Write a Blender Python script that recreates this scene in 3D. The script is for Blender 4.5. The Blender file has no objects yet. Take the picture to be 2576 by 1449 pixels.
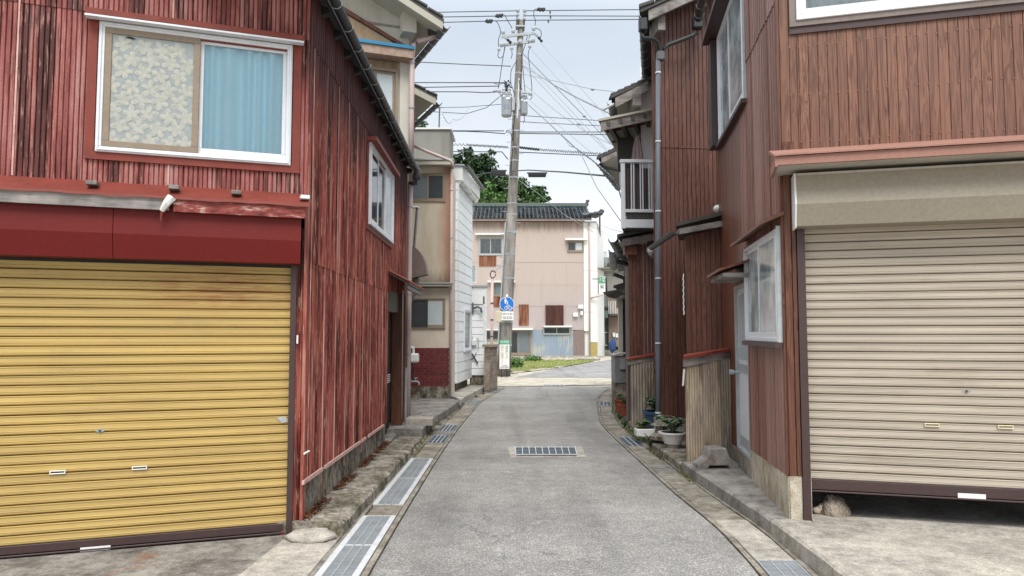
import bpy, bmesh, math, random
from mathutils import Vector, Matrix, noise as mnoise
random.seed(7)
SC = bpy.context.scene
COL = SC.collection
# ------------------------------------------------------------------ camera
CAMZ = 1.55; FPX = 1800.0; PITCH = math.atan(113.5/1800.0)
cam = bpy.data.cameras.new('camera'); camo = bpy.data.objects.new('camera', cam); COL.objects.link(camo)
camo.location = (0, 0, CAMZ); camo.rotation_euler = (math.pi/2+PITCH, 0, 0)
cam.sensor_width = 36; cam.lens = FPX/2576*36; cam.clip_end = 2000; cam.clip_start = .05
SC.camera = camo
# ------------------------------------------------------------------ light
EXPOSURE = 1.0
SUN_EL = math.radians(52); SUN_AZ = math.radians(176)   # compass style: 180 = behind the camera
w = bpy.data.worlds.new('World'); SC.world = w; w.use_nodes = True
nt = w.node_tree; nt.nodes.clear()
def wn(t, **k):
    n = nt.nodes.new(t)
    for a, b in k.items(): setattr(n, a, b)
    return n
bg = wn('ShaderNodeBackground'); wo = wn('ShaderNodeOutputWorld')
sky = wn('ShaderNodeTexSky', sky_type='NISHITA', sun_disc=False, sun_elevation=SUN_EL, sun_rotation=SUN_AZ, air_density=1.2, dust_density=3.0)
tc = wn('ShaderNodeTexCoord'); sep = wn('ShaderNodeSeparateXYZ'); nt.links.new(tc.outputs['Generated'], sep.inputs[0])
grad = wn('ShaderNodeValToRGB'); nt.links.new(sep.outputs['Z'], grad.inputs[0])
e = grad.color_ramp.elements
e[0].position = 0.0; e[0].color = (6.4, 6.5, 6.6, 1)
e[1].position = 1.0; e[1].color = (12.6, 13.0, 13.5, 1)
k = grad.color_ramp.elements.new(.15); k.color = (5.6, 5.8, 6.0, 1)
k = grad.color_ramp.elements.new(.25); k.color = (4.1, 4.45, 4.85, 1)
k = grad.color_ramp.elements.new(.40); k.color = (3.6, 4.0, 4.5, 1)
mp = wn('ShaderNodeMapping'); mp.inputs['Scale'].default_value = (1.2, 1.2, 3.2); nt.links.new(tc.outputs['Generated'], mp.inputs[0])
nz = wn('ShaderNodeTexNoise'); nz.inputs['Scale'].default_value = 1.8; nz.inputs['Detail'].default_value = 4; nz.inputs['Roughness'].default_value = .45
nt.links.new(mp.outputs[0], nz.inputs[0])
cr = wn('ShaderNodeValToRGB'); nt.links.new(nz.outputs[0], cr.inputs[0])
cr.color_ramp.elements[0].position = .35; cr.color_ramp.elements[0].color = (.86, .89, .93, 1)
cr.color_ramp.elements[1].position = .68; cr.color_ramp.elements[1].color = (1.14, 1.11, 1.07, 1)
mul = wn('ShaderNodeMixRGB', blend_type='MULTIPLY'); mul.inputs[0].default_value = 1
nt.links.new(grad.outputs[0], mul.inputs[1]); nt.links.new(cr.outputs[0], mul.inputs[2])
mx = wn('ShaderNodeMixRGB'); mx.inputs[0].default_value = .94
nt.links.new(sky.outputs[0], mx.inputs[1]); nt.links.new(mul.outputs[0], mx.inputs[2])
nt.links.new(mx.outputs[0], bg.inputs[0]); bg.inputs[1].default_value = .1
nt.links.new(bg.outputs[0], wo.inputs[0])
sl = bpy.data.lights.new('sun', 'SUN'); sl.energy = 1.5; sl.angle = math.radians(30); sl.color = (1, .965, .91)
so = bpy.data.objects.new('sun', sl); COL.objects.link(so); so.location = (0, -5, 20)
sd = Vector((math.sin(SUN_AZ)*math.cos(SUN_EL), math.cos(SUN_AZ)*math.cos(SUN_EL), math.sin(SUN_EL)))
so.rotation_euler = sd.to_track_quat('Z', 'Y').to_euler()
SC.view_settings.view_transform = 'Standard'; SC.view_settings.look = 'None'
SC.view_settings.exposure = EXPOSURE; SC.view_settings.gamma = 1; SC.view_settings.use_curve_mapping = False
SC.cycles.max_bounces = 6; SC.cycles.transparent_max_bounces = 12

# ------------------------------------------------------------------ measuring: photo pixel -> point on a real plane
_c, _s = math.cos(PITCH), math.sin(PITCH)
def ray(x, y):
    vx = (x-1288)/FPX; vy = (724.5-y)/FPX
    return (vx, _c-_s*vy, _s+_c*vy)
def G(x, y, z=0.0):
    r = ray(x, y); t = (z-CAMZ)/r[2]; return Vector((r[0]*t, r[1]*t, z))
def WY(x, y, Y):
    r = ray(x, y); t = Y/r[1]; return Vector((r[0]*t, Y, CAMZ+r[2]*t))
def gz(Y):
    if Y < 6: return 0.0
    if Y < 15: return -.12*((Y-6)/9.0)
    return -.12
class Fr:
    """a vertical plane: u runs to the right as seen from its front, w outwards, z up"""
    def __init__(s, o, d):
        s.o = Vector((o[0], o[1])); s.d = Vector((d[0], d[1])).normalized(); s.n = Vector((s.d.y, -s.d.x)); s.ang = math.atan2(s.d.y, s.d.x)
    def pt(s, u, w, z):
        q = s.o+s.d*u+s.n*w; return Vector((q.x, q.y, z))
    def px(s, x, y, w=0.0):
        r = ray(x, y); o = s.o+s.n*w; den = r[0]*s.n.x+r[1]*s.n.y
        t = (o.x*s.n.x+o.y*s.n.y)/den
        return ((Vector((r[0]*t, r[1]*t))-o).dot(s.d), CAMZ+r[2]*t)
    def U(s, x, y=838, w=0.0): return s.px(x, y, w)[0]
    def Z(s, x, y, w=0.0): return s.px(x, y, w)[1]
# ------------------------------------------------------------------ objects
def tag(o, label=None, cat=None, group=None, kind=None):
    if label: o['label'] = label
    if cat: o['category'] = cat
    if group: o['group'] = group
    if kind: o['kind'] = kind
    return o
def T(name, label, cat, loc, group=None):
    o = bpy.data.objects.new(name, None); COL.objects.link(o); o.location = loc; o.empty_display_size = .1
    return tag(o, label, cat, group)
def wloc(o):
    l = Vector((0, 0, 0))
    while o is not None: l += o.location; o = o.parent
    return l
class MB:
    def __init__(s): s.v = []; s.f = []
    def add(s, vs, fs):
        n = len(s.v); s.v += [Vector(q) for q in vs]; s.f += [tuple(i+n for i in q) for q in fs]; return s
    def hexa(s, p):      # 8 points: bottom 4 (ccw), top 4
        return s.add(p, [(3,2,1,0),(4,5,6,7),(0,1,5,4),(1,2,6,5),(2,3,7,6),(3,0,4,7)])
    def box(s, F, u0, u1, w0, w1, z0, z1):
        return s.hexa([F.pt(u0,w1,z0),F.pt(u1,w1,z0),F.pt(u1,w0,z0),F.pt(u0,w0,z0),F.pt(u0,w1,z1),F.pt(u1,w1,z1),F.pt(u1,w0,z1),F.pt(u0,w0,z1)])
    def wbox(s, x0, x1, y0, y1, z0, z1): return s.box(FW, x0, x1, -y1, -y0, z0, z1)
    def poly(s, pts, off):          # planar polygon extruded by vector off
        n = len(pts); pts = [Vector(q) for q in pts]; off = Vector(off)
        return s.add(pts+[q+off for q in pts], [tuple(range(n))[::-1], tuple(range(n, 2*n))]+[(i,(i+1)%n,n+(i+1)%n,n+i) for i in range(n)])
    def prism_uz(s, F, uz, w0, w1): return s.poly([F.pt(u,w0,z) for u,z in uz], F.pt(0,w1,0)-F.pt(0,w0,0))
    def prism_wz(s, F, wz, u0, u1): return s.poly([F.pt(u0,w,z) for w,z in wz], F.pt(u1,0,0)-F.pt(u0,0,0))
    def prism_uzd(s, F, uz, dep, dx=.30, w=0):
        return s.poly([F.pt(u,w,z) for u,z in uz], Vector((dx,1,0))*dep)
    def prism_xy(s, xy, z0, z1): return s.poly([(x,y,z0) for x,y in xy], (0,0,z1-z0))
    def grid(s, rows):
        m = len(rows); n = len(rows[0])
        return s.add([q for r in rows for q in r], [(i*n+j,i*n+j+1,(i+1)*n+j+1,(i+1)*n+j) for i in range(m-1) for j in range(n-1)])
    def tube(s, pts, r, n=8, cap=True, r1=None, a0=0, a1=2*math.pi):
        pts = [Vector(q) for q in pts]; m = len(pts); rings = []
        for i, q in enumerate(pts):
            t = (pts[min(i+1,m-1)]-pts[max(i-1,0)]).normalized()
            a = Vector((0,0,1)) if abs(t.z) < .9 else Vector((1,0,0))
            x = t.cross(a).normalized(); y = x.cross(t).normalized()
            rr = r if r1 is None else r+(r1-r)*i/max(1,m-1)
            rings.append([q+x*math.cos(2*math.pi*j/n)*rr+y*math.sin(2*math.pi*j/n)*rr for j in range(n)])
        fs = [(i*n+j,i*n+(j+1)%n,(i+1)*n+(j+1)%n,(i+1)*n+j) for i in range(m-1) for j in range(n)]
        if cap: fs += [tuple(range(n))[::-1], tuple((m-1)*n+j for j in range(n))]
        return s.add([q for r_ in rings for q in r_], fs)
    def half(s, a, b, r, n=8, thick=.004):      # half round gutter, open upwards
        a = Vector(a); b = Vector(b); t = (b-a).normalized(); x = t.cross(Vector((0,0,1))).normalized(); z = x.cross(t).normalized()
        prof = [(-math.cos(math.pi*j/n)*r, -math.sin(math.pi*j/n)*r) for j in range(n+1)]+[(math.cos(math.pi*j/n)*(r-thick), -math.sin(math.pi*j/n)*(r-thick)) for j in range(n+1)]
        return s.poly([a+x*p+z*q for p,q in prof], b-a)
    def lathe(s, c, prof, n=16, sy=1.0):
        c = Vector(c); m = len(prof)
        vs = [c+Vector((math.cos(2*math.pi*j/n)*r, math.sin(2*math.pi*j/n)*r*sy, z)) for r,z in prof for j in range(n)]
        fs = [(i*n+j,i*n+(j+1)%n,(i+1)*n+(j+1)%n,(i+1)*n+j) for i in range(m-1) for j in range(n)]+[tuple(range(n))[::-1], tuple((m-1)*n+j for j in range(n))]
        return s.add(vs, fs)
    def blob(s, c, r, n=8, m=6, jit=0.0):
        c = Vector(c); r = Vector(r) if hasattr(r,'__len__') else Vector((r,r,r)); rows = []
        for i in range(m+1):
            ph = math.pi*i/m; row = []
            for j in range(n):
                d = Vector((math.sin(ph)*math.cos(2*math.pi*j/n), math.sin(ph)*math.sin(2*math.pi*j/n), math.cos(ph)))
                k = 1+jit*mnoise.noise(d*2.1+c*3)
                row.append(c+Vector((d.x*r.x*k, d.y*r.y*k, d.z*r.z*k)))
            rows.append(row+[row[0].copy()])
        return s.grid(rows)
    def build(s, name, mat, parent=None, smooth=False, kind=None, loc=None, recalc=True, bevel=0, label=None):
        off = wloc(parent) if parent else Vector(loc or (0,0,0))
        me = bpy.data.meshes.new(name); me.from_pydata([q-off for q in s.v], [], s.f)
        if recalc or bevel:
            bm = bmesh.new(); bm.from_mesh(me)
            if recalc: bmesh.ops.recalc_face_normals(bm, faces=bm.faces)
            if bevel: bmesh.ops.bevel(bm, geom=[e for e in bm.edges if len(e.link_faces)==2 and e.calc_face_angle(0)>.5], offset=bevel, segments=1, affect='EDGES', clamp_overlap=True)
            bm.to_mesh(me); bm.free()
        if smooth: me.polygons.foreach_set('use_smooth', [True]*len(me.polygons))
        me.materials.append(mat)
        o = bpy.data.objects.new(name, me); COL.objects.link(o)
        if parent: o.parent = parent
        else: o.location = off
        if kind: o['kind'] = kind
        if label: o['label'] = label
        return o
FW = Fr((0,0),(1,0))     # world frame: w = -y
def B(name, mat, parent, *a, F=None, bevel=0, **k):
    m = MB(); m.box(F or FW, *a); return m.build(name, mat, parent, bevel=bevel, **k)
def unit_mesh(name, mat, fill):
    m = MB(); fill(m); o = m.build(name, mat); me = o.data; bpy.data.objects.remove(o); return me
def inst(name, me, parent, loc, rz=0, scale=(1,1,1), rx=0, ry=0):
    o = bpy.data.objects.new(name, me); COL.objects.link(o); o.location = Vector(loc)-(wloc(parent) if parent else Vector((0,0,0)))
    o.rotation_euler = (rx, ry, rz); o.scale = scale; o.parent = parent; return o
def dup(root, loc, rz=0, label=None, scale=None):
    r = root.copy(); COL.objects.link(r); r.location = loc; r.rotation_euler = (0,0,rz)
    if scale: r.scale = scale
    if label: r['label'] = label
    def rec(a, b):
        for ch in list(a.children):
            c = ch.copy(); COL.objects.link(c); c.parent = b; rec(ch, c)
    rec(root, r); return r
# ------------------------------------------------------------------ materials
def H(h):
    h = h.lstrip('#'); c = [int(h[i:i+2],16)/255 for i in (0,2,4)]
    return tuple([(x/12.92 if x <= .04045 else ((x+.055)/1.055)**2.4) for x in c]+[1])
class NT:
    def __init__(s, name):
        s.m = bpy.data.materials.new(name); s.m.use_nodes = True; s.t = s.m.node_tree
        s.b = s.t.nodes['Principled BSDF']; s.g = s.t.nodes.new('ShaderNodeNewGeometry'); s.oi = None
    def n(s, t, **k):
        q = s.t.nodes.new(t)
        for a, b in k.items(): setattr(q, a, b)
        return q
    def L(s, a, b): s.t.links.new(a, b)
    def val(s, sock, v):
        if hasattr(v, 'links'): s.L(v, sock)
        else: sock.default_value = v
    def rnd(s):
        if not s.oi: s.oi = s.n('ShaderNodeObjectInfo')
        return s.oi.outputs['Random']
    def pos(s, sc=(1,1,1), jit=0.0, obj=False):
        src = s.g.outputs['Position'] if not obj else s.n('ShaderNodeTexCoord').outputs['Object']
        if jit:
            a = s.n('ShaderNodeVectorMath', operation='SCALE'); a.inputs[0].default_value = (17.3, 9.1, 23.7); s.L(s.rnd(), a.inputs['Scale'])
            b = s.n('ShaderNodeVectorMath', operation='ADD'); s.L(src, b.inputs[0]); s.L(a.outputs[0], b.inputs[1]); src = b.outputs[0]
        q = s.n('ShaderNodeMapping'); q.inputs['Scale'].default_value = sc; s.L(src, q.inputs[0]); return q.outputs[0]
    def z(s):
        q = s.n('ShaderNodeSeparateXYZ'); s.L(s.g.outputs['Position'], q.inputs[0]); return q.outputs[2]
    def noise(s, vec, scale=1, detail=3, rough=.5, dist=0):
        q = s.n('ShaderNodeTexNoise'); q.inputs['Scale'].default_value = scale; q.inputs['Detail'].default_value = detail
        q.inputs['Roughness'].default_value = rough; q.inputs['Distortion'].default_value = dist; s.L(vec, q.inputs[0]); return q.outputs[0]
    def voro(s, vec, scale=1, feature='F1', out='Distance'):
        q = s.n('ShaderNodeTexVoronoi', feature=feature); q.inputs['Scale'].default_value = scale; s.L(vec, q.inputs[0]); return q.outputs[out]
    def wave(s, vec, scale=1, dist=2, detail=2, ds=1):
        q = s.n('ShaderNodeTexWave'); q.inputs['Scale'].default_value = scale; q.inputs['Distortion'].default_value = dist
        q.inputs['Detail'].default_value = detail; q.inputs['Detail Scale'].default_value = ds; s.L(vec, q.inputs[0]); return q.outputs['Fac']
    def ramp(s, f, stops):
        q = s.n('ShaderNodeValToRGB'); s.L(f, q.inputs[0]); e = q.color_ramp.elements
        def c4(c): return c if isinstance(c, tuple) else (H(c) if isinstance(c, str) else (c, c, c, 1))
        e[0].position = stops[0][0]; e[0].color = c4(stops[0][1]); e[1].position = stops[-1][0]; e[1].color = c4(stops[-1][1])
        for p, c in stops[1:-1]: k = e.new(p); k.color = c4(c)
        return q.outputs[0]
    def step(s, f, a, b): return s.ramp(f, [(a, 0.0), (b, 1.0)])
    def mix(s, f, a, b, mode='MIX'):
        q = s.n('ShaderNodeMixRGB', blend_type=mode)
        s.val(q.inputs[0], f); 
        for i, c in ((1,a),(2,b)):
            if isinstance(c, str): c = H(c)
            if isinstance(c, (int, float)): c = (c,c,c,1)
            s.val(q.inputs[i], c)
        return q.outputs[0]
    def hsv(s, col, sat, val, hue=.503):
        q = s.n('ShaderNodeHueSaturation'); q.inputs['Saturation'].default_value = sat; q.inputs['Hue'].default_value = hue; q.inputs['Value'].default_value = val; s.L(col, q.inputs['Color']); return q.outputs[0]
    def math(s, op, a, b=0.0):
        q = s.n('ShaderNodeMath', operation=op, use_clamp=False); s.val(q.inputs[0], a); s.val(q.inputs[1], b); return q.outputs[0]
    def out(s, col, rough=.7, metal=0.0, spec=.35, bump=None, bs=.4, bd=.01):
        if isinstance(col, str): col = H(col)
        s.val(s.b.inputs['Base Color'], col); s.val(s.b.inputs['Roughness'], rough); s.b.inputs['Metallic'].default_value = metal
        s.b.inputs['Specular IOR Level'].default_value = spec
        if bump is not None:
            q = s.n('ShaderNodeBump'); q.inputs['Strength'].default_value = bs; q.inputs['Distance'].default_value = bd
            s.L(bump, q.inputs['Height']); s.L(q.outputs[0], s.b.inputs['Normal'])
        return s.m
def plain(name, c, rough=.6, dirt=.25, dirtc=None, sc=6, metal=0.0, spec=.35, rnd=0.0, streak=False):
    n = NT(name); c = H(c) if isinstance(c, str) else c
    dc = H(dirtc) if dirtc else tuple([x*.45 for x in c[:3]]+[1])
    p = n.pos((sc, sc, sc*.15 if streak else sc)); f = n.step(n.noise(p, 1, 6, .65), .42, .75)
    col = n.mix(n.math('MULTIPLY', f, dirt), c, dc)
    f2 = n.noise(n.pos((40,40,40)), 1, 2); col = n.mix(.12, col, n.ramp(f2, [(.3,.25),(.7,.9)]), 'OVERLAY')
    if rnd: col = n.mix(n.math('MULTIPLY', n.rnd(), rnd), col, dc)
    return n.out(col, rough, metal, spec, bump=f2, bs=.08)
def rust_mat(name, pal, darkz=None, amount=.5, fq=34, fd=14, tone=None):
    """weathered painted corrugated iron: vertical streaks of pink, red, dark brown and rust"""
    n = NT(name)
    a = n.noise(n.pos((fq,fq,1.1), jit=1), 1, 5, .62); b = n.noise(n.pos((3,3,.9)), 1, 5, .6)
    c = n.noise(n.pos((70,70,6)), 1, 3, .6); d = n.noise(n.pos((fd,fd,.55), jit=1), 1, 4, .6)
    f = n.math('ADD', n.math('MULTIPLY', a, .62), n.math('MULTIPLY', b, .38))
    col = n.ramp(f, [(.36, pal[0]), (.43, pal[1]), (.49, pal[2]), (.55, pal[3]), (.63, pal[4])])
    col = n.mix(n.math('MULTIPLY', n.step(d, .53, .60), amount), col, pal[5])
    col = n.mix(n.math('MULTIPLY', n.step(c, .57, .66), .6), col, pal[6])
    sp = n.noise(n.pos((130,130,60)), 1, 2); col = n.mix(.22, col, n.ramp(sp, [(.3,.2),(.7,.8)]), 'OVERLAY')
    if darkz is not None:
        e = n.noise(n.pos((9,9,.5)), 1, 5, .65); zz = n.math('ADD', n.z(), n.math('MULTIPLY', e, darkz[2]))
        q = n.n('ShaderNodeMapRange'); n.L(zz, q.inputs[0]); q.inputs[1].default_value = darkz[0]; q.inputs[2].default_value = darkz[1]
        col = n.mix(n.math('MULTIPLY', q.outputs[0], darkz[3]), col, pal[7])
    if tone: col = n.hsv(col, tone[0], tone[1], .5)
    return n.out(col, n.ramp(a, [(.3,.55),(.7,.85)]), 0, .3, bump=c, bs=.25, bd=.004)
PAL_RED = ['#522422','#85403a','#a6564f','#b87069','#c28c88','#33191a','#cd9480','#33191c']
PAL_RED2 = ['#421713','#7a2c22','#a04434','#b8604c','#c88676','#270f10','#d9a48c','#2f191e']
M = {}
M['rust_front'] = rust_mat('rust_red_front', PAL_RED, None, .75, 13, 8, (.93, .72))
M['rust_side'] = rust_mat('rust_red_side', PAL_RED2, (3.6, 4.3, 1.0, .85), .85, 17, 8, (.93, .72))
M['red_box'] = plain('dark_red_sheet', '#66100a', .55, .2, '#480f0a', 2)
M['red_trim'] = plain('red_brown_trim', '#7c382d', .6, .5, '#46211c', 5)
M['pale_strip'] = plain('pale_batten', '#c9a69c', .7, .6, '#8c4f45', 12)
M['brown_metal'] = plain('dark_brown_metal', '#41302f', .45, .3, '#2b201f', 4, spec=.5)
M['white_alu'] = plain('white_aluminium', '#d9dde2', .4, .18, '#8b8d8c', 8, spec=.5)
M['grey_alu'] = plain('grey_aluminium', '#a4a9ab', .4, .35, '#6b6c69', 9, spec=.5)
M['dark_alu'] = plain('dark_frame', '#4c4a49', .45, .3, '#2c2b2b', 8)
M['tan_frame'] = plain('tan_sash', '#8c7d6d', .5, .2, '#5f4a3a', 8)
M['weather_wood'] = (lambda n: n.out(n.mix(.6, n.ramp(n.noise(n.pos((4,4,60)),1,5,.6), [(.3,'#4c4845'),(.5,'#86807c'),(.7,'#aba5a0')]), n.ramp(n.noise(n.pos((5,5,5)),1,5,.6), [(.35,'#4a4542'),(.65,'#a39d98')])), .85, bump=n.noise(n.pos((5,5,90)),1,3), bs=.4, bd=.006))(NT('weathered_wood'))
M['red_wood'] = (lambda n: n.out(n.ramp(n.noise(n.pos((9,9,30)),1,6,.7), [(.34,'#4b2a24'),(.47,'#7e3b36'),(.56,'#8e4a44'),(.66,'#b9a79c')]), .85))(NT('flaking_red_board'))
def shutter_mat(name, c, cd, rust=None):
    n = NT(name)
    a = n.noise(n.pos((.8,.8,30)), 1, 4, .6); b = n.noise(n.pos((1.2,1.2,1.2)), 1, 4, .6)
    col = n.mix(n.step(a, .4, .7), c, cd); col = n.mix(n.math('MULTIPLY', n.step(b, .4, .75), .35), col, cd)
    sp = n.noise(n.pos((22,22,60)), 1, 5, .7); col = n.mix(n.math('MULTIPLY', n.step(sp, .66, .74), .45), col, '#6b5634')
    if rust:
        q = n.n('ShaderNodeVectorMath', operation='DISTANCE'); n.L(n.pos((1,1,3.2)), q.inputs[0]); q.inputs[1].default_value = (rust[0], rust[1], rust[2]*3.2)
        m = n.n('ShaderNodeMapRange'); n.L(q.outputs['Value'], m.inputs[0]); m.inputs[1].default_value = .75; m.inputs[2].default_value = .2
        k = n.math('MULTIPLY', m.outputs[0], n.step(n.noise(n.pos((4,4,40)),1,5,.7), .38, .6))
        col = n.mix(n.math('MULTIPLY', k, .8), col, '#94502f')
    col = n.mix(n.math('MULTIPLY', n.rnd(), .35), col, cd); g_ = n.noise(n.pos((2.5,2.5,9)), 1, 6, .7); col = n.mix(n.math('MULTIPLY', n.step(g_, .56, .68), .25), col, '#857458')
    f = n.noise(n.pos((3,3,700)), 1, 1)
    return n.out(col, .5, 0, .4, bump=f, bs=.12, bd=.002)
def wood_mat(name, pal, rough=.45, sc=1.0):
    n = NT(name)
    v = n.pos((16*sc,16*sc,.95), jit=1); a = n.noise(v, 1, 3, .5, 1.2)
    rings = n.math('FRACT', n.math('MULTIPLY', a, 7.0)); rings = n.ramp(rings, [(0,0.0),(.55,.75),(.82,1.0),(1,.0)])
    fine = n.noise(n.pos((150,150,5), jit=1), 1, 4, .6); blot = n.noise(n.pos((13,13,2.2), jit=1), 1, 3, .5)
    f = n.math('ADD', n.math('MULTIPLY', rings, .45), n.math('MULTIPLY', fine, .55))
    col = n.ramp(f, [(.2, pal[0]), (.45, pal[1]), (.62, pal[2]), (.85, pal[3])])
    col = n.mix(n.math('MULTIPLY', n.step(blot, .60, .74), .55), col, pal[4])
    col = n.mix(n.math('MULTIPLY', n.step(n.noise(n.pos((1.4,1.4,.5)),1,3), .45, .7), .3), col, pal[5])
    col = n.hsv(col, 1.02, 1.03); col = n.mix(n.math('MULTIPLY', n.rnd(), .28), col, pal[0])
    return n.out(col, rough, 0, .4, bump=fine, bs=.15, bd=.003)
M['wood_front'] = wood_mat('wood_grain_front', ['#4c3329','#6b4739','#7b5545','#8b634c','#4d3b3a','#80605a'])
M['wood_dark'] = wood_mat('wood_grain_dark', ['#412a25','#63433a','#745047','#80594d','#44383a','#7e625b'])
M['wood_post'] = wood_mat('wood_grain_post', ['#3a211b','#573529','#694130','#754c38','#33211f','#6a483c'])
def rib_mat(name, pal):
    n = NT(name)
    a = n.noise(n.pos((18,18,.6), jit=1), 1, 4, .6); fine = n.noise(n.pos((90,90,8)), 1, 4, .65)
    f = n.math('ADD', n.math('MULTIPLY', a, .6), n.math('MULTIPLY', fine, .4))
    col = n.ramp(f, [(.33, pal[0]), (.47, pal[1]), (.56, pal[2]), (.70, pal[3])])
    col = n.mix(n.math('MULTIPLY', n.step(n.rnd(), .72, .8), .22), col, pal[4])
    col = n.hsv(col, 1.02, 1.10)
    return n.out(col, .45, 0, .45, bump=fine, bs=.15, bd=.003)
M['rib_brown'] = rib_mat('ribbed_brown', ['#543730','#754e43','#8a6155','#9b7267','#b39791'])
M['flat_brown'] = rib_mat('flat_brown', ['#482a22','#5e3629','#6c4234','#795041','#7d5a51'])
M['pink_metal'] = plain('pink_brown_flashing', '#976f61', .5, .25, '#84594f', 3)
M['soffit'] = plain('grey_soffit', '#b5b0a6', .7, .35, '#837d73', 4)
M['beige_box'] = plain('beige_sheet', '#938b7c', .5, .2, '#7d7567', 1.2)
def conc(name, pal, moss=None, sc=1.0, streak=False):
    n = NT(name); zs = .55 if streak else 1
    a = n.noise(n.pos((2.2*sc,2.2*sc,2.2*sc*zs)), 1, 7, .65); b = n.noise(n.pos((11*sc,11*sc,11*sc*zs)), 1, 5, .7); g = n.noise(n.pos((110,110,110)), 1, 3, .6)
    f = n.math('ADD', n.math('MULTIPLY', a, .55), n.math('MULTIPLY', b, .45))
    col = n.ramp(f, [(.37, pal[0]), (.46, pal[1]), (.53, pal[2]), (.63, pal[3])])
    col = n.mix(.36, col, n.ramp(g, [(.38,.15),(.65,.85)]), 'OVERLAY')
    if moss:
        m = n.math('MULTIPLY', n.step(n.noise(n.pos((3.1,3.1,3.1)),1,6,.7), moss[1], moss[1]+.12), moss[2]); col = n.mix(m, col, moss[0])
        r = n.math('MULTIPLY', n.step(n.noise(n.pos((1.7,1.7,1.7)),1,6,.7), .6, .72), moss[3]); col = n.mix(r, col, '#7a4a2c')
    return n.out(col, .9, 0, .2, bump=n.math('ADD', n.math('MULTIPLY', b, .6), n.math('MULTIPLY', g, .4)), bs=.5, bd=.008)
M['conc_dark'] = conc('stained_concrete', ['#37342c','#625c50','#8c857a','#b3ac9f'], ('#6a673f', .52, .6, .6), 2.2)
M['conc_wall'] = conc('streaked_foundation', ['#2e2b27','#57524a','#857f74','#aaa295'], ('#6b4a34', .54, .6, .6), 2.2, True)
M['conc_lid'] = conc('gutter_lid_concrete', ['#605a50','#7b756b','#8f897e','#a8a296'], ('#6b6344', .52, .5, .45))
M['conc_light'] = conc('pale_concrete', ['#7e7a73','#9a948b','#aaa49a','#bfb8ab'], ('#8b7f66', .6, .4, .3))
M['conc_grey'] = conc('grey_concrete', ['#5c5955','#77736e','#8c8882','#a29d96'], ('#59563f', .62, .5, .4))
M['conc_found'] = conc('cream_foundation', ['#7d6a55','#a39883','#b9b09e','#c9c1b0'], ('#8a6440', .60, .6, .3), 1.2, True)
M['ground'] = conc('ground_concrete', ['#8f897c','#a8a193','#b8b1a1','#c6bfae'], ('#8f8a6a', .6, .4, .2))
def asphalt(name, c0, c1, c2):
    n = NT(name)
    g = n.voro(n.pos((1,1,1)), 95); r = n.voro(n.pos((1,1,1)), 95, out='Color')
    s = n.n('ShaderNodeSeparateColor'); n.L(r, s.inputs[0])
    big = n.noise(n.pos((.6,.9,1)), 1, 5, .6); mid = n.noise(n.pos((6,6,6)), 1, 4, .6)
    col = n.ramp(s.outputs[0], [(.05, c0), (.5, c1), (.93, c2)])
    col = n.mix(n.step(g, .35, .62), col, c0)
    col = n.mix(.35, col, n.ramp(n.math('ADD', n.math('MULTIPLY', big, .6), n.math('MULTIPLY', mid, .4)), [(.38,.2),(.62,.8)]), 'OVERLAY')
    x = n.n('ShaderNodeSeparateXYZ'); n.L(n.g.outputs['Position'], x.inputs[0])
    lane = n.noise(n.pos((1.6,.12,1)), 1, 3, .5); col = n.mix(n.math('MULTIPLY', n.step(lane, .5, .62), .22), col, '#3c3a38')
    ve = n.voro(n.pos((.55,.35,.5)), 1.6, 'DISTANCE_TO_EDGE'); wob = n.noise(n.pos((5,5,5)), 1, 5, .7); cf = n.math('ADD', ve, n.math('MULTIPLY', n.math('SUBTRACT', wob, .5), .12))
    ck = n.ramp(n.math('ABSOLUTE', cf), [(0, .55), (.006, 0.0)]); gate = n.step(n.noise(n.pos((.5,.3,.5)), 1, 2), .5, .58); col = n.mix(n.math('MULTIPLY', ck, gate), col, '#2b2927')
    st = n.noise(n.pos((2.2,1.3,1)), 1, 6, .7); col = n.mix(n.math('MULTIPLY', n.step(st, .58, .72), .3), col, '#4a4744')
    return n.out(col, .85, 0, .3, bump=g, bs=.5, bd=.004)
M['asphalt'] = asphalt('worn_asphalt', '#7b7976', '#979591', '#b9b6b1')
M['asphalt_far'] = asphalt('pale_asphalt', '#7c7b79', '#9b9a98', '#b5b3b0')
M['galv'] = plain('galvanised_steel', '#a3a9ae', .42, .45, '#5d5c58', 5, metal=.15, spec=.5, rnd=.12)
M['grate_dark'] = plain('drain_dark', '#23262a', .8, .3)
M['black'] = plain('black_plastic', '#202122', .5, .2)
M['void'] = plain('dark_interior', '#16130f', .9, .2)
M['inner_wall'] = plain('garage_interior', '#5d554b', .9, .4)
M['pipe_pink'] = plain('faded_pink_pipe', '#c2aeaa', .6, .45, '#7a605a', 6, streak=True)
M['pipe_grey'] = plain('grey_pipe', '#5f6165', .45, .35, '#383a3d', 5)
M['pipe_dark'] = plain('dark_pipe', '#35383b', .45, .3, '#1f2123', 5)
M['white_paint'] = plain('white_paint', '#dfe0dd', .55, .12, '#8f8c85', 4, streak=True)
def stucco(name, c, st, amt=.5, zr=None):
    n = NT(name); a = n.noise(n.pos((2,2,.5)), 1, 6, .65); b = n.noise(n.pos((5,5,5)), 1, 5, .6)
    col = n.mix(n.math('MULTIPLY', n.step(a, .48, .72), amt), c, st); col = n.mix(n.math('MULTIPLY', n.step(b, .45, .75), .2), col, st)
    g = n.noise(n.pos((60,60,60)), 1, 3)
    return n.out(col, .9, 0, .2, bump=g, bs=.3, bd=.004)
M['stucco'] = stucco('beige_stucco', '#cdc2b4', '#9a897a', .45)
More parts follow.
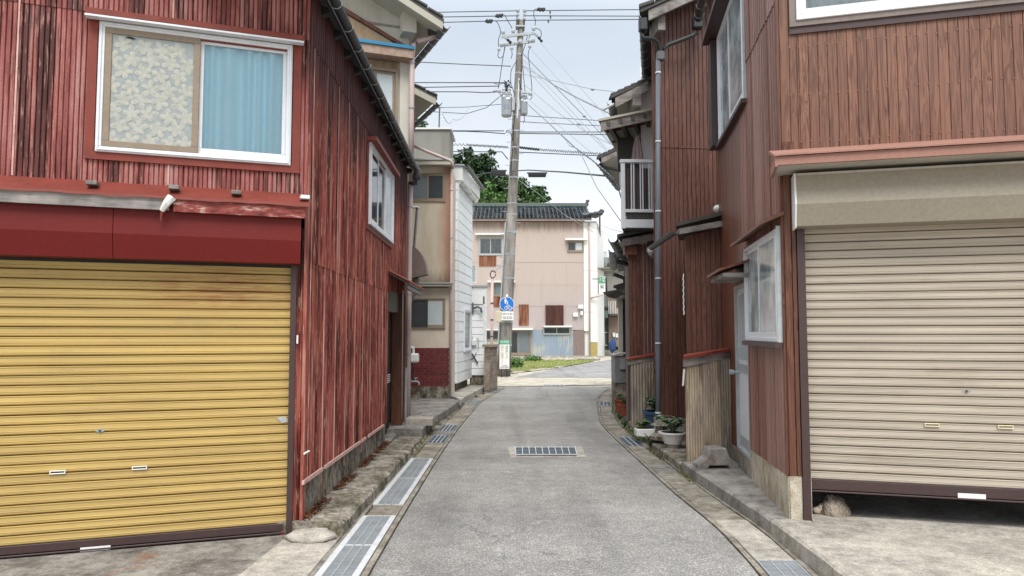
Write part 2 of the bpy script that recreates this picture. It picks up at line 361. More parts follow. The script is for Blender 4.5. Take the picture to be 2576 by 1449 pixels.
M['cream'] = stucco('cream_plaster', '#c4c0b6', '#95907f', .35)
M['soffit_cream'] = stucco('cream_soffit', '#b3afa2', '#8f8a7a', .4)
M['grey_conc_wall'] = stucco('grey_cement', '#8f8e87', '#62625c', .6)
M['white_side'] = plain('white_siding', '#eceff1', .55, .16, '#9d9a92', 2.5, streak=True, rnd=.06)
M['conc_apron'] = conc('rust_stained_apron', ['#54514c','#716d67','#88847d','#9c978f'], ('#8d8a7c', .6, .4, .75))
M['tile_dark'] = plain('grey_roof_tile', '#4c4c4a', .6, .4, '#2c2c28', 6)
M['brick'] = plain('dark_red_tile_brick', '#73282c', .35, .4, '#3a1416', 9, spec=.6, rnd=.6)
M['mortar'] = plain('pale_mortar', '#a58a84', .9, .3)
# ================================================================== ground, road, gutters
def lin(tab, y):
    if y <= tab[0][0]: return tab[0][1]
    for (a, p), (b, q) in zip(tab, tab[1:]):
        if y <= b: return p+(q-p)*(y-a)/(b-a)
    return tab[-1][1]
def smooth(tab, y): return (lin(tab, y-.7)+2*lin(tab, y)+lin(tab, y+.7))/4
def from_px(pts): return [(lambda g: (g.y, g.x))(G(x, y, z)) for x, y, z in pts]
EL = from_px([(930,1449,0),(1105,1150,-.04),(1161,1068.6,-.09),(1205.7,1015.6,-.12),(1240,993,-.12),(1272,976.7,-.12)])
EL = [(0,-.9),(2.5,-.9)]+EL
ER = [(0,1.5),(2.5,1.55)]+from_px([(1900,1449,0),(1829,1341.7,0),(1735,1277,0),(1637.8,1189.5,-.03),(1553.5,1111.8,-.065),(1508,1066.4,-.1),(1500,1001.6,-.12),(1514.6,985.5,-.12),(1545.4,969,-.12)])
KR = [(0,1.95),(2.5,1.95),(4.3,1.97),(5.57,2.0),(7.6,1.93),(9.8,1.91),(12.4,1.97),(15,2.22),(18.7,2.75),(21.0,3.25),(23,3.9)]
KL = [(0,-1.28),(9.6,-1.31),(11.2,-1.38),(13,-1.36),(15.9,-1.20),(17,-1.22),(21.5,-.72),(23,-.5)]
YEND = 22.6
def strip(name, f0, f1, y0, y1, dz, mat, kind='structure', n=3, step=.4, parent=None):
    m = MB(); rows = []; k = max(1, int((y1-y0)/step))
    for i in range(k+1):
        y = y0+(y1-y0)*i/k; a, b = f0(y), f1(y)
        rows.append([Vector((a+(b-a)*j/n, y, gz(y)+dz)) for j in range(n+1)])
    m.grid(rows); return m.build(name, mat, parent, kind=kind, recalc=False)
# one ground sheet to the horizon
m = MB(); ys = [-60,-10,0,3,6,8,10,12,15,18,22,30,60,150,400,900]; xs = [-600,-100,-20,-6,-2,0,2,6,20,100,600]
m.grid([[Vector((x, y, gz(y)-.03)) for x in xs] for y in ys]); m.build('ground', M['ground'], kind='structure', recalc=False)
eL = lambda y: smooth(EL, y); eR = lambda y: smooth(ER, y); kR = lambda y: smooth(KR, y); kL = lambda y: smooth(KL, y)
strip('road', eL, eR, -3, YEND, 0, M['asphalt'], n=6)
# cross street of pale concrete and the grey road that leads on to the right
g0 = [G(1225,972,-.12), G(1600,966,-.12), G(1640,943,-.12), G(1190,943,-.12)]
m = MB(); m.add([(q.x,q.y,-.126) for q in g0], [(0,1,2,3)]); m.build('cross_street', M['ground'], kind='structure', recalc=False)
far = [G(1296,949,-.12), G(1660,950,-.12), G(1700,903,-.12), G(1560,901.5,-.12), G(1498,910,-.12), G(1400,927,-.12)]
m = MB(); m.add([(q.x,q.y,-.119) for q in far], [tuple(range(6))]); m.build('far_road', M['asphalt_far'], kind='structure', recalc=False)
# gutter channels at both sides: bed, rims, and one object per concrete lid
def channel(side, fe, fk, y0, y1, wid):
    """the lid row lies next to the asphalt; sgn points from the asphalt outwards"""
    sgn = -1 if side == 'l' else 1
    name = 'gutter_channel'
    o = strip(name, (lambda y: fe(y)), (lambda y: fk(y)+sgn*.04), y0, y1, -.022, M['conc_dark'], n=2)
    r1 = MB(); r2 = MB(); st = .35; k = int((y1-y0)/st)
    for (mb, a, b) in ((r1, .015, .055), (r2, wid+.07, wid+.105)):
        rows = []
        for i in range(k+1):
            y = y0+(y1-y0)*i/k; e_ = fe(y)
            rows.append([Vector((e_+sgn*a, y, gz(y)-.02)), Vector((e_+sgn*a, y, gz(y)+.004)), Vector((e_+sgn*b, y, gz(y)+.004)), Vector((e_+sgn*b, y, gz(y)-.02))])
        mb.grid(rows); mb.build('channel_rim', M['conc_lid'], o)
    rows = []
    for i in range(k+1):
        y = y0+(y1-y0)*i/k; a = fe(y)+sgn*(wid+.12); b = fk(y)+sgn*.02
        if (b-a)*sgn < .01: b = a+sgn*.01
        rows.append([Vector((a, y, gz(y)-.012)), Vector((b, y, gz(y)+.01))])
    mm = MB(); mm.grid(rows); mm.build('gutter_fillet', M['conc_dark'], o, recalc=False)
    return o, sgn
def lid_pts(fe, sgn, wid, y0, y1):
    return [(fe(y0)+sgn*.066, y0), (fe(y0)+sgn*(wid+.06), y0), (fe(y1)+sgn*(wid+.06), y1), (fe(y1)+sgn*.066, y1)]
def lids(o, sgn, fe, wid, y0, y1, gaps, ln=.5):
    y = y0
    while y < y1-.05:
        hit = [g for g in gaps if g[0] <= y+1e-3 < g[1]]
        if hit: y = hit[0][1]; continue
        nx = [g[0] for g in gaps if g[0] > y+1e-3]; e_ = min([y+ln, y1]+nx)
        if e_-y > .08:
            t = random.uniform(-.004, .004); m = MB(); p = lid_pts(fe, sgn, wid, y+.011, e_-.011)
            za = [gz(p[0][1])+t, gz(p[1][1])+t+random.uniform(-.003,.003), gz(p[2][1])+t, gz(p[3][1])+t]
            m.hexa([(x_, y_, z_-.05) for (x_, y_), z_ in zip(p, za)]+[(x_, y_, z_+.004) for (x_, y_), z_ in zip(p, za)])
            m.build('cover_slab', random.choice([M['conc_lid'], M['conc_lid'], M['conc_grey']]) if not (sgn > 0 and y < 5.7) else M['conc_light'], o, bevel=.006)
        y = e_
WID = .27
def yof(x, y, z=0): return G(x, y, z).y
gl = [(yof(1018,1520), yof(1010,1297)), (yof(1000,1268), yof(1100,1151,-.03)), (yof(1100,1113,-.05), yof(1100,1092,-.06)), (yof(1120,1084,-.07), yof(1120,1067,-.08)), (yof(1190,1017,-.12), yof(1190,1008,-.12)), (yof(1240,985,-.12), yof(1240,978,-.12))]
gr = [(yof(2000,1470), yof(1980,1412)), (yof(1600,1124,-.06), yof(1590,1099,-.07)), (yof(1520,1020,-.12), yof(1520,1011,-.12))]
oL, sL = channel('l', eL, kL, 1.0, YEND-.4, WID); lids(oL, sL, eL, WID, 2.0, YEND-.4, gl)
oR, sR = channel('r', eR, kR, 1.0, YEND-.4, WID); lids(oR, sR, eR, WID, 2.0, YEND-.4, gr, .55)
M['grate_blue'] = plain('blue_grey_bars', '#7b8791', .5, .3)
M['rim'] = plain('pale_steel_rim', '#c3c6c8', .5, .4, '#8f8c84', 6)
def grating(name, label, quad, zf, nbar, ncross, rim=.045, group=None, rims=True):
    """quad = 4 ground corners (near-left, near-right, far-right, far-left)"""
    q = [Vector((x, y, zf(y)+.006)) for x, y in quad]; c = sum(q, Vector())/4
    t = T(name, label, 'drain grating', c, group)
    a, b, c_, d = q; L = lambda s_, t_: (a.lerp(b, s_)).lerp(d.lerp(c_, s_), t_)
    W = (b-a).length; D = (d-a).length; rs = rim/W if rims else .012/W; rt = .008/D
    f = MB()
    for (s0,s1,t0,t1) in ((0,rs,0,1),(1-rs,1,0,1),(rs,1-rs,0,rt),(rs,1-rs,1-rt,1)):
        pp = [L(s0,t0),L(s1,t0),L(s1,t1),L(s0,t1)]; f.hexa([p-Vector((0,0,.03)) for p in pp]+pp)
    f.build('frame', M['rim'] if rims else M['galv'], t)
    u = MB(); pp = [L(rs,0),L(1-rs,0),L(1-rs,1),L(rs,1)]; u.hexa([p-Vector((0,0,.034)) for p in pp]+[p-Vector((0,0,.013)) for p in pp]); u.build('sump', M['grate_dark'], t)
    bb = MB()
    for i in range(nbar):
        tt = rt+(1-2*rt)*(i+.5)/nbar; h = .005/D if nbar > 12 else .011/D
        pp = [L(rs,tt-h),L(1-rs,tt-h),L(1-rs,tt+h),L(rs,tt+h)]; bb.hexa([p-Vector((0,0,.02)) for p in pp]+[p-Vector((0,0,.004)) for p in pp])
    bb.build('bearing_bars', M['galv'] if nbar > 12 else M['grate_blue'], t, kind='stuff')
    for i in range(ncross):
        s_ = rs+(1-2*rs)*(i+1)/(ncross+1); h = .004/W; cb = MB()
        pp = [L(s_-h,0),L(s_+h,0),L(s_+h,1),L(s_-h,1)]; cb.hexa([p-Vector((0,0,.012)) for p in pp]+[p+Vector((0,0,.0)) for p in pp]); cb.build('cross_bar', M['grey_alu'] if nbar > 12 else M['white_alu'], t)
    return t
def gq(fe, sgn, y0, y1, w=WID): 
    p = lid_pts(fe, sgn, w, y0, y1); return p if sgn > 0 else [p[1], p[0], p[3], p[2]]
lab = ['steel drain grating nearest the photographer, in the left gutter', 'steel drain grating behind the seam, beside the rusted end of the kerb on the left',
       'long steel grating beside the mossy step below the red wall', 'far half of the long steel grating beside the mossy step',
       'small grating with three pale ribs at the corner of the left kerb', 'small grating with a stray white chip, second past the left step', 'small grating further on at the left bend', 'farthest small grating in the left gutter near the white house']
y0, y1 = gl[0]; ym = yof(980,1372)
gs = [(y0, ym), (ym, y1)]; y0, y1 = gl[1]; ym = yof(1060,1200,-.01); gs += [(y0, ym), (ym, y1)]
for (a, b), l in zip(gs, lab): grating('drain_grating', l, gq(eL, -1, a+.003, b-.003, WID+.02), gz, int((b-a)/.030), 2, group='gratings in the left gutter')
for (a, b), l in zip(gl[2:], lab[4:]): grating('drain_grating', l, gq(eL, -1, a, b), gz, 5, 3, rims=False, group='gratings in the left gutter')
for (a, b), l in zip(gr, ['steel grating at the bottom edge of the photo in the right gutter', 'grating with pale ribs in the right gutter beside the weeds', 'small pale grating where the right gutter curves away']):
    grating('drain_grating', l, gq(eR, 1, a, b), gz, 16 if a < 5 else 6, 2, rims=False, group='gratings in the right gutter')
q = [G(1296,1147,-.04), G(1453,1147,-.04), G(1447,1127,-.05), G(1295,1127,-.05)]
m = MB(); q2 = [G(1286,1151,-.04), G(1476,1151,-.04), G(1462,1122.5,-.05), G(1276,1122.5,-.05)]
m.add([(p.x, p.y, gz(p.y)+.004) for p in q2], [(0,1,2,3)]); m.build('grating_surround', M['conc_light'], kind='structure', recalc=False)
grating('road_grating', 'rectangular steel storm grating set in concrete in the middle of the lane', [(p.x, p.y) for p in q], lambda y: gz(y)+.022, 5, 8, rim=.012)
q = [G(1445,948.5,-.12), G(1507,948.5,-.12), G(1500,945.5,-.12), G(1447,945.5,-.12)]
grating('road_grating', 'dark slotted grating far off where the grey road begins', [(p.x, p.y) for p in q], gz, 3, 9, rim=.012)
q = [G(1366,970.8,-.12), G(1420,970.8,-.12), G(1418,968.0,-.12), G(1366,968.0,-.12)]
grating('road_grating', 'thin dark grating along the end of the lane at the crossing', [(p.x, p.y) for p in q], gz, 3, 4, rim=.012)

# ---- left: apron in front of the yellow shutter, mossy step, raised platforms
m = MB(); m.prism_xy([(-12,-2),(-1.26,-2),(-1.26,4.6),(-1.30,5.55),(-1.66,5.62),(-12,2.1)], -.04, .006); m.build('garage_apron', M['conc_apron'], kind='structure')
m = MB(); m.prism_xy([(-1.75,4.35),(-1.30,4.35),(-1.30,5.5),(-1.70,5.56)], -.02, .014); m.build('apron_slab', M['conc_light'], kind='structure')
# mossy step with an uneven edge
def step_mesh(y0, y1, xi, fo, zt, name, mat, jag=.015, zb=-.05):
    m = MB(); rows = []; k = int((y1-y0)/.07)
    for i in range(k+1):
        y = y0+(y1-y0)*i/k; j = jag*mnoise.noise(Vector((y*4, 1.3, 0))); xo = fo(y)+j; z = zt(y)+.4*jag*mnoise.noise(Vector((y*3, 7.3, 0)))
        x0 = xi(y); s_ = 1 if xo > x0 else -1
        mids = [Vector((x0+(xo-x0)*f_, y, z+.5*jag*mnoise.noise(Vector((y*5, f_*4, 2))))) for f_ in (.25,.5,.75)]
        rows.append([Vector((x0, y, z))]+mids+[Vector((xo-s_*.02, y, z-.002)), Vector((xo, y, z-.02)), Vector((xo+s_*.004, y, gz(y)+zb))])
    m.grid(rows)
    for row, rev in ((rows[0], 0), (rows[-1], 1)):
        pts = row+[Vector((row[0].x, row[0].y, gz(row[0].y)+zb))]; m.add(pts, [tuple(range(len(pts)))])
    return m.build(name, mat, kind='structure')
A = G(757,1310,.1); A = (A.x, A.y)
step_mesh(5.62, 9.55, lambda y: -1.9, lambda y: -1.30, lambda y: .10-.035*(y-5.6)/4, 'kerb_step', M['conc_dark'], .02)
m = MB(); m.blob((-1.50, 5.46, .03), (.19,.13,.055), 14, 8, .25); o = m.build('broken_kerb_lump', M['conc_light'], smooth=True)
tag(o, 'rounded broken lump of pale concrete at the foot of the red corner post', 'concrete lump')
step_mesh(9.5, 11.0, lambda y: -2.2, lambda y: -1.36, lambda y: gz(y)+.06, 'low_pavement', M['conc_dark'], .01)
step_mesh(10.9, 16.6, lambda y: -6, lambda y: kL(y)-.0, lambda y: gz(y)+.17, 'raised_pavement', M['conc_grey'], .006)
step_mesh(16.6, 21.6, lambda y: -6, lambda y: kL(y)+.03, lambda y: gz(y)+.15, 'white_house_pavement', M['conc_light'], .01)
# ---- right: garage forecourt and stepped kerb
step_mesh(-2, 5.6, lambda y: 12, lambda y: kR(y), lambda y: .125, 'garage_forecourt', M['conc_light'], .006)
step_mesh(5.6, 8.15, lambda y: 4, lambda y: kR(y)+.0, lambda y: .12+gz(y)*.5, 'right_kerb', M['conc_grey'], .008)
step_mesh(8.15, 14.2, lambda y: 4, lambda y: kR(y)+.02, lambda y: .085+gz(y)*.8, 'right_kerb_low', M['conc_dark'], .012)
step_mesh(14.2, 22.4, lambda y: 8, lambda y: kR(y), lambda y: gz(y)+.07, 'right_kerb_far', M['conc_grey'], .02)

# ================================================================== shared building pieces
def corr_piece(F, u0, u1, z0, z1, w, pitch, amp, name, mat, parent, rib=False):
    """one corrugated sheet; z0/z1 numbers or functions of u"""
    f0 = z0 if callable(z0) else (lambda u: z0); f1 = z1 if callable(z1) else (lambda u: z1)
    n = max(2, int(round((u1-u0)/pitch*6))); bot = []; top = []
    for i in range(n+1):
        u = u0+(u1-u0)*i/n; ww = w+amp*math.sin(2*math.pi*u/pitch)
        bot.append(F.pt(u, ww, f0(u))); top.append(F.pt(u, ww, f1(u)))
    if rib:      # broad crests and narrow deep valleys
        bot = []; top = []; us = []; k = math.floor(u0/pitch)
        while k*pitch < u1:
            us += [((k+a)*pitch, b) for a, b in ((0,1),(.10,-.8),(.16,-1.1),(.22,-.8),(.32,1),(.66,1.25))]; k += 1
        us = [(u0, 1.0)]+[q for q in us if u0 < q[0] < u1]+[(u1, 1.0)]
        for u, b in us: bot.append(F.pt(u, w+amp*b, f0(u))); top.append(F.pt(u, w+amp*b, f1(u)))
    m = MB(); m.grid([bot, top])
    return m.build(name, mat, parent, recalc=False)
def cut(u0, u1, holes):
    c = sorted(set([u0, u1]+[h for H_ in holes for h in H_[:2] if u0+1e-4 < h < u1-1e-4])); return list(zip(c, c[1:]))
def spans(a, b, z0, z1, holes):
    mid = (a+b)/2; sp = [(z0, z1)]
    for h in holes:
        if h[0] < mid < h[1]:
            new = []
            for (p, q) in sp:
                P = p(mid) if callable(p) else p; Q = q(mid) if callable(q) else q
                if h[3] <= P or h[2] >= Q: new.append((p, q)); continue
                if h[2] > P: new.append((p, h[2]))
                if h[3] < Q: new.append((h[3], q))
            sp = new
    return sp
def clad_corr(F, parent, mat, u0, u1, z0, z1, sheet, pitch, amp, w=0.0, holes=(), name='corrugated_sheet', rib=False):
    u = u0; i = 0
    while u < u1-1e-3:
        e_ = min(u+sheet, u1)
        for (a, b) in cut(u, e_, holes):
            for (p, q) in spans(a, b, z0, z1, holes):
                corr_piece(F, a, b, p, q, w+(.0025 if i%2 else 0), pitch, amp, name, mat, parent, rib)
        u = e_; i += 1
def clad_board(F, parent, mat, u0, u1, z0, z1, bw, w=0.0, th=.014, gap=.003, holes=(), name='board'):
    u = u0
    while u < u1-1e-3:
        e_ = min(u+bw, u1)
        if u1-e_ < bw*.3: e_ = u1
        for (a, b) in cut(u, e_, holes):
            for (p, q) in spans(a, b, z0, z1, holes):
                a2, b2 = a+gap/2, b-gap/2
                if b2-a2 < .004: continue
                fz = lambda f, uu: f(uu) if callable(f) else f
                m = MB(); c = .0025
                prof = [(a2,0),(a2,th-c),(a2+c,th),(b2-c,th),(b2,th-c),(b2,0)]
                bot = [F.pt(uu, w+ww, fz(p,uu)) for uu, ww in prof]; top = [F.pt(uu, w+ww, fz(q,uu)) for uu, ww in prof]
                m.add(bot+top, [tuple(range(6))[::-1], tuple(range(6,12))]+[(k,(k+1)%6,6+(k+1)%6,6+k) for k in range(6)])
                m.build(name, mat, parent)
        u = e_
def rect_frame(m, F, u0, u1, z0, z1, w0, w1, b, bb=None):
    bb = bb or b
    m.box(F,u0,u1,w0,w1,z1-b,z1); m.box(F,u0,u1,w0,w1,z0,z0+bb); m.box(F,u0,u0+b,w0,w1,z0+bb,z1-b); m.box(F,u1-b,u1,w0,w1,z0+bb,z1-b)
def glass_mat(name, tint, rough=.06, alpha=.35):
    n = NT(name); t = n.t; o = t.nodes['Material Output']
    gl_ = n.n('ShaderNodeBsdfGlossy'); gl_.inputs['Roughness'].default_value = rough
    tr = n.n('ShaderNodeBsdfTransparent'); tr.inputs[0].default_value = H(tint)
    fr = n.n('ShaderNodeFresnel'); fr.inputs[0].default_value = 1.45
    a = n.math('ADD', n.math('MULTIPLY', fr.outputs[0], 1.0), alpha*.25)
    ms = n.n('ShaderNodeMixShader'); n.L(a, ms.inputs[0]); n.L(tr.outputs[0], ms.inputs[1]); n.L(gl_.outputs[0], ms.inputs[2]); n.L(ms.outputs[0], o.inputs[0])
    return n.m
M['glass'] = glass_mat('window_glass', '#fbfdfd', .05, .2)
M['glass_dim'] = glass_mat('dusty_glass', '#b9c2c4', .18, .5)
M['frost'] = plain('frosted_pane', '#b7c0c3', .25, .3, '#8a9496', 2, spec=.6)
M['dark_pane'] = plain('dark_window_pane', '#33383d', .12, .3, '#4a4f52', 2, spec=.7)
M['grey_pane'] = plain('grey_window_pane', '#6e777d', .15, .3, '#4f565b', 2, spec=.7)
M['curtain_blue'] = plain('light_blue_curtain', '#bdeafa', .8, .03)
M['curtain_white'] = plain('white_curtain', '#c9cfd0', .8, .2)
M['lace_ground'] = plain('lace_net', '#959c9c', .9, .2, '#879090', 12)
M['lace_flower'] = plain('cream_lace', '#adaea6', .9, .6, '#94958e', 26)
def curtain(F, u0, u1, z0, z1, w, amp, n, mat, parent, name='curtain'):
    rows = []; k = n*10
    for zi in range(5):
        z = z0+(z1-z0)*zi/4; rows.append([F.pt(u0+(u1-u0)*i/k, w+amp*(math.sin(2*math.pi*n*i/k+1.7*math.sin(i*.17+u0))+.35*math.sin(i*.37+zi*.2)), z) for i in range(k+1)])
    m = MB(); m.grid(rows); return m.build(name, mat, parent, smooth=True, recalc=False)
def window(F, parent, u0, u1, z0, z1, mat, panes, b=.04, depth=(-.09,.035), sash=.03, mull=None, name='window'):
    """panes: list of (fraction0, fraction1, glass material, curtain material or None, sash offset w)"""
    m = MB(); rect_frame(m, F, u0, u1, z0, z1, depth[0], depth[1], b); wf = m.build(name, mat, parent, bevel=.003)
    U0, U1, Z0, Z1 = u0+b, u1-b, z0+b, z1-b
    for (f0, f1, gm, cm, wo_) in panes:
        a, c = U0+(U1-U0)*f0, U0+(U1-U0)*f1
        s_ = MB(); rect_frame(s_, F, a, c, Z0, Z1, wo_-.014, wo_+.008, sash, sash*1.6); s_.build('sash', mat, wf)
        B('pane', gm, wf, a+sash, c-sash, wo_-.004, wo_+.001, Z0+sash*1.6, Z1-sash, F=F)
        if cm: curtain(F, a+.005, c-.005, Z0, Z1, depth[0]+.02, .012, max(2, int((c-a)/.09)), cm, wf)
    if any(p[3] is None for p in panes): pass
    B('backing', M['void'], wf, u0, u1, depth[0]-.02, depth[0]-.005, z0, z1, F=F)
    return wf
def ring_band(m, c, r, h=.02, n=10, ax='z'):
    c = Vector(c); m.tube([c-Vector((0,0,h/2)), c+Vector((0,0,h/2))], r, n)
def pipe_part(pts, r, mat, parent, bands=(), bandmat=None, name='downspout', n=10):
    m = MB(); m.tube(pts, r, n); o = m.build(name, mat, parent, smooth=True)
    for c in bands:
        b = MB(); ring_band(b, c, r*1.18); c = Vector(c); b.build('bracket', bandmat or M['galv'], o)
    return o
def gutter(a, b, r, parent, mat, hooks=8, hookmat=None, name='rain_gutter'):
    m = MB(); m.half(a, b, r); o = m.build(name, mat, parent, smooth=False)
    a = Vector(a); b = Vector(b); t = (b-a).normalized(); x = t.cross(Vector((0,0,1))).normalized(); z = x.cross(t).normalized()
    for i in range(hooks):
        c = a.lerp(b, (i+.5)/hooks); h = MB(); h.tube([c+x*(-math.cos(math.pi*j/8))*(r+.006)-z*math.sin(math.pi*j/8)*(r+.006) for j in range(9)], .005, 5)
        h.build('gutter_hook', hookmat or M['galv'], o)
    return o
def roller_door(F, parent_label, u0, u1, zb, zt, mat, pitch, w=-.05, bar=M['brown_metal'], barh=.075, label=None, extra=None):
    """roller shutter: thing with one object per slat, a bottom bar and its two handles"""
    c = F.pt((u0+u1)/2, w, zb); t = T('roller_shutter', label, 'roller shutter', c)
    L = u1-u0
    prof = [(.0,0),(.012,.004),(.016,.010),(.0165,.30),(.0195,.34),(.0165,.38),(.0165,.78),(.0205,.83),(.0205,.885),(.012,.92),(-.006,.925)]
    def fill(m):
        pts = [Vector((0, -a, b*pitch if b > .05 else b)) for a, b in prof]
        m.grid([pts, [p+Vector((L,0,0)) for p in pts]])
    m = MB(); fill(m); o = m.build('slat', mat, recalc=False); me = o.data; bpy.data.objects.remove(o)
    z = zb+barh; i = 0
    while z < zt:
        s_ = inst('slat', me, t, F.pt(u0, w+random.uniform(-.0015,.0015), z+random.uniform(-.0008,.0008)), F.ang+random.uniform(-.0006,.0006), rx=random.uniform(-.025,.025)); z += pitch
    m = MB(); m.box(F, u0, u1, w-.012, w-.002, zb, zt+.05); m.build('curtain_back', M['brown_metal'] if bar is M['brown_metal'] else bar, t)
    m = MB(); m.box(F, u0, u1, w-.01, w+.024, zb+.018, zb+barh); m.box(F, u0, u1, w-.01, w+.03, zb, zb+.012); m.build('bottom_bar', bar, t, bevel=.003)
    return t
def shutter_handle(F, t, u, z, w, mat, wd=.1, ht=.026):
    m = MB(); rect_frame(m, F, u-wd/2, u+wd/2, z-ht/2, z+ht/2, w, w+.012, .007); m.build('pull_handle', mat, t, bevel=.002)
def shutter_lock(F, t, u, z, w):
    m = MB(); pts = [F.pt(u+.032*math.cos(a)*(1 if k%2==0 else .55), w, z+.015*math.sin(a)) for k, a in enumerate([i*math.pi/4 for i in range(8)])]
    m.poly(pts, F.pt(0,.006,0)-F.pt(0,0,0)); o = m.build('lock_plate', M['galv'], t)
    m = MB(); m.tube([F.pt(u, w+.004, z), F.pt(u, w+.014, z)], .009, 10); m.build('lock_cylinder', M['dark_alu'], o)
def text_obj(body, F, u, z, w, size, mat, parent, name='lettering', vertical=False, wx=1.0, th=.002):
    c = bpy.data.curves.new('t', 'FONT'); c.body = body; c.size = size; c.align_x = 'CENTER'; c.align_y = 'CENTER'; c.extrude = 0
    if vertical: c.body = '\n'.join(body); c.space_line = .92
    o = bpy.data.objects.new('t', c); COL.objects.link(o); bpy.context.view_layer.update()
    me0 = o.to_mesh(); vs = [v.co.copy() for v in me0.vertices]; fs = [tuple(p.vertices) for p in me0.polygons]; o.to_mesh_clear()
    bpy.data.objects.remove(o)
    m = MB(); m.add([F.pt(u+v.x*wx, w, z+v.y) for v in vs], fs); return m.build(name, mat, parent, recalc=False)
# ================================================================== RED HOUSE (left)
M['seam_strip'] = rust_mat('pale_seam', ['#6a2d26','#9a5c52','#b98478','#cda398','#d8b8ae','#4a1c18','#e0c0b0','#333333'], None, .35)
FA = Fr(A, (.944, .331)); FB = Fr(A, (-.0206, 1))
RH = T('house', 'two storey house clad in rusty red corrugated iron, nearest on the left', 'house', (A[0], A[1], 0))
LB = 6.35            # length of the street side
ue, ze = FB.px(1040, 420, .13); u_, z_ = FB.px(845, 0, .13); EAVE = (ze+z_)/2+.02
# core: footprint pulled in behind the cladding
P = lambda F, u, w: (F.pt(u, w, 0).x, F.pt(u, w, 0).y)
corner = P(FA, -.14, -.14)
m = MB(); m.prism_xy([P(FA,-3.1,-.14), (P(FA,-.14,-.14)[0], P(FB,.0,-.14)[1]+.05), P(FB,4.25,-.14), P(FB,4.25,-.75), P(FB,LB,-.75), (-5.6,11.0), (-5.6,5.2)], -.2, EAVE-.06)
m.build('wall', M['inner_wall'], RH)
# foundation of the street side
zf = lambda u: .42-.022*u
tb0, tb1 = FB.px(757,1215), FB.px(965,1068); zf = lambda u: tb0[1]+(tb1[1]-tb0[1])*u/tb1[0]
UD0 = FB.U(972,1000); UD1 = FB.U(1008,1000)
m = MB(); m.prism_uz(FB, [(.04,-.1),(UD0,-.15),(UD0,zf(UD0)),(.04,zf(.04))], -.13, -.012); m.build('foundation', M['conc_wall'], RH)
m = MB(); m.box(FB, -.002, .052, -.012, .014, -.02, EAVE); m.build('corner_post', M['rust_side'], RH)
# street side: three rows of sheets, window hole
wu0, wz0a = FB.px(920,565); wu1 = FB.U(980,600)
wz1 = FB.Z(920,362); wz0 = (FB.Z(920,570)+FB.Z(980,608))/2; wz1 = (FB.Z(921,360)+FB.Z(981,438))/2
hole = (wu0, wu1, wz0, wz1)
zr1 = FB.Z(770,650); zr2 = FB.Z(805,143)
dz0 = FB.Z(985,735)       # underside of the porch roof
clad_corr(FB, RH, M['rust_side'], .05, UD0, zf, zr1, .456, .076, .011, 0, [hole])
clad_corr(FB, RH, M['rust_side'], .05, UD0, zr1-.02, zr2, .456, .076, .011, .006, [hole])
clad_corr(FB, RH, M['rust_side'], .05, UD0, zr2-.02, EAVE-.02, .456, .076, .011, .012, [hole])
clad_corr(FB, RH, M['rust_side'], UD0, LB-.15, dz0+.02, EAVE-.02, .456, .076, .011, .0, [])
for i in range(11):
    u = .12+i*.456+random.uniform(-.012,.012)
    if u > UD0-.05: break
    top = EAVE-.15 if i%3 else zr2; lo = zf(u)-(.12 if i%2 else .02)
    for (p, q) in spans(u, u+.01, lo, top, [hole]): B('batten', M['seam_strip'], RH, u, u+.010, .010, .016, p, q, F=FB)
for (x0, x1) in ((757,808),(812,903),(905,917),(922,962)):
    a, b = FB.U(x0,1150), FB.U(x1-1,1100); m = MB(); m.prism_uz(FB, [(a,zf(a)-.012),(b,zf(b)-.012),(b,zf(b)+.018),(a,zf(a)+.018)], .01, .028); m.build('bottom_batten', M['pale_strip'], RH)
# side window
window(FB, RH, wu0, wu1, wz0, wz1, M['white_alu'], [(0,.34,M['glass'],M['curtain_white'],.03),(.31,.68,M['glass'],M['curtain_white'],.012),(.66,1,M['frost'],None,.03)], b=.045, depth=(-.09,.06))
m = MB(); m.box(FB, wu0-.08, wu1+.06, .0, .13, wz1+.0, wz1+.045); m.build('window_hood', M['red_trim'], RH)
m = MB(); rect_frame(m, FB, wu0-.06, wu1+.06, wz0-.06, wz1-.002, -.02, .03, .058); m.build('window_casing', M['red_trim'], RH)
# porch roof, lintel wall and sliding door
pu0, pu1 = UD0-.02, FB.U(1010,720)
m = MB(); zp = FB.Z(985,708)
m.poly([FB.pt(pu0,.0,zp+.12),FB.pt(pu0,.30,zp-.04),FB.pt(pu0,.30,zp-.07),FB.pt(pu0,0,zp+.09)], FB.pt(pu1+.35,0,0)-FB.pt(pu0,0,0)); po = m.build('porch_roof', M['tile_dark'], RH)
for k_ in range(7):
    u = pu0+(pu1+.33-pu0)*k_/6; r_ = MB(); r_.tube([FB.pt(u,.0,zp+.13),FB.pt(u,.31,zp-.03)], .02, 6); r_.build('roof_rib', M['red_trim'], po)
m = MB(); m.box(FB, pu0, pu1+.3, .24, .28, zp-.13, zp-.06); m.build('porch_beam', M['brown_metal'], RH)
m = MB(); m.box(FB, UD0, LB-.1, -.14, -.06, FB.Z(985,783,-.06), dz0+.2); m.build('lintel_wall', M['grey_conc_wall'], RH)
dzt = FB.Z(985,783,-.06)
ud = UD0; n_ = 2
for k_ in range(2):
    a = ud+.05+k_*.62; b = a+.60; DW = -.12+(-.03 if k_ else 0)
    d = B('sliding_door', M['brown_metal'], RH, a, b, DW-.03, DW, gz(10)+.08, dzt, F=FB)
    for j in range(10): B('door_slat', M['black'], d, a+.03+j*.055, a+.055+j*.055, DW, DW+.012, gz(10)+.12, dzt-.05, F=FB)
    for j in range(5): B('handle_bar', M['white_alu'], d, a+.05, b-.05, DW+.012, DW+.02, .80+j*.028, .812+j*.028, F=FB)
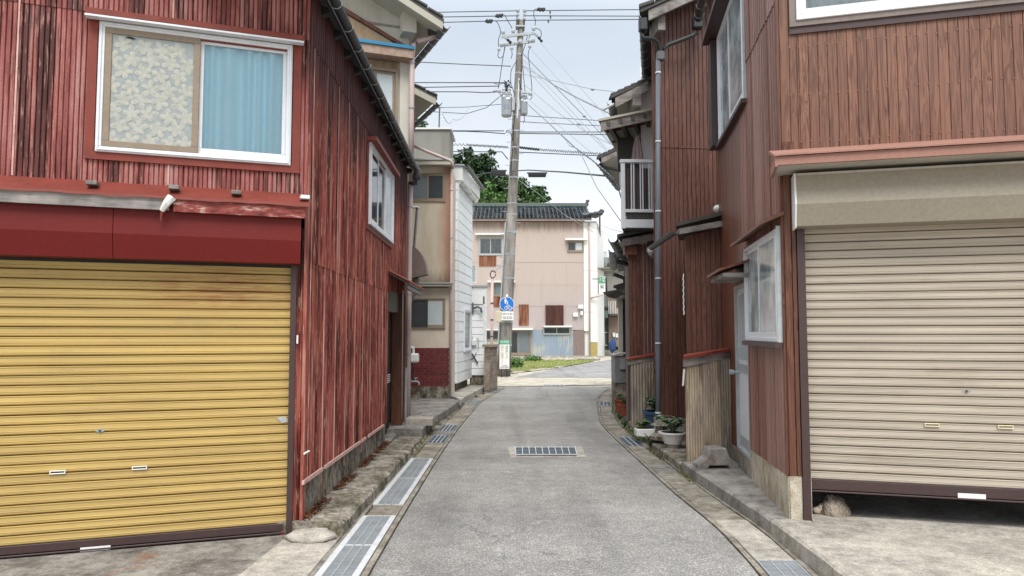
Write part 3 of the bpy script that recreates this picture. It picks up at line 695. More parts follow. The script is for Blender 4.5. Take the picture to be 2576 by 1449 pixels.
B('door_post', M['wood_post'], RH, LB-.62, LB-.48, -.15, .01, gz(11), dz0+.1, F=FB)
B('door_post', M['flat_brown'], RH, LB-.16, LB-.05, -.3, .0, gz(11), EAVE-.05, F=FB)
B('threshold', M['conc_grey'], RH, UD0, LB-.6, -.3, .02, gz(10)-.05, gz(10)+.09, F=FB)
# eaves: roof slab, black rafter ends, boards, gutter with hooks
m = MB(); sl_ = .42
gutx = .13
m.poly([FB.pt(-.9,.10,EAVE+.05),FB.pt(-.9,-2.2,EAVE+.05+2.3*sl_),FB.pt(-.9,-2.2,EAVE-.0+2.3*sl_),FB.pt(-.9,.10,EAVE-.01)], FB.pt(LB+.9+.15,0,0)-FB.pt(0,0,0))
m.build('roof', M['tile_dark'], RH)
for k_ in range(15):
    u = -.2+k_*.46; r_ = MB(); r_.poly([FB.pt(u,-.02,EAVE-.03),FB.pt(u,.08,EAVE-.06),FB.pt(u,.08,EAVE-.11),FB.pt(u,-.02,EAVE-.14)], FB.pt(u+.07,0,0)-FB.pt(u,0,0)); r_.build('rafter_end', M['black'], RH)
m = MB(); m.box(FB, -.9, LB+.1, .082, .097, EAVE-.05, EAVE+.045); m.build('fascia', M['black'], RH)
gutter(FB.pt(-.9,.15,EAVE-.02), FB.pt(LB+.12,.15,EAVE-.05), .045, RH, M['pipe_dark'], 16, M['galv'])
# outlet, elbows, the long pale downspout and its lower sleeve
e0 = WY(1043,418,12.0); e1 = WY(1050,432,12.0); e2 = WY(1047,452,12.0); e3 = WY(1032,462,12.05)
pipe_part([e0+Vector((0,0,.06)), e0, e1, e2], .065, M['pipe_grey'], RH, name='rain_hopper')
pipe_part([e2, e2+Vector((-.01,0,-.05)), e3, e3-Vector((0,0,.06))], .045, M['pipe_grey'], RH, name='gutter_elbow')
pb = WY(1026,1088,12.0); pt_ = Vector((WY(1033,462,12.05).x, 12.05, e3.z))
pipe_part([pt_, WY(1031,600,12.05), WY(1028,850,12.02), pb], .042, M['pipe_pink'], RH, [WY(1031.5,520,12.05), WY(1029,740,12.03), WY(1027,890,12.0)])
sl0 = WY(1018,925,11.9); m = MB(); m.wbox(sl0.x-.05, sl0.x+.04, 11.86, 11.95, gz(12)+.06, sl0.z); m.build('pipe_sleeve', M['grey_alu'], RH)

# ---- front: window, canopy, box, shutter
fu = lambda x, y, w=0: FA.px(x, y, w)
W0 = FA.U(245,200,.04); W1 = FA.U(734,250,.04); ZB = (FA.Z(245,382,.04)+FA.Z(730,415,.04))/2; ZT = (FA.Z(247,52,.04)+FA.Z(733,112,.04))/2
fhole = (W0, W1, ZB, ZT)
can_t = (FA.Z(0,440)+FA.Z(760,487))/2
wall_l = -3.1
topz = lambda u: EAVE-.02+(-u)*.42
clad_corr(FA, RH, M['rust_front'], wall_l, 0.0, can_t-.02, zr2+.02, .56, .0335, .0075, 0, [fhole], rib=True)
clad_corr(FA, RH, M['rust_front'], wall_l, 0.0, zr2, topz, .56, .0335, .0075, .005, [fhole], rib=True)
for x_ in (38, 428, 792-8):
    u = FA.U(x_, 250)
    if u < -.05:
        for (p, q) in spans(u, u+.01, can_t, EAVE+.3, [fhole]): B('batten', M['pale_strip'], RH, u, u+.011, .008, .018, p, q, F=FA)
# the front window: white frame, tan sash with lace, white sash with blue curtain
wf = MB(); rect_frame(wf, FA, W0, W1, ZB, ZT, -.10, .045, .04); rect_frame(wf, FA, W0+.01, W1-.01, ZB+.01, ZT-.01, .045, .055, .012); wf = wf.build('window', M['white_alu'], RH, bevel=.003)
UM = FA.U(501,250,.04)
sz0, sz1 = ZB+.04, ZT-.04
m = MB(); rect_frame(m, FA, W0+.042, UM, sz0, sz1, .02, .045, .045); m.build('sash', M['tan_frame'], wf, bevel=.003, label='tan sash holding lace')
B('lace_panel', M['lace_ground'], wf, W0+.08, UM-.04, .028, .034, sz0+.04, sz1-.04, F=FA)
fl = MB(); rnd = random.Random(4); cu = W0+.10; row = 0
pu = .125; pv = .105
nrow = int((sz1-sz0-.09)/pv); ncol = int((UM-W0-.13)/pu)+1
def petal(m, F, u, z, a, L, Wd, w):
    d = (math.cos(a), math.sin(a)); e_ = (-d[1], d[0]); pts = []
    for t, s_ in ((0,0),(.35,.8),(.7,1),(1,.55),(1.08,0),(1,-.55),(.7,-1),(.35,-.8)): pts.append((u+d[0]*L*t+e_[0]*Wd*s_, z+d[1]*L*t+e_[1]*Wd*s_))
    vs = [F.pt(uu, w, zz) for uu, zz in pts]+[F.pt(u+d[0]*L*.6, w+.0012, z+d[1]*L*.6)]
    m.add(vs, [(i,(i+1)%8,8) for i in range(8)])
for r_ in range(nrow+1):
    for c_ in range(ncol+1):
        u = W0+.10+c_*pu+(pu/2 if r_%2 else 0)+rnd.uniform(-.01,.01); z = sz0+.06+r_*pv*.97+rnd.uniform(-.008,.008)
        if u > UM-.06 or z > sz1-.06: continue
        a0 = rnd.uniform(0,6.28)
        for k_ in range(5):
            petal(fl, FA, u, z, a0+k_*1.257, .062+rnd.uniform(-.008,.008), .0215, .0345+rnd.uniform(0,.002))
            if rnd.random() < .5: petal(fl, FA, u+math.cos(a0+k_*1.047)*.03, z+math.sin(a0+k_*1.047)*.03, a0+k_*1.047+.5, .022, .004, .0375)
fl.build('lace_flowers', M['lace_flower'], wf, kind='stuff', recalc=False)
for (x_, y_, s_) in ((593,141,.02),(612,147,.015),(652,185,.016),(668,190,.012),(575,137,.01)):
    u, z = FA.px(x_*.7455/1.4907, y_*.7455/1.4907+2, .04); m = MB(); m.poly([FA.pt(u+s_*1.6*math.cos(a), .0395, z+s_*.45*math.sin(a)) for a in (0,.8,1.7,2.6,3.4,4.3,5.3)], FA.pt(0,.001,0)-FA.pt(0,0,0)); m.build('lace_tear', M['grate_dark'], wf)
m = MB(); rect_frame(m, FA, UM-.005, W1-.04, sz0, sz1, -.01, .012, .03, .05); m.build('sash', M['white_alu'], wf, bevel=.003)
B('pane', M['glass'], wf, UM, W1-.07, -.002, .002, sz0+.05, sz1-.03, F=FA)
curtain(FA, UM-.03, W1-.05, sz0, sz1-.01, -.036, .021, 6, M['curtain_blue'], wf)
B('backing', M['void'], wf, W0, W1, -.12, -.11, ZB, ZT, F=FA)
m = MB(); rect_frame(m, FA, W0-.07, W1+.07, ZB-.055, ZT+.01, -.02, .03, .06); m.build('window_casing', M['red_trim'], RH)
m = MB(); m.box(FA, W0-.08, W1+.08, .0, .12, ZT+.012, ZT+.06); m.build('window_hood', M['red_trim'], RH, bevel=.004)
B('hood_trim', M['white_alu'], RH, W0-.08, W1+.08, .06, .125, ZT-.004, ZT+.010, F=FA)
# canopy
cz1 = can_t; cz0 = cz1-.10; cw = .26
cu1 = FA.U(778,500,.2); lipz = (FA.Z(0,478,cw)+FA.Z(775,508,cw))/2
m = MB(); m.poly([FA.pt(wall_l,.0,cz1),FA.pt(wall_l,cw,lipz),FA.pt(wall_l,cw,lipz-.012),FA.pt(wall_l,0,cz1-.012)], FA.pt(cu1,0,0)-FA.pt(wall_l,0,0)); cp = m.build('canopy', M['red_trim'], RH)
nseg = 60; rows = []
for i in range(nseg+1):
    u = wall_l+(cu1-wall_l)*i/nseg; j = .006*mnoise.noise(Vector((u*5,2,2))); rows.append([FA.pt(u,cw+.01,lipz+.002+j), FA.pt(u,cw+.014,lipz-.018+2*j)])
m = MB(); m.grid(rows); m.build('drip_edge', M['red_trim'], cp, recalc=False)
ub = FA.U(425,500,cw)
B('fascia_board', M['weather_wood'], cp, wall_l, ub, cw-.03, cw-.004, FA.Z(200,517,cw), lipz-.01, F=FA)
B('fascia_board', M['red_wood'], cp, ub+.03, cu1-.03, cw-.035, cw-.006, FA.Z(600,540,cw), lipz-.005, F=FA)
for x_, y_ in ((232,463),(438,474),(595,487),(767,499)):
    u, z = FA.px(x_, y_, .18); m = MB(); m.box(FA, u-.035, u+.035, .10, .22, z-.01, z+.02); m.build('wood_block', M['weather_wood'] if x_ < 700 else M['white_paint'], cp, bevel=.004)
m = MB(); q0 = FA.px(432,497,cw); q1 = FA.px(407,530,cw); m.tube([FA.pt(q0[0],cw+.01,q0[1]), FA.pt((q0[0]+q1[0])/2,cw+.02,(q0[1]+q1[1])/2), FA.pt(q1[0],cw,q1[1])], .035, 6, r1=.018); m.build('broken_bracket', M['white_paint'], cp)
m = MB(); m.tube([FA.pt(q1[0]+.02,cw,q1[1]+.04), FA.pt(q1[0],cw,q1[1]-.01), FA.pt(q1[0]-.005,cw,q1[1]-.075)], .016, 5, r1=.005); m.build('rust_flake', M['red_trim'], cp)
m = MB(); m.box(FA, wall_l, cu1-.05, .0, .23, lipz-.05, lipz-.03); m.build('canopy_lining', M['brown_metal'], cp)
# housing box above the shutter
bt = lipz-.051; bc = (FA.Z(0,577,.21)+FA.Z(758,604,.21))/2; bb = (FA.Z(0,640,.17)+FA.Z(752,663,.17))/2
bu = FA.U(757,590,.2)
for (a, b) in ((wall_l, FA.U(283,600,.2)-.002), (FA.U(283,600,.2)+.002, bu)):
    m = MB(); m.prism_wz(FA, [(-.1,bt),(.20,bt),(.205,bc),(.165,bb),(-.1,bb)], a, b); m.build('shutter_housing', M['red_box'], RH)
# guides, corner strip, shutter
ug = FA.U(728,900); uh = FA.U(742,900)
B('guide_rail', M['brown_metal'], RH, ug, uh, -.09, .02, 0.01, bb-.0, F=FA)
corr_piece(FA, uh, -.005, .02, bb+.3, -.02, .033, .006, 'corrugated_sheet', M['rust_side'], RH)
zsb = .01
SH1 = roller_door(FA, None, wall_l, ug, zsb, bb-.002, None, .0687, w=-.045, label='yellow roller shutter, closed, on the red house at left') if False else None
M['yellow'] = shutter_mat('yellow_shutter', '#c9ac68', '#ad935d', (FA.pt(FA.U(560,730),0,0).x, FA.pt(FA.U(560,730),0,0).y, FA.Z(560,725)))
M['yellow_back'] = plain('shutter_joint_ochre', '#4d3c16', .8, .2)
M['cream_slat'] = shutter_mat('beige_shutter', '#bbb0a1', '#a2988a')
SH1 = roller_door(FA, None, wall_l, ug, zsb, bb-.002, M['yellow'], .0687, w=-.045, label='yellow roller shutter, closed, on the red house at left')
for c in list(SH1.children):
    if c.name.startswith('curtain_back'): c.data.materials[0] = M['yellow_back']
for x_, y_ in ((145,1188),(351,1177)): u, z = FA.px(x_, y_, -.02); shutter_handle(FA, SH1, u, z, -.026, M['white_paint'])
u, z = FA.px(251,1084,-.02); shutter_lock(FA, SH1, u, z, -.03)
u, z = FA.px(246,1380,-.02); B('sticker', M['white_paint'], SH1, u-.11, u+.08, -.021, -.019, z-.012, z+.016, F=FA)
B('lintel_strip', M['black'], RH, wall_l, ug, -.07, .0, bb-.02, bb+.02, F=FA)
M['scuff'] = plain('bare_metal_scuff', '#a9adb0', .5, .4, '#86806a', 30)
u, z = FA.px(709,1056,-.02); o_ = MB(); o_.poly([FA.pt(u+a_, -.0235, z+b_) for a_, b_ in ((-.045,.018),(.035,.022),(.04,-.02),(.0,-.024),(-.02,-.004))], FA.pt(0,.001,0)-FA.pt(0,0,0)); o_.build('worn_patch', M['scuff'], SH1)
u, z = FA.px(714,1340,-.02); o_ = MB(); o_.poly([FA.pt(u+a_, -.0195, z+b_) for a_, b_ in ((-.05,-.03),(.03,-.03),(.03,.03),(.0,.02),(-.02,-.01))], FA.pt(0,.001,0)-FA.pt(0,0,0)); o_.build('red_paint_patch', plain('red_paint_smear', '#9c3a34', .6, .3), SH1)
# dead moss and earth gathered at the foot of the foundation
dm = MB(); rr = random.Random(31)
for i in range(2600):
    u_m = rr.uniform(.0, 4.2); 
    if mnoise.noise(Vector((u_m*1.7, 2, 5))) < -.18: continue
    p_ = FB.pt(u_m, rr.uniform(-.01,.02)+.07*rr.random()**2, .10-.035*u_m/4+rr.uniform(-.004,.02)); s_ = rr.uniform(.008,.026); a_ = rr.uniform(0,6.28); k_ = len(dm.v)
    dm.v += [p_, p_+Vector((math.cos(a_)*s_, math.sin(a_)*s_, s_*.7)), p_+Vector((math.cos(a_+1.2)*s_, math.sin(a_+1.2)*s_, s_*.3))]; dm.f.append((k_,k_+1,k_+2))
dmm = NT('rusty_dead_moss'); o_ = dm.build('dead_moss', dmm.out(dmm.ramp(dmm.noise(dmm.pos((14,14,14)),1,4,.6), [(.38,'#35211a'),(.5,'#5a3322'),(.62,'#77502f')]), .95), recalc=False, kind='stuff', loc=(A[0], A[1], .1)); tag(o_, 'rust brown dead moss along the foot of the red house', 'moss')
# a closing bolt and a white clip on the corner
m = MB(); q = FB.px(764,1140,.02); m.tube([FB.pt(q[0]-.02,.03,q[1]), FB.pt(q[0]+.10,.035,q[1])], .008, 6); m.build('peg', M['white_paint'], RH)
m = MB(); q = FA.px(748,853,.02); m.box(FA, q[0]-.006, q[0]+.006, .0, .02, q[1]-.035, q[1]+.03); m.build('clip', M['white_paint'], RH)
# ================================================================== CREAM HOUSE behind the red one
def kawara_edge(m, a, b, n, r=.05):        # row of rounded tile fronts along an edge
    a = Vector(a); b = Vector(b)
    for i in range(n): m.blob(a.lerp(b, (i+.5)/n), (r,r,r*.8), 8, 5)
CR = T('house', 'cream plastered house with a deep tiled roof overhang rising behind the red house', 'house', (-1.85, 12.3, gz(12.3)))
FC = Fr((-1.80, 12.25), (1, .36)); FCs = Fr((-1.80, 12.25), (-.45, 1))
ev0 = WY(1120, 62, 11.8)            # near end of the eave gutter
CZ = ev0.z
m = MB(); pc = [FC.pt(0,0,0), FC.pt(-4.5,0,0), FC.pt(-4.5,-5,0), FCs.pt(3.2,0,0)]; m.prism_xy([(p.x,p.y) for p in pc], -.2, CZ+.15); m.build('wall', M['cream'], CR)
# gable above, roof planes
def zc(u, w=0): return CZ+.22+(-(u-.0))*.52
m = MB(); m.prism_uz(FC, [(0,CZ+.1),(0,CZ+.30),(-3.2,CZ+2.0),(-4.5,CZ+1.4),(-4.5,CZ+.1)], -.3, .0); m.build('gable', M['cream'], CR)
# roof slab: from eave corner up-left ; eave runs along FCs direction
E0 = ev0+Vector((-.02,0,.05)); dv = Vector((FCs.d.x, FCs.d.y, 0)); 
up = Vector((-FC.d.x, -FC.d.y, 0)); rise = .50
ev1 = WY(1038,153,0.001+E0.y+2.0) if False else E0+dv*3.3
def rp(s_, t_, dz=0): return E0+dv*s_+up*t_+Vector((0,0,rise*t_+dz))
m = MB(); m.hexa([rp(0,0,-.02),rp(0,4,-.02),rp(3.3,4,-.02),rp(3.3,0,-.02),rp(0,0,.05),rp(0,4,.05),rp(3.3,4,.05),rp(3.3,0,.05)]); rf = m.build('roof', M['tile_dark'], CR)
for i in range(14):
    t_ = .02+i*.27; mm = MB(); mm.hexa([rp(-.03,t_,.05),rp(-.03,t_+.26,.03),rp(.22,t_+.26,.03),rp(.22,t_,.05),rp(-.03,t_,.10),rp(-.03,t_+.26,.075),rp(.22,t_+.26,.075),rp(.22,t_,.10)]); mm.build('edge_tile', M['tile_dark'], rf, bevel=.01)
m = MB(); m.hexa([rp(.0,.02,-.14),rp(.0,4,-.14),rp(.08,4,-.14),rp(.08,.02,-.14),rp(.0,.02,-.02),rp(.0,4,-.02),rp(.08,4,-.02),rp(.08,.02,-.02)]); m.build('bargeboard', M['soffit_cream'], CR)
m = MB(); m.hexa([rp(.08,.03,-.06),rp(.08,4,-.06),rp(3.2,4,-.06),rp(3.2,.03,-.06),rp(.08,.03,-.03),rp(.08,4,-.03),rp(3.2,4,-.03),rp(3.2,.03,-.03)]); m.build('soffit', M['soffit_cream'], CR)
# purlin block under the overhang
pcn = WY(1028,58,11.95); m = MB(); hw = .16
F2 = Fr((pcn.x, pcn.y), (1,.36)); m.box(F2, -.10, .14, -1.0, .0, pcn.z-.15, pcn.z+.22); m.build('purlin', M['cream'], CR)
g0_ = E0+Vector((.05,0,-.06)); gutter(g0_, g0_+dv*3.1, .065, CR, M['pipe_grey'], 10, M['white_alu'])
# small cornice with blue edge over the upper window
z0c = FC.Z(970,128,.3); z1c = FC.Z(970,112,.3)
uL, uR = FC.U(840,110,.3), FC.U(1043,128,.3)
B('blue_flashing', plain('blue_painted_edge', '#2f7fa6', .5, .3), CR, uL, uR, .0, .32, z1c-.02, z1c+.035, F=FC)
m = MB(); m.box(FC, uL, uR-.02, .0, .29, z1c-.17, z1c-.021); m.build('cornice', plain('peeling_cornice', '#a39384', .8, .7, '#8a5443', 9), CR)
m = MB(); a = FC.px(895,62,.05); b = FC.px(1028,118,.05); m.prism_uz(FC, [(a[0]-.5,a[1]+.42),(b[0],b[1]),(b[0],b[1]-.06),(a[0]-.5,a[1]+.34)], 0, .06); m.build('rake_board', M['flat_brown'], CR)
m = MB(); m.prism_uz(FC, [(a[0]-.5,a[1]+.33),(b[0]-.02,b[1]-.07),(b[0]-.02,z1c+.03),(a[0]-.5,z1c+.03)], 0, .02); m.build('worn_panel', plain('worn_plywood', '#a58f74', .8, .6, '#6f5a44', 10, streak=True), CR)
uw0, uw1 = FC.U(880,260,.02), FC.U(1001,260,.02); zw1 = FC.Z(965,172,.02); zw0 = FC.Z(965,420,.02)
window(FC, CR, uw0, uw1, zw0, zw1, M['tan_frame'], [(0,.5,M['frost'],None,.0),(.5,1,M['frost'],None,.0)], b=.05, depth=(-.05,.05), sash=.045)
B('worn_panel', plain('stained_lintel', '#8f7d66', .8, .6, '#5c4a38', 10, streak=True), CR, uw0, uw1, .0, .03, zw1+.0, z1c-.18, F=FC)
B('corner_pilaster', M['cream'], CR, uw1+.03, 0.0, .0, .035, 3.5, z1c-.17, F=FC)
# downpipe from the gutter outlet
o1 = WY(1096,165/1.0*0+88,12.1); o1 = WY(1087,84*1.0,12.4)
p_ = [WY(1097,80,12.2), WY(1095,90,12.2), WY(1082,97,12.2), WY(1050,104,12.15), WY(1040,112,12.12), WY(1037,140,12.1), WY(1035,300,12.08), WY(1034,400,12.06)]
pipe_part(p_, .045, M['pipe_pink'], CR, [WY(1036.5,160,12.1), WY(1035.5,272,12.08), WY(1034,392,12.06)])
m = MB(); q = WY(1090,78,12.2); m.wbox(q.x-.09,q.x+.09,12.1,12.3,q.z-.09,q.z+.09); m.build('rain_hopper', M['pipe_dark'], CR, bevel=.02)
# quarter round hood on its side wall
hd = MB(); h0 = WY(1040,622,13.6); h1 = WY(1079,700,13.6); xs0 = WY(1031,622,13.6).x
prof = [(xs0-.1,h0.z)]+[(xs0+(h1.x-xs0)*math.sin(a), h1.z+.05+(h0.z-h1.z-.05)*math.cos(a)) for a in [i*math.pi/16 for i in range(9)]]+[(xs0-.1, h1.z-.08)]
hd.poly([(x,13.2,z) for x,z in prof], (0,.35,0)); o = hd.build('vent_hood', plain('brown_grey_hood', '#72625c', .5, .3), CR)
m = MB(); m.poly([(xs0-.1,13.3,h1.z-.06),(xs0+.20,13.3,h1.z-.02),(xs0+.13,13.3,h1.z-.3),(xs0+.05,13.3,h1.z-.45),(xs0-.1,13.3,h1.z-.45)], (0,.3,0)); m.build('hood_skirt', plain('olive_duct', '#6d6858', .7, .3), CR)
m = MB(); a1 = WY(1051,523,13.5); a2 = WY(1040,660,13.5); m.hexa([(a2.x-.03,13.45,a2.z),(a2.x,13.45,a2.z),(a2.x,13.6,a2.z),(a2.x-.03,13.6,a2.z),(a1.x-.03,13.45,a1.z),(a1.x,13.45,a1.z),(a1.x,13.6,a1.z),(a1.x-.03,13.6,a1.z)]); m.build('open_casement', M['dark_alu'], CR)
m = MB(); m.wbox(a1.x-.22, a1.x+.02, 13.42, 13.62, a1.z, a1.z+.025); m.build('casement_hood', M['white_paint'], CR)

# ================================================================== second tiled roof house
TH = T('house', 'narrow house with a grey tiled eave showing between the cream house and the cement parapet', 'house', (-2.6, 15, gz(15)))
e2_ = WY(1100, 250, 14.6)
m = MB(); m.prism_xy([(-6,14.3),(-2.16,14.75),(-3.2,17),(-6,17)], -.2, e2_.z+.5); m.build('wall', M['cream'], TH)
up2 = Vector((-1,-.1,0)); dv2 = Vector((-.45,1,0)).normalized()
def rq(s_, t_, dz=0): return e2_+dv2*s_+up2*t_+Vector((0,0,.50*t_+dz))
m = MB(); m.hexa([rq(0,0,0),rq(0,4,0),rq(2.4,4,0),rq(2.4,0,0),rq(0,0,.06),rq(0,4,.06),rq(2.4,4,.06),rq(2.4,0,.06)]); rf = m.build('roof', M['tile_dark'], TH)
for i in range(10):
    t_ = i*.24; mm = MB(); mm.hexa([rq(-.03,t_,.06),rq(-.03,t_+.23,.045),rq(.2,t_+.23,.045),rq(.2,t_,.06),rq(-.03,t_,.11),rq(-.03,t_+.23,.085),rq(.2,t_+.23,.085),rq(.2,t_,.11)]); mm.build('edge_tile', M['tile_dark'], rf, bevel=.01)
m = MB(); m.hexa([rq(0,.03,-.13),rq(0,3,-.13),rq(.06,3,-.13),rq(.06,.03,-.13),rq(0,.03,0),rq(0,3,0),rq(.06,3,0),rq(.06,.03,0)]); m.build('bargeboard', M['soffit_cream'], TH)
gutter(rq(0,-.05,-.03), rq(2.4,-.05,-.03), .06, TH, M['pipe_grey'], 8)
m = MB(); m.hexa([rq(.06,.03,-.05),rq(.06,3,-.05),rq(2.3,3,-.05),rq(2.3,.03,-.05),rq(.06,.03,-.02),rq(.06,3,-.02),rq(2.3,3,-.02),rq(2.3,.03,-.02)]); m.build('soffit', M['soffit_cream'], TH)

# ================================================================== stucco house with brick base
SY = 16.8
FS = Fr((G(1131,999,.05).x, SY), (1, 0)); sx = lambda x, y=838: FS.U(x, y); sz = lambda y: FS.Z(1085, y)
SH = T('house', 'beige stucco house with a dark red brick base and two brown framed windows', 'house', (-2.6, SY, gz(SY)))
core = MB(); core.box(FS, -3.5, -.02, -1.9, -.10, -.2, sz(405)); core.build('wall', M['stucco'], SH)
w1 = (sx(1030,470), sx(1121,470), sz(508), sz(436)); w2 = (sx(1030,790), sx(1120,790), sz(826), sz(750))
def wall_with_holes(F, u0, u1, z0, z1, holes, w0, w1, mat, parent, name='wall_panel'):
    us = sorted(set([u0,u1]+[h for H_ in holes for h in H_[:2] if u0 < h < u1]))
    m = MB()
    for a, b in zip(us, us[1:]):
        for (p, q) in spans(a, b, z0, z1, holes): m.box(F, a, b, w0, w1, p, q)
    return m.build(name, mat, parent)
M['stucco_up'] = (lambda n: n)(None)
def stained_stucco():
    n = NT('rust_stained_stucco'); a = n.noise(n.pos((2,2,.5)),1,6,.65); b = n.noise(n.pos((4,4,4)),1,6,.65)
    col = n.mix(n.math('MULTIPLY', n.step(a,.45,.7), .5), '#cfc4b0', '#a39180')
    x = n.n('ShaderNodeSeparateXYZ'); n.L(n.g.outputs['Position'], x.inputs[0])
    q = n.n('ShaderNodeMapRange'); n.L(n.math('ADD', x.outputs[0], n.math('MULTIPLY', b, .12)), q.inputs[0]); q.inputs[1].default_value = FS.o.x-.27; q.inputs[2].default_value = FS.o.x+.0
    col = n.mix(n.math('MULTIPLY', q.outputs[0], .75), col, '#8c543e')
    q2 = n.n('ShaderNodeMapRange'); st = n.noise(n.pos((16,16,1)),1,4,.6); n.L(n.math('SUBTRACT', x.outputs[2], n.math('MULTIPLY', st, .5)), q2.inputs[0]); q2.inputs[1].default_value = sz(715)+.12; q2.inputs[2].default_value = sz(715)-.20
    col = n.mix(n.math('MULTIPLY', q2.outputs[0], .7), col, '#5f4f42')
    return n.out(col, .9, 0, .2, bump=n.noise(n.pos((50,50,50)),1,3), bs=.3, bd=.004)
M['stucco_up'] = stained_stucco()
wall_with_holes(FS, -3.5, 0, sz(722), sz(410), [w1], -.1, 0, M['stucco_up'], SH)
wall_with_holes(FS, -3.5, 0, sz(875), sz(724), [w2], -.1, -.03, M['stucco'], SH)
window(FS, SH, *w1, M['tan_frame'], [(0,.52,M['grey_pane'],None,.0),(.5,1,M['dark_pane'],None,.02)], b=.035, depth=(-.09,.03))
w2f = window(FS, SH, *w2, M['tan_frame'], [(.46,1,M['frost'],None,.0)], b=.035, depth=(-.09,.02))
a, b = w2[0]+.03, w2[0]+.03+(w2[1]-w2[0])*.48; m = MB(); rect_frame(m, FS, a, b, w2[2]+.03, w2[3]-.03, .0, .03, .035); m.build('sash', M['pipe_dark'], w2f); B('net_pane', M['dark_pane'], w2f, a+.035, b-.035, .005, .015, w2[2]+.065, w2[3]-.065, F=FS)
for (y0_, y1_, dp) in ((405,420,.22),(712,722,.2)):
    m = MB(); m.box(FS, -3.5, .06, -.05, dp, sz(y1_), sz(y0_+3)); c_ = m.build('cornice', M['soffit_cream'], SH, bevel=.01); B('cornice_cap', M['grey_alu'], c_, -3.5, .10, -.05, dp+.03, sz(y0_+3), sz(y0_), F=FS)
bu0 = sx(1015); B('mortar_bed', M['mortar'], SH, bu0, 0, -.1, -.012, sz(972), sz(875), F=FS)
bh = (sz(875)-sz(972))/14; bw = .235
def brick_fill(L):
    def f(m): m.box(Fr((0,0),(1,0)), .004, L-.004, 0, .014, .004, bh-.004)
    return f
def um(name, mat, fill):
    m = MB(); fill(m); o = m.build(name, mat); me = o.data; bpy.data.objects.remove(o); return me
bl, bs_ = um('brick', M['brick'], brick_fill(bw)), um('brick', M['brick'], brick_fill(bw/2))
for r_ in range(14):
    x = bu0-(bw*.33 if r_%2 else 0)*1.0; k_ = r_
    while x < -bw*.4:
        long = (k_%3) != 0; L = bw if long else bw/2
        if x+L > .0: long = False; L = bw/2
        if x >= bu0-.001 and x+L <= .03: inst('brick', bl if long else bs_, SH, FS.pt(x,-.012,sz(972)+r_*bh))
        x += L; k_ += 1
B('foundation', M['conc_wall'], SH, -3.5, -.01, -.2, .0, gz(16)-.1, sz(972), F=FS)
pipe_part([FS.pt(.03,.05,gz(16.8)+.25), FS.pt(.035,.05,sz(715)-.05), FS.pt(.035,.05,sz(420))], .03, M['pipe_pink'], SH, [FS.pt(.035,.05,sz(y)) for y in (480,600,760,880)])
pipe_part([FS.pt(.03,.05,gz(16.8)+.26), FS.pt(.05,.10,gz(16.8)+.19), FS.pt(.22,.45,gz(16.8)+.17), FS.pt(.30,.60,gz(16.8)+.0)], .035, M['pipe_grey'], SH, name='drain_elbow')
# upper cement parapet with slanting pipe
B('parapet', M['grey_conc_wall'], SH, -3.4, FS.U(1131,360,-.5), -1.6, -.5, sz(410)-.05, FS.Z(1090,326,-.5), F=FS)
B('parapet_cap', M['white_paint'], SH, -3.4, FS.U(1137,330,-.5), -1.65, -.45, FS.Z(1090,326,-.5), FS.Z(1090,322,-.5), F=FS)
pipe_part([WY(1038,366,16.3), WY(1085,385,16.35), WY(1133,404,16.4), WY(1138,408,16.4), WY(1138,425,16.45)], .035, M['pipe_pink'], SH, name='slanting_pipe')
# antenna
an = T('antenna_mast', 'thin rooftop mast with a coil of cable above the cement parapet', 'antenna', WY(1105,322,17.6))
m = MB(); m.tube([WY(1104.5,322,17.6), WY(1106,270,17.6)], .02, 6); m.build('mast', M['pipe_grey'], an)
m = MB(); m.tube([WY(1100,272,17.6), WY(1113,270,17.6)], .012, 5); m.build('cross_arm', M['pipe_grey'], an)
m = MB(); m.tube([WY(1110+10*math.sin(i*.9)*(.4+i*.03), 275+i*1.6+4*math.cos(i*1.3), 17.6) for i in range(16)], .006, 4); m.build('cable_coil', M['white_paint'], an)

# ================================================================== white sided house
WA = G(1146,985,.04); WA = (WA.x+.04, WA.y)
FWf = Fr(WA, (1, 0)); wdir = (.0956, 1); FWs = Fr(WA, wdir)
WH = T('house', 'white house with horizontal siding and a narrow sash window beside the beige one', 'house', (WA[0], WA[1], gz(18)))
WL = 2.45; zb_ = FWs.Z(1150,964); zt_ = FWs.Z(1152,452)
endp = FWs.pt(WL,0,0)
m = MB(); m.prism_xy([(WA[0]-4,WA[1]+.03),(WA[0]-.03,WA[1]+.03),(endp.x-.03,endp.y-.02),(WA[0]-4,endp.y)], zb_-.02, zt_+.1); m.build('wall', M['white_side'], WH)
m = MB(); m.prism_xy([(WA[0]-4,WA[1]+.12),(WA[0]-.12,WA[1]+.12),(endp.x-.12,endp.y-.02),(WA[0]-4,endp.y)], -.3, zb_-.0); m.build('foundation', M['conc_wall'], WH)
hw_ = (FWs.U(1165,830), FWs.U(1182,830), FWs.Z(1174,884), FWs.Z(1174,778))
pit = (zt_-zb_)/20
def boards_h(F, parent, u0, u1, z0, z1, pit, mat, holes=()):
    z = z0; 
    while z < z1-.02:
        e_ = min(z+pit, z1); hs = [h for h in holes if h[2] < (z+e_)/2 < h[3]]
        segs = [(u0,u1)]
        for h in hs: segs = [s_ for a,b in segs for s_ in ((a,min(b,h[0])),(max(a,h[1]),b)) if s_[1]-s_[0] > .02]
        for a, b in segs:
            m = MB(); m.prism_wz(F, [(-.02,z),(.012,z),(.016,z+.006),(.010,e_-.012),(-.02,e_-.006)], a, b); m.build('siding_board', mat, parent)
        z = e_
boards_h(FWs, WH, .0, WL, zb_, zt_, pit, M['white_side'], [hw_])
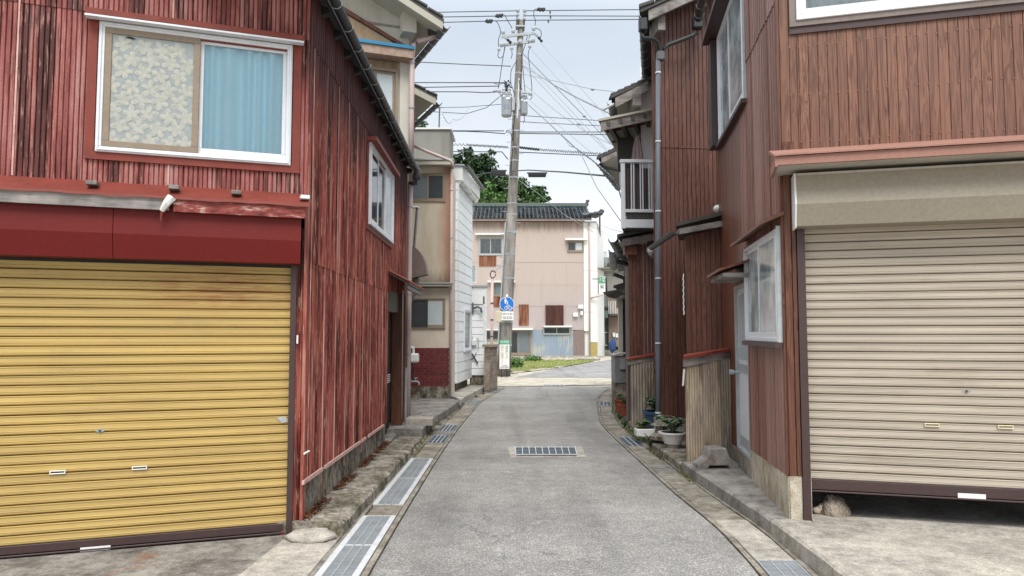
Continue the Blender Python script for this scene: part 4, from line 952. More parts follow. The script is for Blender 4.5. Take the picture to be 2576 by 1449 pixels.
boards_h(FWf, WH, -.6, -.012, zb_, zt_, pit, M['white_side'])
B('corner_trim', M['white_paint'], WH, -.03, .03, .016, .03, zb_, zt_, F=FWs)
window(FWs, WH, *hw_, M['white_alu'], [(0,1,M['dark_pane'],None,.0)], b=.06, depth=(-.02,.05), sash=.03)
# parapet roof, fascia and eaves gutter
m = MB(); pz = FWs.Z(1152,447,.15); m.prism_xy([(WA[0]-4,WA[1]-.02),(WA[0]+.12,WA[1]-.05),(FWs.pt(WL+.1,.22,0).x,FWs.pt(WL+.1,.22,0).y),(WA[0]-4,endp.y+.1)], zt_-.02, zt_+.38); m.build('eaves_box', M['white_paint'], WH)
m = MB(); q = WY(1142,440,WA[1]-.02); m.poly([(WA[0]-4,WA[1]-.1,zt_+.5),(WA[0]+.16,WA[1]-.1,zt_+.40),(WA[0]+.16,WA[1]-.1,zt_+.36),(WA[0]-4,WA[1]-.1,zt_+.44)], Vector((endp.x-WA[0], WL+.25, 0))); m.build('roof', M['galv'], WH)
gutter(FWs.pt(-.15,.24,zt_+.36), FWs.pt(WL+.2,.30,zt_+.30), .06, WH, M['pipe_grey'], 8)
gutter(FWs.pt(-.05,.12,zt_-.06), FWs.pt(WL+.0,.12,zt_-.10), .07, WH, M['white_paint'], 3)
# lower annex at the back, facing the lane
FX = Fr((endp.x, endp.y), (1, 0)); ax1 = FX.U(1218,800); az1 = FX.Z(1200,720); az0 = FX.Z(1200,944)
m = MB(); m.box(FX, -.1, ax1-.02, -2.6, -.02, az0, az1); m.build('annex_wall', M['white_side'], WH)
boards_h(FX, WH, 0, ax1, az0, FX.Z(1200,768), .20, M['white_side'])
B('fascia_panel', M['white_paint'], WH, 0, ax1+.04, .0, .03, FX.Z(1200,765), az1-.02, F=FX); B('coping', M['grey_alu'], WH, -.05, ax1+.1, -.6, .08, az1-.02, az1+.02, F=FX)
B('foundation', M['conc_wall'], WH, -.05, ax1-.02, -2, -.04, gz(20)-.1, az0, F=FX)
q = FX.px(1188,775); m = MB(); m.box(FX, q[0], q[0]+.04, .0, .08, q[1]-.16, q[1]+.16); v_ = m.build('vent_plate', M['pipe_grey'], WH); m = MB(); m.tube([FX.pt(q[0]+.04,.1,q[1]), FX.pt(q[0]+.18,.12,q[1]+.03), FX.pt(q[0]+.26,.14,q[1]-.02), FX.pt(q[0]+.29,.14,q[1]-.14)], .035, 8); m.build('vent_spout', M['pipe_grey'], v_)
B('corner_trim', M['white_paint'], WH, ax1-.03, ax1+.01, .0, .03, az0, az1-.3, F=FX)
# louvred vent box high on its back corner
lv = T('air_vent', 'white louvred box high on the rear corner of the white house', 'vent', WY(1190,705,22.5))
FL = Fr((WY(1187,690,22.5).x, 22.5), (1,0)); a = FL.px(1187,709); b = FL.px(1198,667)
B('casing', M['white_paint'], lv, a[0]-.3, b[0], -.4, 0, a[1], b[1], F=FL)
for i in range(9): z = a[1]+(b[1]-a[1])*(i+.5)/9; B('louvre', M['grey_alu'], lv, a[0]-.1, b[0]-.03, 0, .02, z-.008, z+.010, F=FL)
# electricity gear on the white annex
for lab, (x_, y_), k_ in (('small white gas meter with grey pipes on the white annex', (1193,862), 0), ('black pipe joint low on the white annex wall', (1193,899), 1)):
    p = WY(x_, y_, endp.y-.06); t = T('gas_meter' if k_==0 else 'pipe_joint', lab, 'meter' if k_==0 else 'pipe', p)
    if k_ == 0:
        m = MB(); m.wbox(p.x-.07,p.x+.07,p.y-.06,p.y+.06,p.z-.09,p.z+.09); m.build('meter_body', M['white_paint'], t, bevel=.02)
        m = MB(); m.tube([p+Vector((-.04,0,.08)),p+Vector((-.04,0,.2))], .012, 6); m.build('inlet_pipe', M['grey_alu'], t); m = MB(); m.tube([p+Vector((.05,0,.08)),p+Vector((.05,0,.14)),p+Vector((.12,0,.14)),p+Vector((.12,0,-.2))], .012, 6); m.build('outlet_pipe', M['grey_alu'], t)
    else:
        m = MB(); m.tube([p+Vector((-.08,0,.12)),p+Vector((0,-.02,0)),p+Vector((.05,0,-.1)),p+Vector((.11,0,-.18))], .02, 6); m.build('hose', M['black'], t); m = MB(); m.tube([p+Vector((.06,0,.14)),p+Vector((0,-.02,0)),p+Vector((-.08,0,-.06))], .014, 6); m.build('valve_arm', M['black'], t)
# gas meter and tap by the stucco house
p = WY(1040,905,15.9); t = T('gas_meter', 'cream gas meter half hidden behind the pale downspout near the brick base', 'meter', p)
m = MB(); m.wbox(p.x-.10,p.x+.12,p.y-.08,p.y+.08,p.z-.06,p.z+.14); m.build('meter_body', M['white_paint'], t, bevel=.03)
m = MB(); m.tube([p+Vector((0,0,.12)),p+Vector((0,0,.26)),p+Vector((-.15,0,.3))], .03, 8); m.build('inlet_pipe', M['white_paint'], t)
m = MB(); m.tube([p+Vector((-.05,0,-.05)),p+Vector((.02,-.05,-.2)),p+Vector((-.02,-.05,-.35)),p+Vector((.04,-.02,-.5))], .018, 6); m.build('supply_hose', M['black'], t)
p = WY(1050,961,12.6); t = T('water_tap', 'small brass water tap on a pipe beside the pale sleeve of the downspout', 'tap', p)
m = MB(); m.tube([p+Vector((-.15,0,.01)),p+Vector((0,0,.01)),p+Vector((.025,0,-.01)),p+Vector((.028,0,-.05))], .014, 8); m.build('spout', M['galv'], t)
m = MB(); m.tube([p+Vector((-.03,0,.01)),p+Vector((-.03,0,.07))], .007, 6); m.tube([p+Vector((-.065,0,.07)),p+Vector((.005,0,.07))], .006, 6); m.build('tap_handle', M['galv'], t)
# block wall with coping
bw0 = WY(1217,900,20.0); bw1 = WY(1241,900,20.0)
BWt = T('block_wall', 'low brown concrete block wall next to the white house', 'wall', (bw0.x, 20.3, gz(20)))
FK = Fr((bw0.x+.15, 20.15), (.22,1)); LK = 1.0; hK = WY(1225,873,20.15).z
def blk_wall(F, L, h, t, mat, parent):
    n = int(h-gz(20))*5; zc_ = gz(20)+.08; bh_ = .19
    while zc_ < h-.02:
        u = -(.2 if int(zc_*50)%2 else 0)
        while u < L-.02:
            a, b = max(u,0), min(u+.39, L)
            if b-a > .03:
                m = MB(); m.box(F, a+.006, b-.006, -.15, random.uniform(-.003,.004), zc_+.005, min(zc_+bh_,h)-.005); m.build('block', mat, parent)
            u += .39
        zc_ += bh_
M['block'] = conc('brown_block', ['#6b5f58','#83756a','#94877a','#a5998c'], None, 1.5)
blk_wall(FK, LK, hK, .15, M['block'], BWt)
FK2 = Fr((FK.pt(0,0,0).x-.0, FK.pt(0,0,0).y), (1,.0))
B('mortar_core', M['conc_grey'], BWt, .01, LK-.01, -.14, -.008, gz(20)-.1, hK, F=FK)
B('coping', M['tan_frame'], BWt, -.04, LK+.03, -.2, .04, hK, hK+.07, F=FK)
# stone steps by the beige house
for lab, (x0,x1,y0_,y1_), mt in (('pale step stone against the edge of the raised pavement', (1032,1082,1042,1062), 'conc_light'), ('darker step stone tucked behind the pale one', (1066,1095,1036,1053), 'conc_grey')):
    g = G(x0, y1_+10, gz(13)+.17); y_ = g.y; h = .12; xa, xb = WY(x0-12,1060,y_).x, WY(x1+6,1060,y_).x
    o = B('step_stone', M[mt], None, xa, xb, -y_-.34, -y_, gz(13)+.17, gz(13)+.17+h, bevel=.01, loc=((xa+xb)/2, y_, gz(13)+.17)); tag(o, lab, 'step stone')
# ================================================================== PEACH BUILDING at the end of the view
PY = 49.5
FP = Fr((0, PY), (1, 0)); px_ = lambda x, y=724: FP.U(x, y); pz_ = lambda y: FP.Z(1340, y)
PB = T('apartment_building', 'long three storey peach clad building with a glossy tiled roof closing the view', 'building', (px_(1340), PY, gz(50)))
xl, xr, xr2 = px_(1150,700), px_(1468,700), px_(1502,700)
def peach():
    n = NT('peach_corrugated'); a = n.noise(n.pos((.25,.25,.12)),1,4,.6); s_ = n.noise(n.pos((2.2,2.2,.25)),1,5,.65)
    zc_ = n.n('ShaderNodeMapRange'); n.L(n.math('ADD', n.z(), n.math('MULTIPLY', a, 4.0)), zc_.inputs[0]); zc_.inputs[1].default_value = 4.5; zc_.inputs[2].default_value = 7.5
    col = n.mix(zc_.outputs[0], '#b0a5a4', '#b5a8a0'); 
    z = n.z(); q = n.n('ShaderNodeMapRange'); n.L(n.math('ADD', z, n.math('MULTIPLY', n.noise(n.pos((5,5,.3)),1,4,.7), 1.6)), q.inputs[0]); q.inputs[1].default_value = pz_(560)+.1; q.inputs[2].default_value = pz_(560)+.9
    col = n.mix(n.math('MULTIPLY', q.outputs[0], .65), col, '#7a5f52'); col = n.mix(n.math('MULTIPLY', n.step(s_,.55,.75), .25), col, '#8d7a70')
    return n.out(col, .75, 0, .3)
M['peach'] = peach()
def paint_peel():
    n = NT('peeling_blue_sheet'); a = n.noise(n.pos((.6,.6,.6)),1,3,.5); b = n.noise(n.pos((9,9,.8)),1,5,.7)
    f = n.step(n.math('ADD', n.math('MULTIPLY', a,.6), n.math('MULTIPLY', b,.4)), .49, .52)
    return n.out(n.mix(f, '#8f9dab', '#b0b0a6'), .6)
M['peel'] = paint_peel()
rusty = rust_mat('rust_orange', ['#4c261c','#6c3c2a','#845039','#99705a','#ac9484','#402018','#8a5840'], None, .4)
m = MB(); m.box(FP, xl-4, xr2-.05, -8, -.12, gz(50)-.3, pz_(556)); m.build('wall', M['white_paint'], PB)
wn_ = [dict(x=(1204,1265),y=(597,643)), dict(x=(1427,1469),y=(607,634)), dict(x=(1240,1291),y=(713,746))]
hol = [(px_(w_['x'][0]),px_(w_['x'][1]),pz_(w_['y'][1]),pz_(w_['y'][0])) for w_ in wn_]
rowsz = [pz_(830), pz_(772), pz_(717), pz_(661), pz_(558)]
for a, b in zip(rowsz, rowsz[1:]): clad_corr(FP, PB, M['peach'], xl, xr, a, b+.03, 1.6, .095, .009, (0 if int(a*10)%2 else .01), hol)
window(FP, PB, *hol[0], M['grey_alu'], [(0,.5,M['glass_dim'],None,.03),(.48,1,M['glass_dim'],None,.0)], b=.07, depth=(-.1,.1), sash=.05)
f0 = hol[0]; wp = PB.children[-1]
pr = random.Random(3)
for k_ in range(9):
    u = f0[0]+.35+k_*.145; z = f0[2]+.15+pr.uniform(0,.25); hh = pr.uniform(.35,.9); o = MB(); o.poly([FP.pt(u,-.06,z),FP.pt(u+pr.uniform(.12,.2),-.06,z+pr.uniform(0,.1)),FP.pt(u+pr.uniform(.1,.2),-.06,z+hh),FP.pt(u-.02,-.06,z+hh-pr.uniform(0,.2))], (0,.01,0)); o.build('paper_scrap', M['white_paint'], wp)
window(FP, PB, *hol[1], M['tan_frame'], [(0,.5,M['dark_pane'],None,.0),(.48,1,M['frost'],None,.03)], b=.07, depth=(-.1,.1), sash=.04)
window(FP, PB, *hol[2], M['tan_frame'], [(0,.5,M['grey_pane'],None,.0),(.5,1,M['grey_pane'],None,.0)], b=.07, depth=(-.1,.1), sash=.04)
for (x0,x1,y_) in ((1196,1271,590),(1422,1477,603),(1227,1296,709)):
    B('window_hood', M['white_paint'], PB, px_(x0), px_(x1), .03, .35, pz_(y_+2), pz_(y_-2), F=FP)
for (x0,x1,y0_,y1_) in ((1205,1248,670,643),(1305,1330,819,766),(1242,1262,772,747)):
    corr_piece(FP, px_(x0), px_(x1), pz_(y0_), pz_(y1_), .05, .12, .03, 'rusty_sheet', rusty, PB)
B('mended_panel', M['peach'], PB, px_(1249), px_(1266), .03, .05, pz_(668), pz_(644), F=FP)
for a, b in ((1372,1393.5),(1394.5,1417)):
    B('storm_shutter', rust_mat('rust_storm', ['#2b1613','#3b1f1b','#462721','#502f28','#5a3830','#221210','#64402f'], None, .4), PB, px_(a), px_(b), .02, .16, pz_(819), pz_(768), F=FP)
clad_corr(FP, PB, M['peel'], px_(1335), px_(1441), gz(50)+.1, pz_(830), 1.8, .12, .02, .0, [(px_(1370),px_(1430),pz_(840),pz_(823))])
clad_corr(FP, PB, M['peel'], px_(1192), px_(1256), gz(50)+.1, pz_(856), 1.8, .12, .02, .0)
clad_corr(FP, PB, plain('faded_brown_sheet', '#8a7a76', .7, .3), px_(1441), px_(1470), gz(50)+.1, pz_(833), 1.8, .12, .02, .0)
window(FP, PB, px_(1366), px_(1434), pz_(842), pz_(822), M['grey_alu'], [(0,.5,M['dark_pane'],None,.03),(.5,1,M['dark_pane'],None,.03)], b=.06, depth=(-.1,.1), sash=.03)
window(FP, PB, px_(1276), px_(1336), gz(50)+.15, pz_(830), M['tan_frame'], [(0,.45,M['dark_pane'],None,.0),(.43,1,M['grey_pane'],None,.03)], b=.08, depth=(-.12,.1), sash=.06)
window(FP, PB, px_(1215), px_(1256), pz_(857), pz_(832), M['tan_frame'], [(0,.5,M['dark_pane'],None,.0),(.5,1,M['dark_pane'],None,.0)], b=.06, depth=(-.12,.05), sash=.03)
B('door_awning', M['white_paint'], PB, px_(1275), px_(1340), .0, .5, pz_(830), pz_(826), F=FP); B('door_awning', M['white_paint'], PB, px_(1366), px_(1438), .0, .4, pz_(823), pz_(819.5), F=FP); B('door_awning', M['white_paint'], PB, px_(1215), px_(1262), .0, .3, pz_(831), pz_(828), F=FP)
# white end bay, yellow tiles, pinkish pipe
for a, b in ((897,861),(861,785),(785,680),(680,560)):
    B('wall_panel', M['white_paint'] if a < 890 else plain('ochre_tile', '#a8985f', .6, .5, '#81703f', 3), PB, px_(1482), xr2, -.1, .03, pz_(a)+.01 if a < 890 else gz(50), pz_(b)-.01, F=FP)
for a, b in ((833,785),(785,680),(680,560)):
    B('wall_panel', M['white_paint'], PB, px_(1468.5), px_(1481.5), -.1, .05, pz_(a)+.01, pz_(b)-.01, F=FP)
pipe_part([FP.pt(px_(1482),.12,gz(50)+.3), FP.pt(px_(1483),.12,pz_(620)), FP.pt(px_(1482),.12,pz_(562))], .06, M['pipe_pink'], PB)
pipe_part([FP.pt(px_(1484),.15,pz_(751)), FP.pt(px_(1514),.5,pz_(742))], .06, M['pipe_pink'], PB, name='side_pipe')
for x_, y_, w_ in ((1460,772,13),(1447,792,12),(1462,788,6)):
    B('meter_box', M['white_paint'], PB, px_(x_-w_/2), px_(x_+w_/2), .04, .25, pz_(y_+5), pz_(y_-5), F=FP, bevel=.02)
# right flank going back, with railings
FPr = Fr((xr2, PY), (.30, 1))
m = MB(); m.prism_uz(FPr, [(0,gz(50)),(3,gz(50)),(3,pz_(575)),(0,pz_(556))], -.3, -.02); m.build('flank_wall', M['white_paint'], PB)
fx = lambda x, y=724: FPr.U(x, y, .3)
m = MB(); m.box(FPr, .3, 3.2, -.02, .9, pz_(672)-.06, pz_(672)); m.build('balcony_slab', M['grey_conc_wall'], PB); 
rl = MB(); rl.box(FPr, .3, 3.2, .85, .89, pz_(672)+1.0, pz_(672)+1.05); rl = rl.build('balcony_rail', M['grey_alu'], PB)
for i in range(12): B('baluster', M['grey_alu'], rl, .3+i*.25, .33+i*.25, .86, .88, pz_(672), pz_(672)+1.0, F=FPr)
# base kerb and roof
B('base_kerb', M['conc_light'], PB, xl, xr2+.2, -.1, .35, gz(50)-.1, gz(50)+.12, F=FP)
B('eaves_gutter', M['pipe_pink'], PB, xl-.5, px_(1487,555), .35, .5, pz_(557), pz_(553.5), F=FP)
ez = pz_(553); rz = pz_(519, ) if False else FP.Z(1340,519,-2.6); RW = 3.1
ri0, ri1 = px_(1150,540), px_(1486,540)
def rpt(u, t, dz=0): return FP.pt(u, .5-RW*t, ez+.05+(rz-ez-.05)*t+dz)
m = MB(); m.hexa([rpt(ri0,0,-.12),rpt(ri1,0,-.12),rpt(ri1,1,-.12),rpt(ri0,1,-.12),rpt(ri0,0,0),rpt(ri1,0,0),rpt(ri1,1,0),rpt(ri0,1,0)]); m.hexa([rpt(ri0,1,-.12),rpt(ri1,1,-.12),FP.pt(ri1,-6,ez-.1),FP.pt(ri0,-6,ez-.1),rpt(ri0,1,0),rpt(ri1,1,0),FP.pt(ri1,-6,ez),FP.pt(ri0,-6,ez)]); rfo = m.build('roof', M['tile_dark'], PB)
M['glazed'] = (lambda n: n.out(n.mix(n.rnd(), '#1c2228', '#5f6b78'), .12, 0, 1.0))(NT('glazed_grey_tile'))  # paler blue-grey tones per tile paint in the bright glints of the glaze
nr = 7; tw = .285; nc = int((ri1-ri0)/tw); sl_ = math.atan2(rz-ez-.05, RW); Lr = math.hypot(RW, rz-ez)/nr
def tile_fill(m):
    rows = []
    for j, (y, dz) in enumerate(((0,.10),(Lr*1.08,.015))):
        rows.append([Vector((tw*1.06*i/8, y, dz+.075*math.sin(2*math.pi*i/8+.6))) for i in range(9)])
    rows.insert(0, [p+Vector((0,0,-.05)) for p in rows[0]]); m.grid(rows)
tme = um('roof_tile', M['glazed'], tile_fill)
cnt = 0
for r_ in range(nr):
    for c_ in range(nc):
        u = ri0+c_*tw
        if u > px_(1488,540)-tw: continue
        if cnt < 300 and u > px_(1188,540):
            o = inst('roof_tile', tme, rfo, rpt(u, r_/nr, .0), 0, rx=sl_); cnt += 1
m = MB(); m.tube([FP.pt(ri0,.5-RW,rz+.12), FP.pt(ri1+.05,.5-RW,rz+.12)], .13, 8); m.build('ridge_tiles', M['tile_dark'], rfo)
B('ridge_band', plain('green_grey_ridge', '#5f7468', .5, .4), rfo, ri0, ri1, -(RW-.5)-.10, -(RW-.5)+.16, rz-.02, rz+.10, F=FP)
m = MB(); q = FP.pt(ri1+.02,.5-RW,rz+.2); m.blob(q, (.12,.12,.2), 8, 6, .3); m.blob(q+Vector((.05,0,.2)), (.16,.08,.09), 8, 6, .3); m.build('ridge_ornament', M['tile_dark'], rfo)
# small lower roof over the white bay
lz = pz_(549); l0, l1 = px_(1466,545), px_(1514,545)
m = MB(); m.poly([FP.pt(l0,.5,lz+.02),FP.pt(l1,.5,lz+.16),FP.pt(l1,-3.5,lz+.55),FP.pt(l0,-3.5,lz+.75)], (0,0,.1)); lo_ = m.build('lower_roof', M['tile_dark'], PB)
pr = random.Random(9)
for i in range(15):
    for j in range(2):
        u = l0+(l1-l0)*(i+.5)/15; m = MB(); m.blob(FP.pt(u,.45-j*.5,lz+.14+.14*i/15+j*.14+pr.uniform(0,.05)), (.09,.22,.08), 7, 5, .3); m.build('roof_tile', M['glazed'], lo_)
m = MB(); m.blob(FP.pt(l1-.1,.3,lz+.42), (.22,.2,.16), 8, 6, .5); m.build('hip_ornament', M['tile_dark'], lo_)
m = MB(); m.poly([FP.pt(l1-.15,.5,lz+.12), FP.pt(px_(1520,590),-2,pz_(590)), FP.pt(px_(1520,590),-2,pz_(590)-.12), FP.pt(l1-.15,.5,lz-.02)], (-.12,0,0)); m.build('hanging_gutter', M['pipe_grey'], PB)

# ================================================================== houses down the far right lane
FH = T('house', 'old house with balconies at the far right end of the lane behind the shop sign', 'house', (7.2, 55, gz(55)))
FR = Fr((WY(1500,800,54).x, 54), (1, 0)); fu_ = lambda x, y=800: FR.U(x, y); fz_ = lambda y: FR.Z(1530, y)
tan = plain('tan_plaster', '#8c7a6c', .9, .4, '#5f5148', 2, streak=True); M['tan'] = tan
B('wall', tan, FH, fu_(1498), fu_(1600), -6, 0, gz(55)-.2, fz_(745), F=FR)
B('upper_wall', M['grey_conc_wall'], FH, fu_(1498), fu_(1600), -6, -.3, fz_(745), fz_(662), F=FR)
m = MB(); m.poly([FR.pt(fu_(1500),.4,fz_(668)),FR.pt(fu_(1600),.4,fz_(668)),FR.pt(fu_(1600),-3.5,fz_(640)),FR.pt(fu_(1500),-3.5,fz_(640))], (0,0,.15)); m.build('roof', M['tile_dark'], FH)
for (y_, x0, x1) in ((668,1505,1524),(772,1505,1526),(790,1528,1556)):
    s_ = B('balcony_slab', M['tile_dark'] if y_ > 700 else M['grey_conc_wall'], FH, fu_(x0), fu_(x1), 0, .9, fz_(y_+5), fz_(y_), F=FR)
    B('balcony_rail', M['grey_alu'], s_, fu_(x0), fu_(x1), .85, .9, fz_(y_)+.9, fz_(y_)+.96, F=FR)
    for i in range(8): u = fu_(x0)+(fu_(x1)-fu_(x0))*i/7; B('baluster', M['grey_alu'] if y_ != 790 else M['white_paint'], s_, u-.02, u+.02, .86, .89, fz_(y_), fz_(y_)+.9, F=FR)
B('tiled_front', plain('green_tile_panel', '#4e6a60', .4, .6, '#9a958c', 9), FH, fu_(1503), fu_(1525), .9, 1.0, fz_(800), fz_(782), F=FR)
B('shop_front', plain('shop_front_shade', '#55504a', .8, .5, '#3a3632', 3), FH, fu_(1503), fu_(1528), .02, .1, gz(55), fz_(800), F=FR)
window(FR, FH, fu_(1518), fu_(1531), fz_(870), fz_(835), M['grey_alu'], [(0,1,M['grey_pane'],None,.0)], b=.08, depth=(.0,.18), sash=.05)
B('meter_box', M['white_paint'], FH, fu_(1540), fu_(1546), 0, .25, fz_(848), fz_(837), F=FR, bevel=.03); B('meter_box', M['white_paint'], FH, fu_(1548), fu_(1558), 0, .1, fz_(849), fz_(839), F=FR)
B('eaves_board', M['brown_metal'], FH, fu_(1527), fu_(1560), 0, .3, fz_(797), fz_(793), F=FR)
m = MB(); m.tube([FR.pt(fu_(1528.5),.2,gz(55)), FR.pt(fu_(1528.5),.2,fz_(790)), FR.pt(fu_(1524),.2,fz_(700))], .07, 6); m.build('downspout', M['pipe_dark'], FH)
B('dark_opening', M['void'], FH, fu_(1540), fu_(1556), .0, .03, fz_(883), fz_(872), F=FR)
B('plinth', M['conc_grey'], FH, fu_(1503), fu_(1600), .0, .4, gz(55)-.1, gz(55)+.4, F=FR)
BIN = B('covered_cart', M['dark_alu'], None, fu_(1539), fu_(1562), 1.2, 2.4, gz(55), fz_(884), F=FR, bevel=.05, loc=FR.pt(fu_(1550),1.8,gz(55))); tag(BIN, 'low dark covered cart parked against the tan wall at the lane end', 'cart')
q = WY(1541,870,52); o = MB(); o.blob(q, (.28,.2,.5), 10, 8, .4); o = o.build('blue_bundle', plain('blue_cloth', '#2f4770', .8, .4), smooth=True, loc=q); tag(o, 'small dark blue bundle hanging by the tan wall in the distance', 'bundle')
# shop sign
SGc = WY(1514,717,46); FG = Fr((SGc.x, 46), (1,0)); SG = T('shop_sign', 'upright shop sign, green above and white below, at the corner of the far lane', 'sign', SGc)
u0,z0_ = FG.px(1506.5,740); u1,z1_ = FG.px(1522.5,695); zm = FG.Z(1514,713)
B('sign_box', M['white_paint'], SG, u0, u1, -.15, 0, z0_, z1_, F=FG)
B('green_panel', plain('sign_green', '#2f8f5b', .5, .1), SG, u0+.02, u1-.02, 0, .012, zm, z1_-.02, F=FG)
uc = (u0+u1)/2
text_obj('鮮魚', FG, uc+.10, (zm+z1_)/2, .02, .185, M['white_paint'], SG, vertical=True); text_obj('仕出し', FG, uc-.10, (zm+z1_)/2, .02, .14, M['white_paint'], SG, vertical=True)
text_obj('菊', FG, uc, FG.Z(1514,722), .006, .3, M['black'], SG, vertical=True)
B('sign_rim', M['pipe_grey'], SG, u0-.03, u0, -.15, .02, z0_, z1_, F=FG); B('sign_bracket', M['pipe_grey'], SG, u0-.4, u0, -.1, -.05, z1_-.2, z1_-.14, F=FG)
# ================================================================== BROWN HOUSE (right, nearest) with the beige shutter
C1 = (2.15, 5.62)
F1 = Fr(C1, (.9636, -.267)); F1s = Fr(C1, (-.1441, -.9896))
BH = T('house', 'brown wood grain clad house with the half open beige shutter, nearest on the right', 'house', (C1[0], C1[1], 0))
UE = 4.6      # front length
US = F1s.U(1808, 500)          # far end of the street side (negative)
fz1 = lambda y, x=2030, w=0: F1.Z(x, y, w)
ledge_t = (F1.Z(1960,368,.0)+F1.Z(2576,350,.0))/2
zsoff = (F1.Z(1985,420,.2)+F1.Z(2576,398,.2))/2
top1 = 6.2
u_g0, u_g1 = F1.U(2021,1300), F1.U(2041,1300)
# foundation & shell
fzs = lambda u: F1s.Z(1986,1198)+(F1s.Z(1893,1131)-F1s.Z(1986,1198))*(u/F1s.U(1893,1131))
ud0, ud1 = F1s.U(1889,1000), F1s.U(1856,1000)      # door: near, far
m = MB(); m.prism_uz(F1s, [(ud0+.02,.05),(-.0,.05),(-.0,fzs(0)),(ud0+.02,fzs(ud0))], -.16, .012); m.box(F1, -.0, u_g0-.005, -.16, .014, .05, F1.Z(2000,1197)); m.build('foundation', M['conc_found'], BH)
m = MB(); m.prism_uz(F1s, [(US,.0),(ud0+.02,.0),(ud0+.02,.30),(US,.26)], -.16, .02); m.build('door_step', M['conc_lid'], BH)
m = MB()
m.box(F1s, US, -.05, -.165, -.14, .0, top1)                       # street wall core
m.box(F1, .14, UE, -3.0, -.14, 2.55, top1)                       # upper storey mass
m.box(F1, .14, UE, -3.7, -3.5, .0, 2.6); m.box(F1, UE-.1, UE, -3.5, -.1, .0, 2.6); m.box(F1, .14, .17, -3.5, -.14, .3, 2.6)
m.build('wall', M['inner_wall'], BH)
B('garage_floor', M['conc_grey'], BH, .05, UE, -3.5, -.02, .10, .132, F=F1)
B('threshold', M['conc_light'], BH, u_g1, UE, -.12, .10, .11, .14, F=F1)
# front upper boards, window above, ledge, box
wz = F1.Z(2005, 44, .05); wu0_ = F1.U(2003, 40, .05)
uhole = (wu0_, UE+1, (F1.Z(2005,44)+F1.Z(2576,10))/2, top1)
clad_board(F1, BH, M['wood_front'], .0, UE, ledge_t-.02, top1, .0705, 0, .012, .002, [uhole], 'siding_board')
window(F1, BH, uhole[0], uhole[0]+1.75, uhole[2], uhole[2]+1.15, M['white_alu'], [(0,.52,M['glass'],M['curtain_white'],.03),(.49,1,M['glass'],M['curtain_white'],.01)], b=.045, depth=(-.09,.06))
m = MB(); rect_frame(m, F1, uhole[0]-.05, UE, uhole[2]-.045, top1, -.05, .045, .048); m.build('window_casing', plain('grey_brown_trim', '#7b706a', .5, .3), BH)
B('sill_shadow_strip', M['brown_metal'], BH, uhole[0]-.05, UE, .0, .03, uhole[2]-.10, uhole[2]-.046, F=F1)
for i in range(26):
    for z in (ledge_t+.05, ledge_t+.43, ledge_t+.83):
        u = .07*(i+1)+.002
        if z < uhole[2]-.1: inst('screw', globals().setdefault('screw_me', um('screw', M['pink_metal'], lambda m: m.box(FW, -.004,.004,-.002,.004,-.004,.004))), BH, F1.pt(u, .014, z+random.uniform(-.01,.01)), F1.ang)
lw = .42
lf_t = F1.Z(2300, 372, lw)
m = MB(); m.prism_wz(F1, [(.0,ledge_t),(.05,ledge_t-.012),(lw+.02,lf_t+.012),(lw+.02,lf_t),(0,ledge_t-.03)], -.10, UE); cn = m.build('ledge_flashing', M['pink_metal'], BH)
lf_b = (F1.Z(1985,437,lw)+F1.Z(2576,388,lw))/2-.015
lf_b = F1.Z(2300, 395, lw); lf_t = F1.Z(2300, 372, lw)
B('ledge_fascia', M['pink_metal'], BH, -.07, UE, lw-.03, lw, lf_b, lf_t-.001, F=F1)
B('ledge_end', M['pink_metal'], BH, -.09, -.07, 0, lw, lf_b-.01, lf_t-.001, F=F1)
B('ledge_soffit', M['soffit'], BH, -.069, UE, .0, lw-.03, lf_b+.005, lf_b+.025, F=F1)
bx0 = F1.U(2004,500,.24)
bxt, bxc, bxb = F1.Z(2300,420,.20), (F1.Z(2010,512,.24)+F1.Z(2576,490,.24))/2, (F1.Z(2010,562,.18)+F1.Z(2576,556,.18))/2
m = MB(); m.prism_wz(F1, [(-.1,bxt),(.20,bxt),(.245,bxc),(.19,bxb),(-.1,bxb)], bx0, UE); m.build('shutter_housing', M['beige_box'], BH)
B('housing_seam', M['soffit'], BH, bx0+.01, UE, .19, .203, bxt-.03, bxt-.0, F=F1)
m = MB(); m.prism_wz(F1, [(-.1,bxt),(.21,bxt),(.255,bxc),(.20,bxb-.012),(-.1,bxb-.012)], bx0-.012, bx0); m.build('housing_end', M['white_paint'], BH)
# corner post and guide
for (a, b, nm) in ((.0,F1.U(2003,1150)-.0,'corner_board'),(F1.U(2003,1150)+.004,u_g0-.004,'corner_board')): B(nm, M['wood_post'], BH, a, b, -.05, .018, F1.Z(2000,1197), bxt+.3, F=F1, bevel=.003)
B('guide_rail', M['brown_metal'], BH, u_g0, u_g1, -.10, .035, .10, bxb, F=F1)
# beige shutter
zb2 = (F1.Z(2045,1238,-.04)+F1.Z(2576,1262,-.04))/2
SH2 = roller_door(F1, None, u_g1, UE, zb2, bxb, M['cream_slat'], .0655, w=-.05, barh=.095, label='beige roller shutter left a hand above the ground on the brown house at right')
for c in list(SH2.children):
    if c.name.startswith('curtain_back'): c.data.materials[0] = plain('shutter_joint_brown', '#5a4c40', .8, .2)
for x_, y_ in ((2344,1069),(2529,1074)): u, z = F1.px(x_, y_, -.03); shutter_handle(F1, SH2, u, z, -.03, plain('cream_plastic', '#d8cfae', .5, .1))
u, z = F1.px(2431,984,-.03); shutter_lock(F1, SH2, u, z, -.034)
u, z = F1.px(2441,1248,-.02); B('sticker', M['white_paint'], SH2, u-.08, u+.10, -.024, -.021, z-.017, z+.017, F=F1)
